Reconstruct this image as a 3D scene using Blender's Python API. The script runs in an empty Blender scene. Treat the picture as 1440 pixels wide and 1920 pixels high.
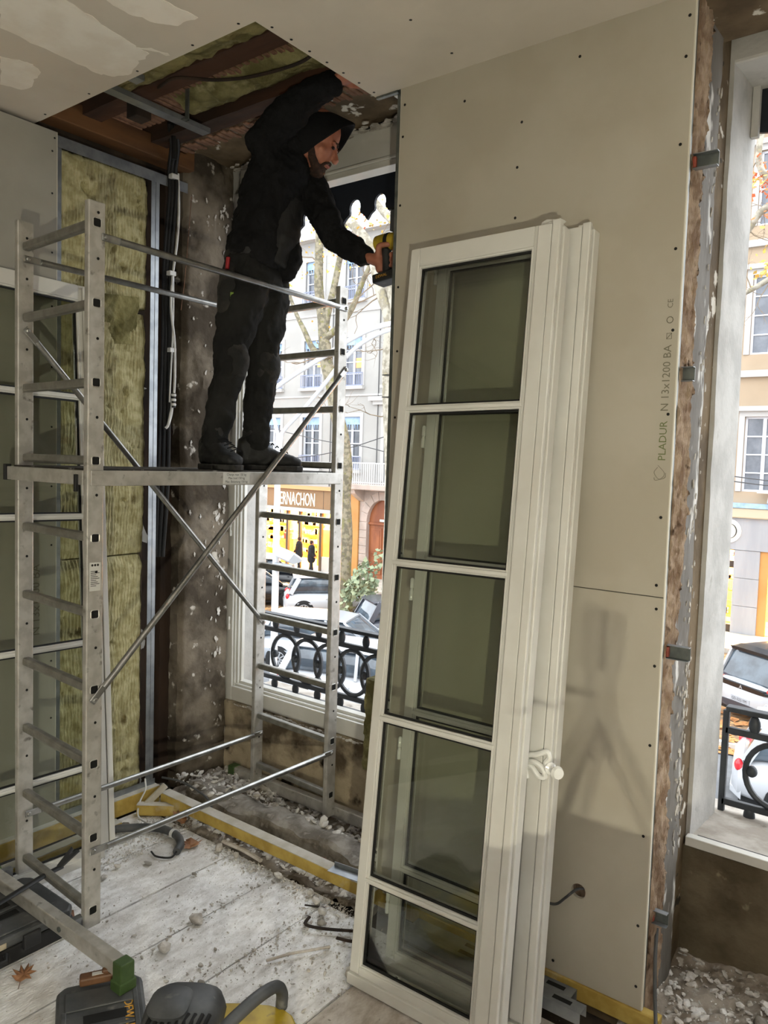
import bpy, bmesh, math, random
from mathutils import Vector, Matrix, Euler, noise

SC = bpy.context.scene
COL = SC.collection
rad = math.radians

# ---------------------------------------------------------------- camera
cam_d = bpy.data.cameras.new('camera')
cam = bpy.data.objects.new('camera', cam_d)
COL.objects.link(cam)
cam_d.sensor_fit = 'VERTICAL'
cam_d.sensor_height = 36.0
cam_d.lens = 1452.0 / 1920.0 * 36.0
cam_d.clip_start = 0.02
cam_d.clip_end = 500
def cam_matrix(pitch, roll, yaw, loc):
    f0 = Vector((-math.sin(yaw), math.cos(yaw), 0)); r0 = Vector((math.cos(yaw), math.sin(yaw), 0)); u0 = Vector((0, 0, 1))
    fw = f0 * math.cos(pitch) - u0 * math.sin(pitch)
    up = u0 * math.cos(pitch) + f0 * math.sin(pitch)
    r = r0 * math.cos(roll) + up * math.sin(roll)
    u = up * math.cos(roll) - r0 * math.sin(roll)
    m = Matrix((r, u, -fw)).transposed().to_4x4()
    m.translation = loc
    return m
cam.matrix_world = cam_matrix(rad(3.77), rad(1.765), rad(37.45), Vector((0, 0, 1.7)))
SC.camera = cam

# ---------------------------------------------------------------- sky (overcast) and exposure
W = bpy.data.worlds.new('overcast_sky'); SC.world = W
W.use_nodes = True
nt = W.node_tree
bg = nt.nodes['Background']
tc = nt.nodes.new('ShaderNodeTexCoord'); sep = nt.nodes.new('ShaderNodeSeparateXYZ'); rmp = nt.nodes.new('ShaderNodeValToRGB')
nt.links.new(tc.outputs['Generated'], sep.inputs[0]); nt.links.new(sep.outputs['Z'], rmp.inputs[0]); nt.links.new(rmp.outputs[0], bg.inputs[0])
rmp.color_ramp.elements[0].position = 0.0; rmp.color_ramp.elements[0].color = (0.80, 0.84, 0.89, 1)
rmp.color_ramp.elements[1].position = 0.7; rmp.color_ramp.elements[1].color = (0.92, 0.965, 1.0, 1)
bg.inputs[1].default_value = 1.9
SC.view_settings.view_transform = 'Standard'
SC.view_settings.look = 'None'
SC.view_settings.exposure = 1.25
SC.view_settings.gamma = 1.0
SC.view_settings.use_curve_mapping = False
SC.cycles.use_denoising = True
SC.cycles.max_bounces = 10
SC.cycles.transparent_max_bounces = 24
SC.cycles.sample_clamp_indirect = 6.0

# work lamp heads (the lamp itself is built further down, off to the right of the frame)
LAMP_HEADS = [Vector((0.747, -0.704, 0.98)), Vector((0.773, -0.696, 0.98))]
LAMP_AIM = Vector((-1.15, 2.28, 1.9))
LAMP_ENERGY = 33.0
LAMP_COLOR = (0.98, 0.93, 0.72)
def lamp_light(name, loc, aim, energy):
    l = bpy.data.lights.new(name, 'SPOT'); l.energy = energy; l.color = LAMP_COLOR
    l.shadow_soft_size = 0.007; l.spot_size = rad(125); l.spot_blend = 0.6
    o = bpy.data.objects.new(name, l); COL.objects.link(o)
    o.location = loc; o.rotation_euler = (aim - loc).to_track_quat('-Z', 'Y').to_euler()
    return o
for i, h in enumerate(LAMP_HEADS):
    lamp_light('work_light', h + (LAMP_AIM - h).normalized() * 0.03, LAMP_AIM, LAMP_ENERGY)

# added fill light with no seen source, turned up at the ceiling
fl_d = bpy.data.lights.new('fill_light', 'SPOT'); fl_d.energy = 640.0; fl_d.color = (0.95, 0.98, 1.0); fl_d.shadow_soft_size = 0.12; fl_d.spot_size = rad(118); fl_d.spot_blend = 0.8
FILL_POS = Vector((1.5, -1.3, 0.42))
fl_o = bpy.data.objects.new('fill_light', fl_d); COL.objects.link(fl_o); fl_o.location = FILL_POS + Vector((0, 0, 0.03)); fl_o.rotation_euler = (rad(180), 0, 0)

# ================================================================ helpers
def srgb(c):
    out = []
    for v in c[:3]:
        v = v / 255.0
        out.append(v / 12.92 if v <= 0.04045 else ((v + 0.055) / 1.055) ** 2.4)
    return (out[0], out[1], out[2], 1.0)

MATS = {}
def M(name, c1, c2=None, scale=6.0, lo=0.4, hi=0.6, rough=0.6, metal=0.0, bump=0.0, bscale=60.0, c3=None, s3=18.0, lo3=0.6, hi3=0.68,
      stretch=(1, 1, 1), emit=0.0, spec=0.5, detail=5.0, s_rough=0.55, bstretch=None, bdist=0.01):
    m = bpy.data.materials.new(name); m.use_nodes = True
    n = m.node_tree.nodes; L = m.node_tree.links
    b = n['Principled BSDF']
    b.inputs['Roughness'].default_value = rough; b.inputs['Metallic'].default_value = metal
    b.inputs['Specular IOR Level'].default_value = spec
    b.inputs['Base Color'].default_value = srgb(c1)
    if c2 or bump or c3:
        tcn = n.new('ShaderNodeTexCoord'); mp = n.new('ShaderNodeMapping'); mp.inputs['Scale'].default_value = stretch
        L.new(tcn.outputs['Object'], mp.inputs[0])
    col = None
    if c2:
        t = n.new('ShaderNodeTexNoise'); t.inputs['Scale'].default_value = scale; t.inputs['Detail'].default_value = detail; t.inputs['Roughness'].default_value = s_rough
        L.new(mp.outputs[0], t.inputs['Vector'])
        r = n.new('ShaderNodeValToRGB'); r.color_ramp.elements[0].position = lo; r.color_ramp.elements[1].position = hi
        r.color_ramp.elements[0].color = srgb(c1); r.color_ramp.elements[1].color = srgb(c2)
        L.new(t.outputs['Fac'], r.inputs[0]); col = r.outputs[0]
    if c3:
        t3 = n.new('ShaderNodeTexNoise'); t3.inputs['Scale'].default_value = s3; t3.inputs['Detail'].default_value = 6
        L.new(mp.outputs[0], t3.inputs['Vector'])
        r3 = n.new('ShaderNodeValToRGB'); r3.color_ramp.elements[0].position = lo3; r3.color_ramp.elements[1].position = hi3
        r3.color_ramp.elements[0].color = (0, 0, 0, 1); r3.color_ramp.elements[1].color = (1, 1, 1, 1)
        L.new(t3.outputs['Fac'], r3.inputs[0])
        mx = n.new('ShaderNodeMix'); mx.data_type = 'RGBA'
        L.new(r3.outputs[0], mx.inputs[0])
        if col: L.new(col, mx.inputs[6])
        else: mx.inputs[6].default_value = srgb(c1)
        mx.inputs[7].default_value = srgb(c3); col = mx.outputs[2]
    if col: L.new(col, b.inputs['Base Color'])
    if bump:
        tb = n.new('ShaderNodeTexNoise'); tb.inputs['Scale'].default_value = bscale; tb.inputs['Detail'].default_value = 4
        if bstretch:
            mb = n.new('ShaderNodeMapping'); mb.inputs['Scale'].default_value = bstretch
            L.new(tcn.outputs['Object'], mb.inputs[0]); L.new(mb.outputs[0], tb.inputs['Vector'])
        else: L.new(mp.outputs[0], tb.inputs['Vector'])
        bp = n.new('ShaderNodeBump'); bp.inputs['Strength'].default_value = bump; bp.inputs['Distance'].default_value = bdist
        L.new(tb.outputs['Fac'], bp.inputs['Height']); L.new(bp.outputs[0], b.inputs['Normal'])
    if emit:
        b.inputs['Emission Color'].default_value = srgb(c1); b.inputs['Emission Strength'].default_value = emit
    MATS[name] = m
    return m

def glass_mat(name, tint, gloss_rough=0.02, ior=1.45):
    m = bpy.data.materials.new(name); m.use_nodes = True
    n = m.node_tree.nodes; L = m.node_tree.links
    n.remove(n['Principled BSDF'])
    tr = n.new('ShaderNodeBsdfTransparent'); tr.inputs[0].default_value = srgb(tint)
    gl = n.new('ShaderNodeBsdfGlossy'); gl.inputs['Roughness'].default_value = gloss_rough
    fr = n.new('ShaderNodeFresnel'); fr.inputs[0].default_value = ior
    mx = n.new('ShaderNodeMixShader')
    L.new(fr.outputs[0], mx.inputs[0]); L.new(tr.outputs[0], mx.inputs[1]); L.new(gl.outputs[0], mx.inputs[2])
    L.new(mx.outputs[0], n['Material Output'].inputs[0])
    MATS[name] = m
    return m

LOCAL = set()
ROOTLOC = {}
def tag(o, label=None, cat=None, group=None, kind=None):
    if label: o['label'] = label
    if cat: o['category'] = cat
    if group: o['group'] = group
    if kind: o['kind'] = kind
    return o

def thing(name, label, cat, loc=(0, 0, 0), group=None, mat=None, kind=None):
    """Empty root; with mat given its parts are modelled in local coordinates."""
    o = bpy.data.objects.new(name, None); COL.objects.link(o)
    o.empty_display_size = 0.1
    if mat is not None:
        o.matrix_world = mat; LOCAL.add(o.name)
    else:
        o.location = loc; ROOTLOC[o.name] = Vector(loc)
    return tag(o, label, cat, group, kind)

class MB:
    def __init__(s):
        s.v = []; s.f = []
    def add(s, vs, fs):
        k = len(s.v); s.v += [tuple(v) for v in vs]; s.f += [tuple(i + k for i in f) for f in fs]; return s
    def box(s, lo, hi, M4=None):
        x0, y0, z0 = lo; x1, y1, z1 = hi
        vs = [Vector(p) for p in ((x0, y0, z0), (x1, y0, z0), (x1, y1, z0), (x0, y1, z0), (x0, y0, z1), (x1, y0, z1), (x1, y1, z1), (x0, y1, z1))]
        if M4: vs = [M4 @ v for v in vs]
        return s.add(vs, [(0, 3, 2, 1), (4, 5, 6, 7), (0, 1, 5, 4), (1, 2, 6, 5), (2, 3, 7, 6), (3, 0, 4, 7)])
    def cbox(s, c, sz, M4=None):
        return s.box([c[i] - sz[i] / 2 for i in range(3)], [c[i] + sz[i] / 2 for i in range(3)], M4)
    def bar(s, p, q, w, h, up=(0, 0, 1)):
        p = Vector(p); q = Vector(q); d = (q - p); L = d.length; d.normalize()
        up = Vector(up); sd = d.cross(up)
        if sd.length < 1e-4: sd = d.cross(Vector((1, 0, 0)))
        sd.normalize(); u = sd.cross(d)
        m = Matrix((sd, d, u)).transposed().to_4x4(); m.translation = p
        return s.box((-w / 2, 0, -h / 2), (w / 2, L, h / 2), m)
    def tube(s, pts, r, n=8, closed=False, caps=True, flat=1.0):
        pts = [Vector(p) for p in pts]; N = len(pts)
        rs = r if isinstance(r, (list, tuple)) else [r] * N
        rings = []; prev = None
        for i, p in enumerate(pts):
            a = pts[i - 1] if (i > 0 or closed) else p
            b = pts[(i + 1) % N] if (i < N - 1 or closed) else p
            d = (b - a)
            if d.length < 1e-9: d = Vector((0, 0, 1))
            d.normalize()
            if prev is None:
                u = d.cross(Vector((0, 0, 1)))
                if u.length < 1e-3: u = d.cross(Vector((1, 0, 0)))
            else:
                u = prev - d * prev.dot(d)
                if u.length < 1e-6: u = d.cross(Vector((0, 0, 1)))
            u.normalize(); prev = u; w = d.cross(u)
            rings.append([p + (u * math.cos(t) + w * math.sin(t) * flat) * rs[i] for t in [2 * math.pi * k / n for k in range(n)]])
        vs = [v for rg in rings for v in rg]; fs = []
        for i in range(N if closed else N - 1):
            for k in range(n):
                a = i * n + k; b = i * n + (k + 1) % n; j = (i + 1) % N
                fs.append((a, b, j * n + (k + 1) % n, j * n + k))
        if caps and not closed:
            fs.append(tuple(range(n - 1, -1, -1))); fs.append(tuple((N - 1) * n + k for k in range(n)))
        return s.add(vs, fs)
    def prism(s, poly, o, ax, ay, depth):
        """polygon in the plane (o, ax, ay) extruded along ax x ay by depth"""
        o = Vector(o); ax = Vector(ax); ay = Vector(ay); nz = ax.cross(ay).normalized() * depth
        n = len(poly)
        a = [o + ax * p[0] + ay * p[1] for p in poly]; b = [v + nz for v in a]
        fs = [tuple(range(n - 1, -1, -1)), tuple(range(n, 2 * n))] + [(i, (i + 1) % n, n + (i + 1) % n, n + i) for i in range(n)]
        return s.add(a + b, fs)
    def lathe(s, prof, o=(0, 0, 0), ax=(0, 0, 1), n=16):
        o = Vector(o); ax = Vector(ax).normalized(); u = ax.cross(Vector((1, 0, 0)))
        if u.length < 1e-3: u = ax.cross(Vector((0, 1, 0)))
        u.normalize(); w = ax.cross(u); vs = []; fs = []
        for r, h in prof:
            vs += [o + ax * h + (u * math.cos(2 * math.pi * k / n) + w * math.sin(2 * math.pi * k / n)) * max(r, 1e-5) for k in range(n)]
        for i in range(len(prof) - 1):
            for k in range(n):
                fs.append((i * n + k, i * n + (k + 1) % n, (i + 1) * n + (k + 1) % n, (i + 1) * n + k))
        fs.append(tuple(range(n - 1, -1, -1))); fs.append(tuple((len(prof) - 1) * n + k for k in range(n)))
        return s.add(vs, fs)
    def loft(s, rings, caps=True):
        n = len(rings[0]); vs = [v for r in rings for v in r]; fs = []
        for i in range(len(rings) - 1):
            for k in range(n):
                fs.append((i * n + k, i * n + (k + 1) % n, (i + 1) * n + (k + 1) % n, (i + 1) * n + k))
        if caps:
            fs.append(tuple(range(n - 1, -1, -1))); fs.append(tuple((len(rings) - 1) * n + k for k in range(n)))
        return s.add(vs, fs)
    def ell(s, c, r, n=10, m=8, M4=None):
        rings = []
        c = Vector(c)
        for i in range(m + 1):
            t = math.pi * i / m; rr = max(math.sin(t), 0.02)
            ring = []
            for k in range(n):
                p = Vector((r[0] * rr * math.cos(2 * math.pi * k / n), r[1] * rr * math.sin(2 * math.pi * k / n), -r[2] * math.cos(t)))
                if M4: p = M4 @ p
                ring.append(c + p)
            rings.append(ring)
        return s.loft(rings)
    def grid(s, o, ax, ay, nx, ny, fn=None, thick=None):
        """subdivided sheet o + ax*u + ay*v pushed along the normal by fn(point,u,v)"""
        o = Vector(o); ax = Vector(ax); ay = Vector(ay); nn = ax.cross(ay).normalized(); vs = []; fs = []
        for j in range(ny + 1):
            for i in range(nx + 1):
                p = o + ax * (i / nx) + ay * (j / ny)
                if fn: p = p + nn * fn(p, i / nx, j / ny)
                vs.append(p)
        for j in range(ny):
            for i in range(nx):
                a = j * (nx + 1) + i; fs.append((a, a + 1, a + nx + 2, a + nx + 1))
        k = len(s.v)
        s.add(vs, fs)
        if thick:
            edge = [i for i in range(nx + 1)] + [j * (nx + 1) + nx for j in range(1, ny + 1)] + [ny * (nx + 1) + i for i in range(nx - 1, -1, -1)] + [j * (nx + 1) for j in range(ny - 1, 0, -1)]
            kb = len(s.v); E = len(edge)
            s.v += [tuple(Vector(s.v[k + e]) - nn * thick) for e in edge]
            s.f += [(k + edge[(i + 1) % E], k + edge[i], kb + i, kb + (i + 1) % E) for i in range(E)]
            s.f.append(tuple(kb + E - 1 - i for i in range(E)))
        return s
    def chunk(s, c, r, rnd, sq=(1, 1, 1), flat=None):
        """an angular stone: jittered low icosphere"""
        c = Vector(c)
        rot = Euler((rnd.uniform(0, 6), rnd.uniform(0, 6), rnd.uniform(0, 6))).to_matrix()
        vs = []
        if flat:
            pre = Matrix.Diagonal(Vector((rnd.uniform(0.9, 1.5), rnd.uniform(0.55, 1.0), rnd.uniform(0.3, 0.7))))
            rot = Euler((rnd.gauss(0, 0.45), rnd.gauss(0, 0.45), rnd.uniform(0, 6))).to_matrix() @ pre
        for v in ICO_V:
            p = rot @ (Vector(v) * r * rnd.uniform(0.6, 1.2))
            vs.append(c + Vector((p.x * sq[0], p.y * sq[1], p.z * sq[2])))
        return s.add(vs, ICO_F)
    def mesh(s, name):
        me = bpy.data.meshes.new(name); me.from_pydata(s.v, [], s.f); me.update(); return me
    def build(s, name, mat, parent=None, smooth=False, bevel=0.0, seg=2, label=None, cat=None, group=None, kind=None, angle=40):
        me = s.mesh(name); o = bpy.data.objects.new(name, me); COL.objects.link(o)
        if mat: me.materials.append(MATS[mat] if isinstance(mat, str) else mat)
        if smooth:
            me.polygons.foreach_set('use_smooth', [True] * len(me.polygons))
            if angle < 180:
                try: me.set_sharp_from_angle(angle=rad(angle))
                except Exception: pass
        if bevel:
            b = o.modifiers.new('bevel', 'BEVEL'); b.width = bevel; b.segments = seg; b.limit_method = 'ANGLE'; b.angle_limit = rad(40)
        attach(o, parent)
        return tag(o, label, cat, group, kind)

def attach(o, parent):
    if parent is None: return o
    o.parent = parent
    r = parent
    while r.parent: r = r.parent
    if r.name not in LOCAL and parent.parent is None:
        loc = ROOTLOC.get(r.name, Vector((0, 0, 0)))
        o.matrix_parent_inverse = Matrix.Translation(-loc)
    return o

def copy_part(o, offset, parent):
    c = o.copy(); COL.objects.link(c); c.parent = parent
    if parent: c.matrix_parent_inverse = o.matrix_parent_inverse.copy()
    c.location = o.location + Vector(offset)
    return c

t5 = (1 + 5 ** 0.5) / 2
ICO_V = [tuple(Vector(v).normalized()) for v in [(-1, t5, 0), (1, t5, 0), (-1, -t5, 0), (1, -t5, 0), (0, -1, t5), (0, 1, t5), (0, -1, -t5), (0, 1, -t5), (t5, 0, -1), (t5, 0, 1), (-t5, 0, -1), (-t5, 0, 1)]]
ICO_F = [(0, 11, 5), (0, 5, 1), (0, 1, 7), (0, 7, 10), (0, 10, 11), (1, 5, 9), (5, 11, 4), (11, 10, 2), (10, 7, 6), (7, 1, 8), (3, 9, 4), (3, 4, 2), (3, 2, 6), (3, 6, 8), (3, 8, 9), (4, 9, 5), (2, 4, 11), (6, 2, 10), (8, 6, 7), (9, 8, 1)]

def fbm(p, s, o=3):
    return noise.fractal(Vector(p) * s, 0.9, 2.0, o)

def bez(pts, n=10):
    """Catmull-Rom through points"""
    P = [Vector(p) for p in pts]; P = [P[0] * 2 - P[1]] + P + [P[-1] * 2 - P[-2]]
    out = []
    for i in range(1, len(P) - 2):
        for k in range(n):
            t = k / n
            a, b, c, d = P[i - 1], P[i], P[i + 1], P[i + 2]
            out.append(0.5 * ((2 * b) + (c - a) * t + (2 * a - 5 * b + 4 * c - d) * t * t + (3 * b - a - 3 * c + d) * t ** 3))
    out.append(P[-2]); return out

def holes_wall(mb, x0, x1, z0, z1, holes, y, depth, facing=-1):
    """vertical wall in X/Z at y with real openings; reveals run to y+depth"""
    xs = sorted(set([x0, x1] + [v for h in holes for v in h[:2]])); zs = sorted(set([z0, z1] + [v for h in holes for v in h[2:]]))
    for i in range(len(xs) - 1):
        for j in range(len(zs) - 1):
            cx = (xs[i] + xs[i + 1]) / 2; cz = (zs[j] + zs[j + 1]) / 2
            if any(h[0] < cx < h[1] and h[2] < cz < h[3] for h in holes): continue
            mb.box((xs[i], y, zs[j]), (xs[i + 1], y + depth, zs[j + 1]))

def text_obj(name, body, size, loc, ax, ay, mat, parent=None, ext=0.0, align='LEFT', label=None, xs=1.0):
    c = bpy.data.curves.new(name, 'FONT'); c.body = body; c.size = size; c.extrude = ext; c.align_x = align; c.resolution_u = 2
    tmp = bpy.data.objects.new('lettering_source', c)
    me = bpy.data.meshes.new_from_object(tmp); me.name = name; bpy.data.objects.remove(tmp); bpy.data.curves.remove(c)
    o = bpy.data.objects.new(name, me); COL.objects.link(o); me.materials.clear()
    ax = Vector(ax).normalized(); ay = Vector(ay).normalized(); m = Matrix((ax * xs, ay, ax.cross(ay))).transposed().to_4x4(); m.translation = Vector(loc)
    if parent is not None: attach(o, parent); 
    if parent is not None: o.matrix_basis = m
    else: o.matrix_world = m
    me.materials.append(MATS[mat])
    if label: o['label'] = label
    return o
# ================================================================ materials
M('drywall', (176, 170, 156), (170, 163, 148), scale=3, rough=0.85, bump=0.12, bscale=260, spec=0.2, bdist=0.002)
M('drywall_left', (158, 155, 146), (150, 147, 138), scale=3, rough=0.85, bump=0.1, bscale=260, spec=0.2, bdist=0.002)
M('ceiling_board', (208, 201, 190), (200, 193, 182), scale=2.5, rough=0.9, bump=0.1, bscale=260, spec=0.2, bdist=0.002)
M('board_edge', (205, 200, 185), rough=0.9)
M('joint_compound', (240, 236, 228), (232, 226, 216), scale=9, rough=0.8, bump=0.15, bscale=40, bdist=0.003)
M('screw', (18, 17, 16), rough=0.5, metal=0.3)
M('print_green', (104, 112, 72), rough=0.9)
M('print_grey', (112, 108, 92), rough=0.9)
M('galvanised', (160, 164, 168), (138, 143, 148), scale=14, rough=0.38, metal=0.75)
M('galvanised_dark', (92, 98, 96), (120, 124, 120), scale=14, rough=0.4, metal=0.6)
M('aluminium', (192, 190, 185), (172, 169, 163), scale=18, rough=0.36, metal=0.45, c3=(120, 116, 108), s3=30, lo3=0.62, hi3=0.74)
M('aluminium_rung', (150, 148, 142), (132, 130, 124), scale=22, rough=0.42, metal=0.65)
M('steel_brace', (172, 172, 170), (146, 146, 143), scale=16, rough=0.3, metal=0.85)
M('black_hole', (6, 6, 6), rough=0.9)  # flat black stands in for the shade inside holes, slots and gaps
M('platform_ply', (34, 30, 26), (60, 54, 47), scale=10, rough=0.8, c3=(150, 145, 138), s3=26, lo3=0.6, hi3=0.7)
M('green_plastic', (58, 80, 40), (68, 90, 50), scale=20, rough=0.5)
M('pvc_white', (212, 211, 205), (204, 202, 195), scale=4, rough=0.32, spec=0.5)
M('gasket', (9, 9, 9), rough=0.55)
M('cover_line', (70, 66, 58), rough=0.7)
glass_mat('pane_glass', (245, 247, 243), ior=1.45)
M('wool', (158, 150, 110), (188, 181, 142), scale=22, rough=0.95, c3=(98, 86, 52), s3=11, lo3=0.6, hi3=0.75, bump=0.8, bscale=4, bstretch=(20, 34, 5), bdist=0.012, spec=0.1)
M('wool_loft', (138, 132, 92), (100, 95, 62), scale=9, rough=0.95, c3=(160, 154, 118), s3=16, lo3=0.58, hi3=0.74, bump=0.8, bscale=50, spec=0.1)
M('plaster_brown', (112, 96, 74), (84, 71, 54), scale=5, rough=0.9, c3=(204, 198, 186), s3=9, lo3=0.63, hi3=0.66, bump=0.5, bscale=22, spec=0.2)
M('plaster_patch', (122, 112, 98), (68, 60, 50), scale=3.6, lo=0.40, hi=0.58, rough=0.9, c3=(196, 190, 180), s3=13, lo3=0.64, hi3=0.69, bump=0.7, bscale=26, spec=0.2)
M('plaster_apron', (172, 158, 134), (92, 80, 65), scale=4, lo=0.46, hi=0.60, rough=0.95, c3=(40, 33, 26), s3=7, lo3=0.6, hi3=0.68, bump=0.8, bscale=28, spec=0.15)
M('apron_dark', (112, 101, 82), (84, 74, 58), scale=4, rough=0.95, c3=(150, 138, 112), s3=10, lo3=0.66, hi3=0.74, bump=0.6, bscale=26, spec=0.15)
M('plaster_grey', (128, 124, 118), (100, 95, 88), scale=5, rough=0.85, c3=(205, 203, 198), s3=16, lo3=0.56, hi3=0.64, bump=0.4, bscale=30, stretch=(1, 1, 0.35))
M('fibre_plaster', (186, 164, 142), (142, 118, 98), scale=14, rough=0.95, c3=(74, 56, 42), s3=20, lo3=0.62, hi3=0.72, bump=0.9, bscale=16, bstretch=(30, 30, 3), spec=0.1)
M('groove_dark', (74, 66, 50), (48, 42, 32), scale=9, rough=0.95, c3=(130, 120, 92), s3=20, lo3=0.62, hi3=0.7)
M('old_wood', (52, 36, 24), (30, 21, 15), scale=7, rough=0.9, c3=(110, 78, 56), s3=12, lo3=0.68, hi3=0.76, stretch=(1, 1, 0.25), bump=0.5, bscale=18)
M('joist_wood', (70, 42, 25), (46, 28, 17), scale=8, stretch=(0.2, 1, 1), rough=0.85, bump=0.3, bscale=20)
M('plate_wood', (108, 72, 38), (80, 52, 28), scale=8, stretch=(1, 0.2, 1), rough=0.8, bump=0.3, bscale=20)
M('lath_wood', (142, 106, 84), (104, 74, 58), scale=20, rough=0.9)
M('loft_dark', (44, 34, 24), (66, 52, 38), scale=6, rough=0.95, bump=0.3)
M('treated_wood', (188, 162, 84), (164, 136, 62), scale=10, rough=0.75, c3=(192, 186, 172), s3=9, lo3=0.6, hi3=0.78, bump=0.25, bscale=40)
M('dusty_top', (196, 192, 184), (178, 172, 158), scale=12, rough=0.9, c3=(190, 158, 80), s3=12, lo3=0.66, hi3=0.75)
M('plank_dusty', (196, 193, 190), (248, 248, 249), scale=26, lo=0.30, hi=0.58, detail=9, s_rough=0.7, rough=0.7, c3=(172, 165, 156), s3=4, lo3=0.52, hi3=0.8, bump=0.7, bscale=130, stretch=(1, 0.45, 1), spec=0.35)
M('plank_brown', (168, 157, 145), (206, 200, 192), scale=24, lo=0.34, hi=0.62, detail=9, s_rough=0.7, rough=0.92, c3=(104, 88, 74), s3=9, lo3=0.58, hi3=0.78, bump=0.35, bscale=90, stretch=(1, 0.45, 1), spec=0.15)
M('subfloor', (46, 38, 30), (74, 64, 52), scale=9, rough=0.95)
M('rubble', (212, 209, 205), (168, 162, 154), scale=16, rough=0.95, c3=(206, 204, 200), s3=26, lo3=0.55, hi3=0.66, bump=0.5, bscale=60, spec=0.1)
M('rubble_base', (150, 141, 130), (110, 100, 88), scale=10, rough=0.97, c3=(176, 170, 162), s3=30, lo3=0.56, hi3=0.66, bump=0.7, bscale=50, spec=0.1)
M('chip_white', (206, 202, 196), (160, 153, 144), scale=20, rough=0.9, spec=0.15)
M('concrete', (156, 151, 144), (104, 97, 88), scale=9, rough=0.95, c3=(170, 164, 156), s3=18, lo3=0.58, hi3=0.7, bump=0.7, bscale=40)
M('black_rubber', (24, 24, 25), (40, 40, 41), scale=12, rough=0.65)
M('tool_black', (30, 31, 33), (48, 48, 49), scale=7, rough=0.5, c3=(96, 94, 92), s3=22, lo3=0.64, hi3=0.8)
M('tool_dark', (13, 13, 14), (22, 22, 23), scale=9, rough=0.55)
M('tool_grey', (58, 60, 62), (80, 81, 82), scale=9, rough=0.55, c3=(120, 118, 114), s3=24, lo3=0.64, hi3=0.8)
M('tool_yellow', (190, 164, 44), (164, 138, 36), scale=12, rough=0.45, c3=(120, 104, 60), s3=26, lo3=0.66, hi3=0.8)
M('logo_yellow', (214, 160, 56), rough=0.6)
M('paper_label', (176, 164, 142), (150, 138, 116), scale=30, rough=0.8)
M('sticker', (196, 196, 192), rough=0.5)
M('ink', (34, 33, 32), rough=0.7)
M('dry_leaf', (158, 116, 82), (122, 82, 54), scale=18, rough=0.7)
M('brown_plastic', (112, 78, 50), (90, 60, 38), scale=14, rough=0.55)
M('bracket_red', (150, 70, 52), (124, 56, 42), scale=30, rough=0.6)
M('bracket_orange', (226, 118, 66), rough=0.6)
M('acrylic_white', (232, 232, 228), rough=0.12, spec=0.7)
M('cable_white', (206, 206, 204), rough=0.5)
M('stone_grey', (186, 184, 180), (164, 162, 158), scale=6, rough=0.85, c3=(120, 114, 104), s3=8, lo3=0.66, hi3=0.78, bump=0.2, bscale=60)
M('sill_stone', (182, 176, 168), (156, 148, 138), scale=10, rough=0.9, c3=(106, 98, 88), s3=14, lo3=0.64, hi3=0.74, bump=0.3)
M('iron_paint', (44, 48, 54), (56, 60, 66), scale=14, rough=0.5, metal=0.1)
M('awning_navy', (20, 24, 34), (26, 30, 42), scale=8, rough=0.6)
# person
M('skin', (176, 116, 92), (160, 100, 78), scale=14, rough=0.55)
M('hoodie', (15, 15, 17), (22, 22, 24), scale=9, rough=0.9, bump=0.4, bscale=30, spec=0.2)
M('vest_fabric', (15, 15, 17), (20, 20, 22), scale=9, rough=0.75, bump=0.3, bscale=30)
M('trousers', (36, 36, 35), (26, 26, 26), scale=6, rough=0.9, bump=0.4, bscale=26, spec=0.2)
M('trousers_dark', (18, 18, 18), (27, 27, 26), scale=8, rough=0.85, c3=(64, 60, 55), s3=14, lo3=0.48, hi3=0.78, bump=0.3)
M('boot_black', (12, 12, 13), (20, 19, 19), scale=12, rough=0.65, c3=(70, 67, 64), s3=24, lo3=0.64, hi3=0.8)
M('boot_sole', (20, 19, 19), (54, 52, 50), scale=20, rough=0.85)
M('beard', (44, 28, 20), (62, 40, 28), scale=60, rough=0.9, bump=0.6, bscale=160)
M('eye_dark', (24, 18, 16), rough=0.3)
M('lip', (150, 84, 74), rough=0.5)
M('thread_white', (214, 212, 206), rough=0.8)
M('tag_green', (120, 150, 60), rough=0.8)
M('handle_red', (150, 26, 34), rough=0.5)
# outdoors
M('asphalt', (116, 118, 121), (102, 104, 107), scale=3, rough=0.9, bump=0.2, bscale=60)
M('pavement', (176, 170, 160), (160, 154, 144), scale=3, rough=0.9)
M('soil_leaves', (150, 122, 92), (118, 96, 74), scale=2.5, rough=0.95, c3=(196, 150, 96), s3=4, lo3=0.5, hi3=0.62)
M('kerb', (190, 188, 182), rough=0.9)
M('facade_white', (158, 156, 152), (151, 149, 145), scale=0.6, rough=0.9)
M('facade_beige', (160, 142, 120), (153, 135, 113), scale=0.6, rough=0.9)
M('facade_trim', (170, 168, 165), rough=0.85)
M('stone_block', (176, 160, 150), (158, 144, 134), scale=1.4, rough=0.9)
M('shop_stone', (150, 150, 153), (140, 141, 145), scale=0.9, rough=0.6, stretch=(3, 1, 0.4))
M('fascia_tan', (132, 102, 70), (124, 96, 64), scale=0.8, rough=0.6)
M('fascia_peach', (188, 144, 100), rough=0.7)
M('pilaster_orange', (180, 130, 72), (170, 120, 62), scale=1, rough=0.6)
M('wood_door', (144, 84, 48), (122, 66, 36), scale=3, stretch=(1, 1, 0.3), rough=0.55)
M('shop_wall', (248, 206, 120), (236, 184, 92), scale=0.8, rough=0.7)
M('shop_shelf', (214, 150, 80), (190, 120, 60), scale=2.5, rough=0.6)
M('shop_goods', (236, 190, 110), (178, 104, 60), scale=5, rough=0.6, c3=(250, 236, 200), s3=8, lo3=0.55, hi3=0.6)
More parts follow.
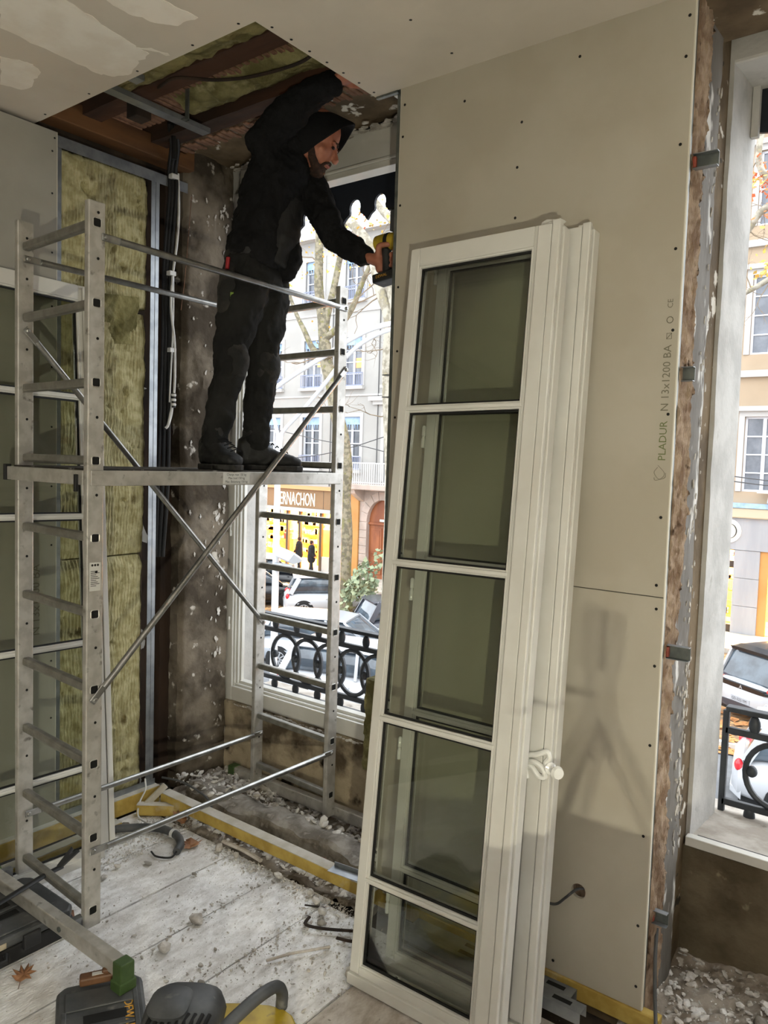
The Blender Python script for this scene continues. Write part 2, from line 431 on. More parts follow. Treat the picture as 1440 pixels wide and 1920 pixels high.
M('dark_frame', (60, 46, 34), rough=0.5)
M('window_dark', (62, 68, 76), (44, 48, 55), scale=2, rough=0.15, spec=0.8)
M('window_grey', (104, 108, 116), (80, 84, 92), scale=1.5, rough=0.15, spec=0.8)
M('window_lit', (224, 148, 84), rough=0.4, emit=0.5)
M('window_frame', (196, 198, 204), rough=0.5)
M('blue_trim', (150, 176, 204), (128, 152, 184), scale=4, rough=0.7)
M('rail_blue', (128, 136, 164), rough=0.6)
M('rail_white', (216, 216, 216), rough=0.6)
M('cream_trim', (176, 164, 142), rough=0.8)
M('sign_white', (246, 240, 226), rough=0.5)
M('black_sign', (24, 24, 26), rough=0.5)
M('bark', (132, 124, 104), (98, 92, 76), scale=7, lo=0.44, hi=0.56, rough=0.95, c3=(112, 108, 72), s3=6, lo3=0.56, hi3=0.62, bump=0.3, bscale=14)
M('bark_pale', (158, 152, 138), (124, 117, 102), scale=7, lo=0.44, hi=0.56, rough=0.95, c3=(136, 128, 104), s3=7, lo3=0.6, hi3=0.66, bump=0.3, bscale=14)
M('twig', (120, 106, 88), rough=0.95)
M('leaf_yellow', (206, 162, 72), (178, 150, 84), scale=1.5, rough=0.8)
M('leaf_orange', (206, 116, 66), (186, 92, 56), scale=1.5, rough=0.8)
M('leaf_litter', (196, 140, 86), (160, 106, 62), scale=0.8, rough=0.9)
M('leaf_green', (112, 126, 100), (146, 152, 120), scale=4, rough=0.8)
M('car_white', (176, 178, 182), rough=0.2, spec=0.6)
M('car_silver', (168, 173, 180), rough=0.22, metal=0.3)
M('car_dark', (60, 62, 70), rough=0.2, spec=0.7)
M('car_black', (24, 25, 28), rough=0.18, spec=0.7)
M('car_glass', (54, 62, 70), (80, 92, 102), scale=2.5, rough=0.06, spec=0.9)
M('tyre', (26, 26, 27), rough=0.85)
M('rim', (176, 178, 182), rough=0.3, metal=0.6)
M('tail_red', (214, 40, 50), rough=0.25)
M('head_lens', (210, 216, 224), rough=0.1)
M('plate_white', (160, 166, 174), rough=0.5)
M('pole_white', (188, 189, 191), rough=0.45)
M('coat_black', (24, 24, 28), rough=0.9)
M('coat_light', (196, 186, 150), rough=0.9)
M('wire', (70, 70, 72), rough=0.7)
M('lamp_yellow', (226, 180, 30), rough=0.5)
M('lamp_lens', (255, 244, 214), rough=0.4, emit=6)
# ================================================================ the room
R = random.Random(7)
CZ = 3.03          # plasterboard ceiling
# ---- floor with planks
floor = MB().box((-3.4, -3.6, -0.12), (4.4, 2.8, -0.045)).build('floor', 'subfloor', kind='structure', label='dusty old floorboards of the room being renovated', cat='floor')
edges = [-3.08, -2.76, -2.44, -2.17, -1.885, -1.51, -1.2, -0.9, -0.6, -0.3, 0.0, 0.3, 0.6, 0.9, 1.2, 1.5, 1.8, 2.1, 2.4, 2.7, 3.0, 3.3, 3.6, 3.9, 4.28]
for i in range(len(edges) - 1):
    a, b = edges[i] + 0.0018, edges[i + 1] - 0.0018
    end = 2.2 if b < -1.7 else 2.12 + 0.05 * R.random()
    dz = -0.002 - 0.003 * R.random()
    mb = MB()
    n = 14; y0 = -3.55
    rows = []
    for k in range(n + 1):
        y = y0 + (end - y0) * k / n
        rows.append((a + 0.004 * R.random() * (k % n != 0), b - 0.004 * R.random() * (k % n != 0), y))
    top = []; 
    vs = []; fs = []
    for (xa, xb, y) in rows:
        vs += [(xa, y, dz), (xb, y, dz + 0.002 * R.uniform(-1, 1)), (xb, y, -0.045), (xa, y, -0.045)]
    for k in range(n):
        p = k * 4; q = p + 4
        fs += [(p, p + 1, q + 1, q), (p + 1, p + 2, q + 2, q + 1), (p + 3, p, q, q + 3)]
    fs += [(0, 3, 2, 1), (n * 4, n * 4 + 1, n * 4 + 2, n * 4 + 3)]
    mb.add(vs, fs)
    mb.build('plank', 'plank_dusty' if b < -1.45 else 'plank_brown', floor)

# ---- left wall: plasterboard sheet, studs, tracks and mineral wool
LX = -3.11
wl = MB().box((-3.3, -3.6, -0.1), (-3.22, 2.27, 3.36)).build('wall_left', 'loft_dark', kind='structure', label='half lined side wall with plasterboard, yellow mineral wool and metal studs', cat='wall')
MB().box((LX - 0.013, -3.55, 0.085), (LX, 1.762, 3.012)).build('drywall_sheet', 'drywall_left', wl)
MB().box((LX - 0.0128, 1.7622, 0.085), (LX - 0.0005, 1.765, 3.012)).build('board_edge', 'board_edge', wl)
sb = MB()
for z in (0.3, 0.55, 0.8, 1.05, 1.3, 1.55, 1.8, 2.05, 2.3, 2.52, 2.76, 2.93): sb.lathe([(0.0042, 0), (0.0042, 0.0012)], (LX - 0.0002, 1.742, z), (1, 0, 0), 8)
sb.lathe([(0.0042, 0), (0.0042, 0.0012)], (LX - 0.0002, 1.752, 2.985), (1, 0, 0), 8)
sb.build('screw_head', 'screw', wl, kind='stuff')
text_obj('printed_lettering', 'N 13x1200 BA', 0.05, (LX + 0.0006, 1.69, 0.92), (0, 0, 1), (0, -1, 0), 'print_grey', wl)
# metal track top and bottom, studs
MB().box((LX - 0.05, 1.70, 3.0), (LX - 0.003, 2.43, 3.002)).box((LX - 0.003, 1.70, 2.955), (LX - 0.001, 2.43, 3.002)).build('top_track', 'galvanised', wl)
MB().box((LX - 0.05, 1.2, 0.085), (LX - 0.003, 2.28, 0.087)).box((LX - 0.003, 1.2, 0.085), (LX - 0.001, 2.28, 0.115)).build('bottom_track', 'galvanised', wl)
st = MB().box((LX - 0.004, 2.226, 0.09), (LX - 0.002, 2.245, 2.96)).box((LX - 0.006, 2.245, 0.09), (LX - 0.004, 2.251, 2.96)).box((LX - 0.004, 2.251, 0.09), (LX - 0.002, 2.27, 2.96)).box((LX - 0.05, 2.268, 0.09), (LX - 0.004, 2.27, 2.96))
st.build('metal_stud', 'galvanised', wl)
MB().box((LX - 0.05, 1.77, 0.09), (LX - 0.014, 1.772, 2.97)).box((LX - 0.015, 1.772, 0.09), (LX - 0.013, 1.79, 2.97)).build('metal_stud', 'galvanised', wl)
# wool batts
def batt(z0, z1, dx, seed, y0=1.775, y1=2.222):
    mb = MB()
    def fn(p, u, v):
        e = min(u, 1 - u) * 12; e2 = min(v, 1 - v) * 14
        d = 0.010 * fbm(p + Vector((seed, 0, 0)), 9) + 0.004 * fbm(p, 40) + 0.0032 * math.sin(p.y * 2 * math.pi / 0.016 + 2.2 * math.sin(p.z * 16)) * (0.55 + 0.6 * fbm(p, 6))
        k = abs(fbm(p + Vector((seed, 3, 1)), 14))
        d -= 0.022 * max(0, k - 0.62) * 3
        return d - 0.012 * (max(0, 1 - e) ** 2 + max(0, 1 - e2) ** 2)
    mb.grid((LX - 0.022 + dx, y0, z0), (0, y1 - y0, 0), (0, 0, z1 - z0), 110, int((z1 - z0) * 120), fn, 0.05)
    return mb.build('wool_batt', 'wool', wl, smooth=True, angle=180)
batt(2.37, 2.965, 0.004, 1.0)
batt(1.228, 2.345, -0.004, 2.0)
batt(0.09, 1.222, 0.0, 3.0, y1=2.212)
fl = MB()   # torn flap hanging over the middle batt
fl.grid((LX - 0.016, 1.93, 2.18), (0, 0.235, 0.02), (0.012, 0.0, 0.215), 40, 36, lambda p, u, v: 0.012 * fbm(p, 14) + 0.004 * fbm(p, 45) - 0.02 * (1 - v) * (0.5 + 0.5 * math.sin(u * 7)), 0.016)
fl.build('wool_flap', 'wool_loft', wl, smooth=True)
# old timber and dark wall behind the missing stud bay
MB().grid((-3.26, 2.27, 0.02), (0.03, 0.2, 0), (0, 0, 3.1), 14, 90, lambda p, u, v: 0.012 * fbm(p, 8) + 0.006 * fbm(p, 30) + 0.02 * (u > 0.55), 0.05).build('old_post', 'old_wood', wl, smooth=True)

# ---- embrasure side of the first window (bare plaster)
EX = -3.13
def emb(p, u, v):
    d = 0.010 * fbm(p, 5) + 0.004 * fbm(p, 24)
    if abs(fbm(p + Vector((0, 4, 0)), 3.5)) > 0.42: d -= 0.007
    return d - (0.02 * (1 - u * 14) if u < 0.07 else 0)
we = MB().grid((EX, 2.435, 0.0), (0, 0.30, 0), (0, 0, 3.19), 34, 190, emb, 0.2).build('wall_embrasure', 'plaster_patch', smooth=True, kind='structure', label='stained bare plaster on the side of the window recess', cat='wall')
mb = MB(); rr = random.Random(3)   # flaked white paint
for k in range(120):
    z = 3.0 - abs(rr.gauss(0, 1.0)) if k < 90 else rr.uniform(0.4, 1.6)
    y = 2.70 - abs(rr.gauss(0, 0.035)) if rr.random() < 0.66 else rr.uniform(2.46, 2.70)
    if z < 0.3: continue
    p = Vector((EX, y, z)); x = EX + emb(p, 0.5, 0.5) + 0.0035; r = rr.uniform(0.002, 0.009) * (1.5 if y > 2.66 else 0.8)
    sk = rr.uniform(-0.7, 0.7); poly = [(r * rr.uniform(0.25, 1.2) * math.cos(t) + sk * r * math.sin(t), 1.8 * r * rr.uniform(0.4, 1.4) * math.sin(t)) for t in [2 * math.pi * i / 13 for i in range(13)]]
    mb.prism(poly, (x, y, z), (0, 1, 0), (0, 0, 1), 0.002)
mb.build('paint_flake', 'chip_white', we, kind='stuff')

# ---- window 1 (new frame, leaves taken out)
WY = 2.75
w1 = thing('window_1', 'white window frame without its leaves, bare opening to the street', 'window', (-2.45, WY, 0.4), kind='structure')
MB().box((-3.15, WY, 0.395), (-3.098, WY + 0.06, 3.05)).build('frame_stile', 'pvc_white', w1, bevel=0.004)
MB().box((-3.098, WY + 0.012, 0.47), (-3.088, WY + 0.06, 3.0)).box((-3.088, WY + 0.024, 0.47), (-3.076, WY + 0.06, 3.0)).box((-3.076, WY + 0.04, 0.47), (-3.066, WY + 0.06, 3.0)).build('stile_bead', 'pvc_white', w1, bevel=0.002)
MB().box((-1.84, WY, 0.395), (-1.78, WY + 0.06, 3.05)).build('frame_stile', 'pvc_white', w1, bevel=0.004)
MB().box((-3.098, WY, 0.40), (-1.84, WY + 0.06, 0.478)).build('bottom_rail', 'pvc_white', w1, bevel=0.004)
MB().box((-3.09, WY + 0.016, 0.478), (-1.84, WY + 0.07, 0.490)).box((-3.09, WY + 0.034, 0.490), (-1.84, WY + 0.075, 0.504)).build('bottom_bead', 'pvc_white', w1, bevel=0.002)
MB().box((-2.40, WY - 0.001, 0.437), (-2.352, WY + 0.004, 0.447)).build('drain_slot', 'black_hole', w1)
MB().box((-3.098, WY, 3.005), (-1.84, WY + 0.06, 3.19)).build('head_panel', 'pvc_white', w1)
MB().box((-3.098, WY - 0.012, 2.985), (-1.84, WY + 0.06, 3.012)).box((-3.098, WY - 0.022, 3.012), (-1.84, WY + 0.06, 3.024)).box((-3.098, WY - 0.006, 3.024), (-1.84, WY + 0.06, 3.034)).build('head_moulding', 'pvc_white', w1, bevel=0.003)
for z in (0.78, 1.28, 1.62, 1.92, 2.5): 
    MB().lathe([(0.005, 0), (0.0062, 0.004), (0.0062, 0.028), (0.004, 0.03), (0.004, 0.046), (0.0055, 0.048), (0.0055, 0.066), (0.003, 0.07)], (-3.118, WY - 0.006, z)).build('hinge_pin', 'acrylic_white', w1, smooth=True)
# apron wall and stone outside
def rough(p, a=0.012, s=6): return a * fbm(p, s) + 0.35 * a * fbm(p, 4.5 * s)
ap = MB().grid((-3.14, WY - 0.01, -0.1), (1.42, 0, 0), (0, 0, 0.5), 120, 44, lambda p, u, v: rough(p, 0.016, 5), 0.3).build('wall_apron', 'plaster_apron', smooth=True, kind='structure', label='crumbling brown plaster apron wall under the white window frame', cat='wall')
mb = MB(); rr = random.Random(5)
for k in range(60):
    x = -3.12 + 1.3 * k / 60; mb.chunk((x, WY - 0.012, 0.392 + rr.uniform(-0.006, 0.004)), rr.uniform(0.006, 0.014), rr, (1.6, 0.5, 0.7))
mb.build('mortar_lip', 'chip_white', ap, kind='stuff')
MB().box((-3.125, WY + 0.06, 0.30), (-3.085, 2.97, 3.2)).build('trim_1', 'stone_grey', kind='structure', label='pale stone reveal outside the first window', cat='stone', bevel=0.004)
MB().box((-3.2, WY + 0.06, 0.26), (-1.7, 3.16, 0.405)).build('trim_2', 'sill_stone', kind='structure', label='outer stone sill of the first window', cat='sill', bevel=0.008)

# ---- pier between the two windows
PY = 2.284
wf = MB().box((-1.745, PY + 0.03, -0.1), (-0.735, 2.98, 3.2)).build('wall_front', 'plaster_brown', kind='structure', label='pier between the two windows lined with beige plasterboard', cat='wall')
hx, hz, hr = -0.925, 0.357, 0.0235
n = 24
def sheet(name, x0, x1, z0, z1, hole=None):
    mb = MB()
    if not hole:
        mb.box((x0, PY, z0), (x1, PY + 0.013, z1))
    else:
        cx, cz, r = hole; N = 32
        circ = [(cx + r * math.cos(2 * math.pi * k / N), cz + r * math.sin(2 * math.pi * k / N)) for k in range(N)]
        s = 0.08
        sq = []
        for k in range(N):
            a = 2 * math.pi * k / N; c, d = math.cos(a), math.sin(a); m = max(abs(c), abs(d)); sq.append((cx + s * c / m, cz + s * d / m))
        vs = [(p[0], PY, p[1]) for p in sq] + [(p[0], PY, p[1]) for p in circ] + [(p[0], PY + 0.013, p[1]) for p in circ]
        fs = []
        for k in range(N):
            j = (k + 1) % N; fs += [(k, j, N + j, N + k), (N + k, N + j, 2 * N + j, 2 * N + k)]
        mb.add(vs, fs)
        mb.box((x0, PY, z0), (cx - s, PY + 0.013, z1)).box((cx + s, PY, z0), (x1, PY + 0.013, z1)).box((cx - s, PY, z0), (cx + s, PY + 0.013, cz - s)).box((cx - s, PY, cz + s), (cx + s, PY + 0.013, z1))
    return mb.build(name, 'drywall', wf)
BXL, BXR = -1.729, -0.711
sheet('drywall_sheet', BXL, BXR, 1.3265, CZ)
sheet('drywall_sheet', BXL, BXR, 0.06, 1.3235, (hx, hz, hr))
MB().box((BXL, PY + 0.004, 1.3225), (BXR, PY + 0.0125, 1.3275)).build('sheet_joint', 'cover_line', wf)
MB().box((BXR, PY + 0.0004, 0.06), (BXR + 0.003, PY + 0.0126, CZ)).build('board_edge', 'board_edge', wf)
MB().box((BXL - 0.002, PY + 0.0004, 0.06), (BXL - 0.0002, PY + 0.0126, CZ)).build('board_edge', 'board_edge', wf)
sb = MB()
for x in (BXL + 0.014, BXR - 0.018):
    for k, z in enumerate([0.13, 0.32, 0.6, 0.88, 1.12, 1.29, 1.36, 1.56, 1.86, 2.1, 2.33, 2.62, 2.86, 2.97]):
        if x < -1.5 and z < 0.5: continue
        sb.lathe([(0.0046, 0), (0.0046, 0.0012)], (x + 0.004 * math.sin(k * 5), PY + 0.0002, z), (0, -1, 0), 8)
for x, z in ((-1.25, 2.66), (-1.24, 2.8), (-1.25, 2.5), (-1.0, 0.095), (-1.25, 1.9), (-1.46, 2.92), (-1.05, 2.95)):
    sb.lathe([(0.0046, 0), (0.0046, 0.0012)], (x, PY + 0.0002, z), (0, -1, 0), 8)
sb.build('screw_head', 'screw', wf, kind='stuff')
# printing that runs up the board
T = (0, 0, 1); TU = (-1, 0, 0)
text_obj('printed_lettering', 'PLADUR', 0.031, (-0.727, PY - 0.0007, 1.725), T, TU, 'print_green', wf)
text_obj('printed_lettering', 'N 13x1200 BA', 0.0315, (-0.727, PY - 0.0007, 1.868), T, TU, 'print_grey', wf)
text_obj('printed_lettering', 'CE', 0.022, (-0.729, PY - 0.0007, 2.163), T, TU, 'print_grey', wf)
mk = MB()
mk.tube(bez([(-0.747, PY - 0.0006, 1.712), (-0.727, PY - 0.0006, 1.688), (-0.742, PY - 0.0006, 1.672), (-0.757, PY - 0.0006, 1.69), (-0.748, PY - 0.0006, 1.706)], 6), 0.0011, 5, flat=0.5)
mk.tube(bez([(-0.757, PY - 0.0006, 1.676), (-0.752, PY - 0.0006, 1.668), (-0.726, PY - 0.0006, 1.676), (-0.724, PY - 0.0006, 1.69)], 6), 0.0011, 5, flat=0.5)
mk.tube([(-0.742, PY - 0.0006, 2.076), (-0.728, PY - 0.0006, 2.076), (-0.728, PY - 0.0006, 2.092), (-0.742, PY - 0.0006, 2.092)], 0.0009, 5, closed=True)
mk.tube([(-0.742, PY - 0.0006, 2.076), (-0.728, PY - 0.0006, 2.092)], 0.0009, 5)
mk.tube([(-0.735 + 0.009 * math.cos(a), PY - 0.0006, 2.13 + 0.009 * math.sin(a)) for a in [k * 0.628 for k in range(10)]], 0.0012, 5, closed=True)
mk.build('printed_mark', 'print_grey', wf)
# galvanised profile and crumbling reveal on the right edge
MB().box((-0.735, PY + 0.0135, 0.05), (-0.709, PY + 0.016, CZ)).box((-0.713, PY + 0.016, 0.05), (-0.711, PY + 0.032, CZ)).build('edge_profile', 'galvanised_dark', wf)
MB().box((-1.755, PY + 0.013, 0.3), (-1.731, PY + 0.016, 3.05)).box((-1.757, PY + 0.016, 0.3), (-1.755, PY + 0.06, 3.05)).build('edge_profile', 'galvanised_dark', wf)
MB().grid((-0.712, PY + 0.034, 0.0), (0.004, 0.148, 0), (0, 0, 3.15), 34, 300, lambda p, u, v: 0.007 * fbm(Vector((p.x, p.y * 5, p.z * 1.1)), 11) + 0.006 * fbm(Vector((p.x, p.y * 3, p.z)), 34) + 0.004 * math.sin(p.z * 5) - 0.014 * (u > 0.92 - 0.45 * abs(fbm(Vector((3, 5, p.z)), 7))), 0.03).build('fibre_strip', 'fibre_plaster', wf, smooth=True)
MB().grid((-0.721, PY + 0.12, 0.0), (0.004, 0.21, 0), (0, 0, 3.15), 20, 160, lambda p, u, v: rough(p, 0.004, 6) - 0.012 * (u > 0.93), 0.03).build('reveal_render', 'plaster_grey', wf, smooth=True)
MB().grid((-0.742, PY + 0.325, 0.0), (0, 0.125, 0), (0, 0, 3.15), 14, 150, lambda p, u, v: rough(p, 0.014, 8), 0.03).build('reveal_groove', 'groove_dark', wf, smooth=True)
mb = MB(); rr = random.Random(15)    # white plaster drips on the reveal
for k in range(150):
    y = PY + 0.325 - abs(rr.gauss(0, 0.05)); z = rr.choice([rr.uniform(0.45, 1.1), rr.uniform(1.2, 2.9)]); r = rr.uniform(0.0015, 0.006)
    sk = rr.uniform(-0.8, 1.2); poly = [(r * rr.uniform(0.3, 1.1) * math.cos(t) + sk * r * math.sin(t), 2.6 * r * rr.uniform(0.5, 1.3) * math.sin(t)) for t in [2 * math.pi * i / 11 for i in range(11)]]
    mb.prism(poly, (-0.7175 + 0.002 * rr.random(), y, z), (0, 1, 0), (0, 0, 1), 0.003)
mb.build('plaster_drip', 'chip_white', wf, kind='stuff')
# timber batten below the board
MB().box((-1.76, PY - 0.006, 0.004), (-0.655, PY + 0.03, 0.058)).build('trim_3', 'treated_wood', kind='structure', label='yellow timber batten under the plasterboard pier', cat='batten', bevel=0.003)
# mineral wool hanging out on the hidden edge of the pier
MB().grid((-1.83, PY + 0.02, 0.50), (0.085, 0, 0), (0, 0, 0.36), 14, 40, lambda p, u, v: 0.012 * fbm(p, 16) + 0.006 * fbm(p, 50), 0.05).build('wool_scrap', 'wool_loft', wf, smooth=True)

# ---- window 2 (bare opening)
w2 = thing('window_2', 'bare window opening with a white sill strip and no frame', 'window', (-0.05, WY, 0.4), kind='structure')
MB().box((-0.728, WY - 0.03, 0.405), (0.9, WY + 0.005, 0.438)).build('sill_strip', 'pvc_white', w2, bevel=0.003)
MB().box((-0.70, WY + 0.005, 0.40), (0.9, WY + 0.022, 0.432)).build('sill_gap', 'gasket', w2)
MB().box((-0.80, WY + 0.022, 0.28), (0.9, 3.16, 0.425)).build('outer_sill', 'sill_stone', w2, bevel=0.01)
MB().grid((-0.72, WY, 0.38), (0.012, 0.27, 0), (0, 0, 2.75), 10, 60, lambda p, u, v: 0.003 * fbm(p, 8), 0.06).build('outer_reveal', 'stone_grey', w2, smooth=True)
MB().box((-0.78, WY + 0.0, 3.03), (0.9, 3.0, 3.3)).build('stone_lintel', 'stone_grey', w2, bevel=0.01)
MB().box((-0.708, 2.952, 2.86), (-0.684, 2.975, 3.03)).build('corner_block', 'stone_grey', w2)
MB().grid((-0.735, WY - 0.02, -0.1), (1.6, 0, 0), (0, 0, 0.505), 110, 40, lambda p, u, v: rough(p, 0.010, 4), 0.3).build('apron_wall', 'apron_dark', w2, smooth=True)
MB().grid((-0.72, 2.60, 3.13), (0, 0.16, -0.01), (1.6, 0, 0), 16, 80, lambda p, u, v: rough(p, 0.03, 8), 0.12).build('broken_lintel', 'plaster_patch', w2, smooth=True)
MB().box((-0.73, PY + 0.03, 3.04), (0.9, 2.62, 3.2)).build('lintel_core', 'plaster_brown', w2)
MB().box((0.72, PY, -0.1), (1.75, 3.0, 3.2)).box((3.05, PY, -0.1), (4.4, 3.0, 3.2)).box((1.75, PY, -0.1), (3.05, 3.0, 0.42)).box((1.75, PY, 3.05), (3.05, 3.0, 3.2)).build('wall_front.001', 'drywall', kind='structure', label='rest of the window wall with an unseen opening added for daylight, past the bare opening', cat='wall')  # the third opening is added to bring more daylight onto the floor

# ---- lintel over window 1: old plaster soffit
so = MB().grid((-3.2, 2.42, 3.17), (0, 0.34, 0), (1.46, 0, 0), 30, 110, lambda p, u, v: rough(p, 0.008, 6), 0.1)
so = so.build('lintel', 'plaster_brown', smooth=True, kind='structure', label='stained plaster soffit over the first window', cat='lintel')
mb = MB(); rr = random.Random(8)
for k in range(170):
    x = rr.uniform(-3.1, -1.78); y = 2.745 - abs(rr.gauss(0, 0.03)); r = rr.uniform(0.006, 0.018)
    if -2.75 < x < -2.45 and rr.random() < 0.4: continue
    poly = [(1.5 * r * rr.uniform(0.5, 1.2) * math.cos(t), r * rr.uniform(0.5, 1.2) * math.sin(t)) for t in [2 * math.pi * i / 9 for i in range(9)]]
    mb.prism([(p[0], -p[1]) for p in poly], (x, y, 3.162 - 0.004 * rr.random()), (1, 0, 0), (0, -1, 0), 0.005)
mb.build('paint_flake', 'chip_white', so, kind='stuff')
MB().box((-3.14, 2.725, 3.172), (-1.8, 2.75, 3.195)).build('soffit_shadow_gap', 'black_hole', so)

# ---- ceiling: boards with the open corner
ce = thing('ceiling', 'plasterboard ceiling with filler bands and one corner left open', 'ceiling', (-1, 0, CZ), kind='structure')
HX0, HX1, HY0 = -3.11, -1.846, 1.687
MB().box((-3.3, -3.6, CZ), (4.4, HY0, CZ + 0.013)).build('ceiling_sheet', 'ceiling_board', ce)
MB().box((HX1, HY0, CZ), (4.4, PY, CZ + 0.013)).build('ceiling_sheet', 'ceiling_board', ce)
MB().box((HX1 + 0.003, PY - 0.002, CZ - 0.008), (-1.745, PY + 0.012, CZ + 0.012)).build('ceiling_profile_end', 'galvanised_dark', ce)
MB().box((-1.80, PY + 0.05, CZ + 0.01), (-1.755, PY + 0.09, CZ + 0.02)).build('spacer_tab', 'pvc_white', ce)
MB().box((HX0, HY0 + 0.0003, CZ), (HX1, HY0 + 0.002, CZ + 0.013)).box((HX1 - 0.002, HY0, CZ), (HX1 - 0.0003, PY, CZ + 0.013)).build('board_edge', 'board_edge', ce)
def patch(poly, dz):
    out = []
    P = [Vector((a, b, 0)) for a, b in poly]; n = len(P)
    for i in range(n):
        a, b = P[i], P[(i + 1) % n]
        for k in range(6):
            q = a.lerp(b, k / 6); d = (b - a).normalized(); nn = Vector((d.y, -d.x, 0))
            q = q + nn * 0.012 * fbm(q * 9, 3) * (1 if k else 0.3); out.append((q.x, q.y))
    MB().prism(out, (0, 0, CZ), (1, 0, 0), (0, 1, 0), -dz).build('filler_band', 'joint_compound', ce)
patch([(-2.396, 1.178), (-2.05, 0.95), (-1.8, 1.02), (-2.229, 1.292), (-2.258, 1.425), (-2.276, 1.562), (-2.283, 1.618), (-2.364, 1.638), (-2.47, 1.664), (-2.52, 1.644), (-2.55, 1.61), (-2.546, 1.546), (-2.551, 1.376), (-2.548, 1.252)], 0.0012)
patch([(-2.13, 1.361), (-1.95, 1.2), (-1.86, 1.3), (-1.992, 1.456), (-1.977, 1.575), (-2.066, 1.567), (-2.111, 1.515), (-2.137, 1.438)], 0.0013)
patch([(-2.726, 1.339), (-2.704, 1.383), (-2.683, 1.432), (-2.728, 1.481), (-2.838, 1.511), (-2.904, 1.505), (-2.93, 1.439)], 0.0011)
patch([(-2.36, 1.49), (-2.25, 1.60), (-2.235, 1.665), (-2.27, 1.60), (-2.33, 1.55)], 0.0010)
sb = MB()
for k in range(7):
    y = 1.74 + 0.085 * k; sb.lathe([(0.005, 0), (0.005, 0.001)], (HX1 + 0.018, y, CZ + 0.0003), (0, 0, -1), 8)
for x in (-3.03, -2.72, -2.42, -2.12, -1.9, -1.6, -1.3): sb.lathe([(0.005, 0), (0.005, 0.001)], (x, HY0 - 0.02, CZ + 0.0003), (0, 0, -1), 8)
for y in (1.7, 1.95, 2.18): sb.lathe([(0.005, 0), (0.005, 0.001)], (-1.45, y, CZ + 0.0003), (0, 0, -1), 8)
sb.build('screw_head', 'screw', ce, kind='stuff')
# old loft above: lath ceiling, joists, wool, profiles
loft = MB().box((-3.4, 1.2, 3.335), (-1.3, 2.46, 3.365)).build('ceiling_loft', 'loft_dark', kind='structure', label='old lath ceiling seen through the open corner', cat='ceiling')
l0 = MB().box((0, 0, 0), (0.022, 0.20, 0.008)).build('lath', 'lath_wood', loft, bevel=0.002, seg=1)
l0.location = (-3.15, 1.962, 3.155)
for k in range(1, 40): copy_part(l0, (0.034 * k, 0.004 * math.sin(k * 3), 0.002 * math.sin(k * 7)), loft)
for k in range(0, 40): copy_part(l0, (0.034 * k, -0.32, 0.03 + 0.002 * math.sin(k * 5)), loft)
lw = MB().box((0, 0, 0), (0.020, 0.075, 0.008)).build('lath', 'lath_wood', loft, bevel=0.002, seg=1)
lw.location = (-3.12, 2.335, 3.128)
for k in range(1, 44): copy_part(lw, (0.0295 * k, 0.006 * math.sin(k * 4), 0.004 * math.sin(k * 2.3)), loft)
MB().grid((-3.2, 2.33, 3.145), (0, 0.1, 0.02), (1.4, 0, 0), 8, 80, lambda p, u, v: rough(p, 0.014, 10), 0.05).build('plaster_key', 'fibre_plaster', loft, smooth=True)
for y, lab in ((1.915, 'dark red-brown timber joist nearer the ceiling boards in the open corner'), (2.255, 'dark timber joist beside the window soffit in the open corner')):
    MB().grid((-3.22, y - 0.045, 3.12), (0, 0.09, 0), (2.0, 0, 0), 4, 40, lambda p, u, v: 0.004 * fbm(p, 8), 0.2).build('ceiling_joist', 'joist_wood', label=lab, cat='joist', kind='structure')
MB().box((-3.2, 1.66, 3.065), (-3.10, 2.46, 3.16)).build('wall_plate', 'plate_wood', kind='structure', label='orange-brown timber plate above the metal track of the side wall', cat='timber', bevel=0.004)
MB().box((-2.83, 1.9, 3.05), (-2.76, 1.97, 3.14)).build('joist_block', 'old_wood', kind='structure', label='short dark timber block hanging below the joist', cat='timber', bevel=0.003)
def wool_roll(y0, y1, x0, x1, z, lab):
    mb = MB(); mb.grid((x0, y0, z), (0, y1 - y0, 0), (x1 - x0, 0, 0), 26, 90, lambda p, u, v: 0.045 * math.sin(math.pi * u) * (0.8 + 0.5 * fbm(p, 5)) + 0.012 * fbm(p, 16), 0.05)
    return mb.build('loft_insulation', 'wool_loft', smooth=True, label=lab, cat='insulation', kind='thing')
wool_roll(2.025, 2.205, -2.72, -1.5, 3.165, 'matted yellow-grey mineral wool between the two joists')
wool_roll(1.60, 1.868, -2.80, -1.5, 3.125, 'strip of green-grey mineral wool in the loft over the filler bands')
def c_profile(name, p, q, lab):
    t = thing(name, lab, 'metal profile', p)
    P, Q = Vector(p), Vector(q)
    MB().bar(P, Q, 0.047, 0.0015).build('profile_web', 'galvanised', t)
    for s in (-1, 1):
        o = Vector((s * 0.0235, 0, 0.009)); MB().bar(P + o, Q + o, 0.0015, 0.02).build('profile_flange', 'galvanised', t)
    return t
c_profile('ceiling_profile', (-2.665, 1.60, 3.045), (-2.665, 2.175, 3.045), 'long galvanised ceiling profile crossing the open corner')
c_profile('ceiling_profile', (-2.52, 1.55, 3.05), (-2.52, 1.75, 3.05), 'stub of galvanised profile poking past the ceiling board edge')
MB().tube(bez([(-2.62, 1.90, 3.115), (-2.47, 1.868, 3.10), (-2.355, 1.964, 3.10), (-2.219, 2.022, 3.10), (-2.02, 2.048, 3.10), (-1.9, 2.03, 3.105)], 8), 0.006, 6).build('loft_cable', 'old_wood', smooth=True, label='brown cable drooping below the joist in the open corner', cat='cable')
hg = MB().box((-2.61, 2.02, 3.03), (-2.588, 2.024, 3.24)).box((-2.61, 2.0, 3.03), (-2.588, 2.024, 3.032))
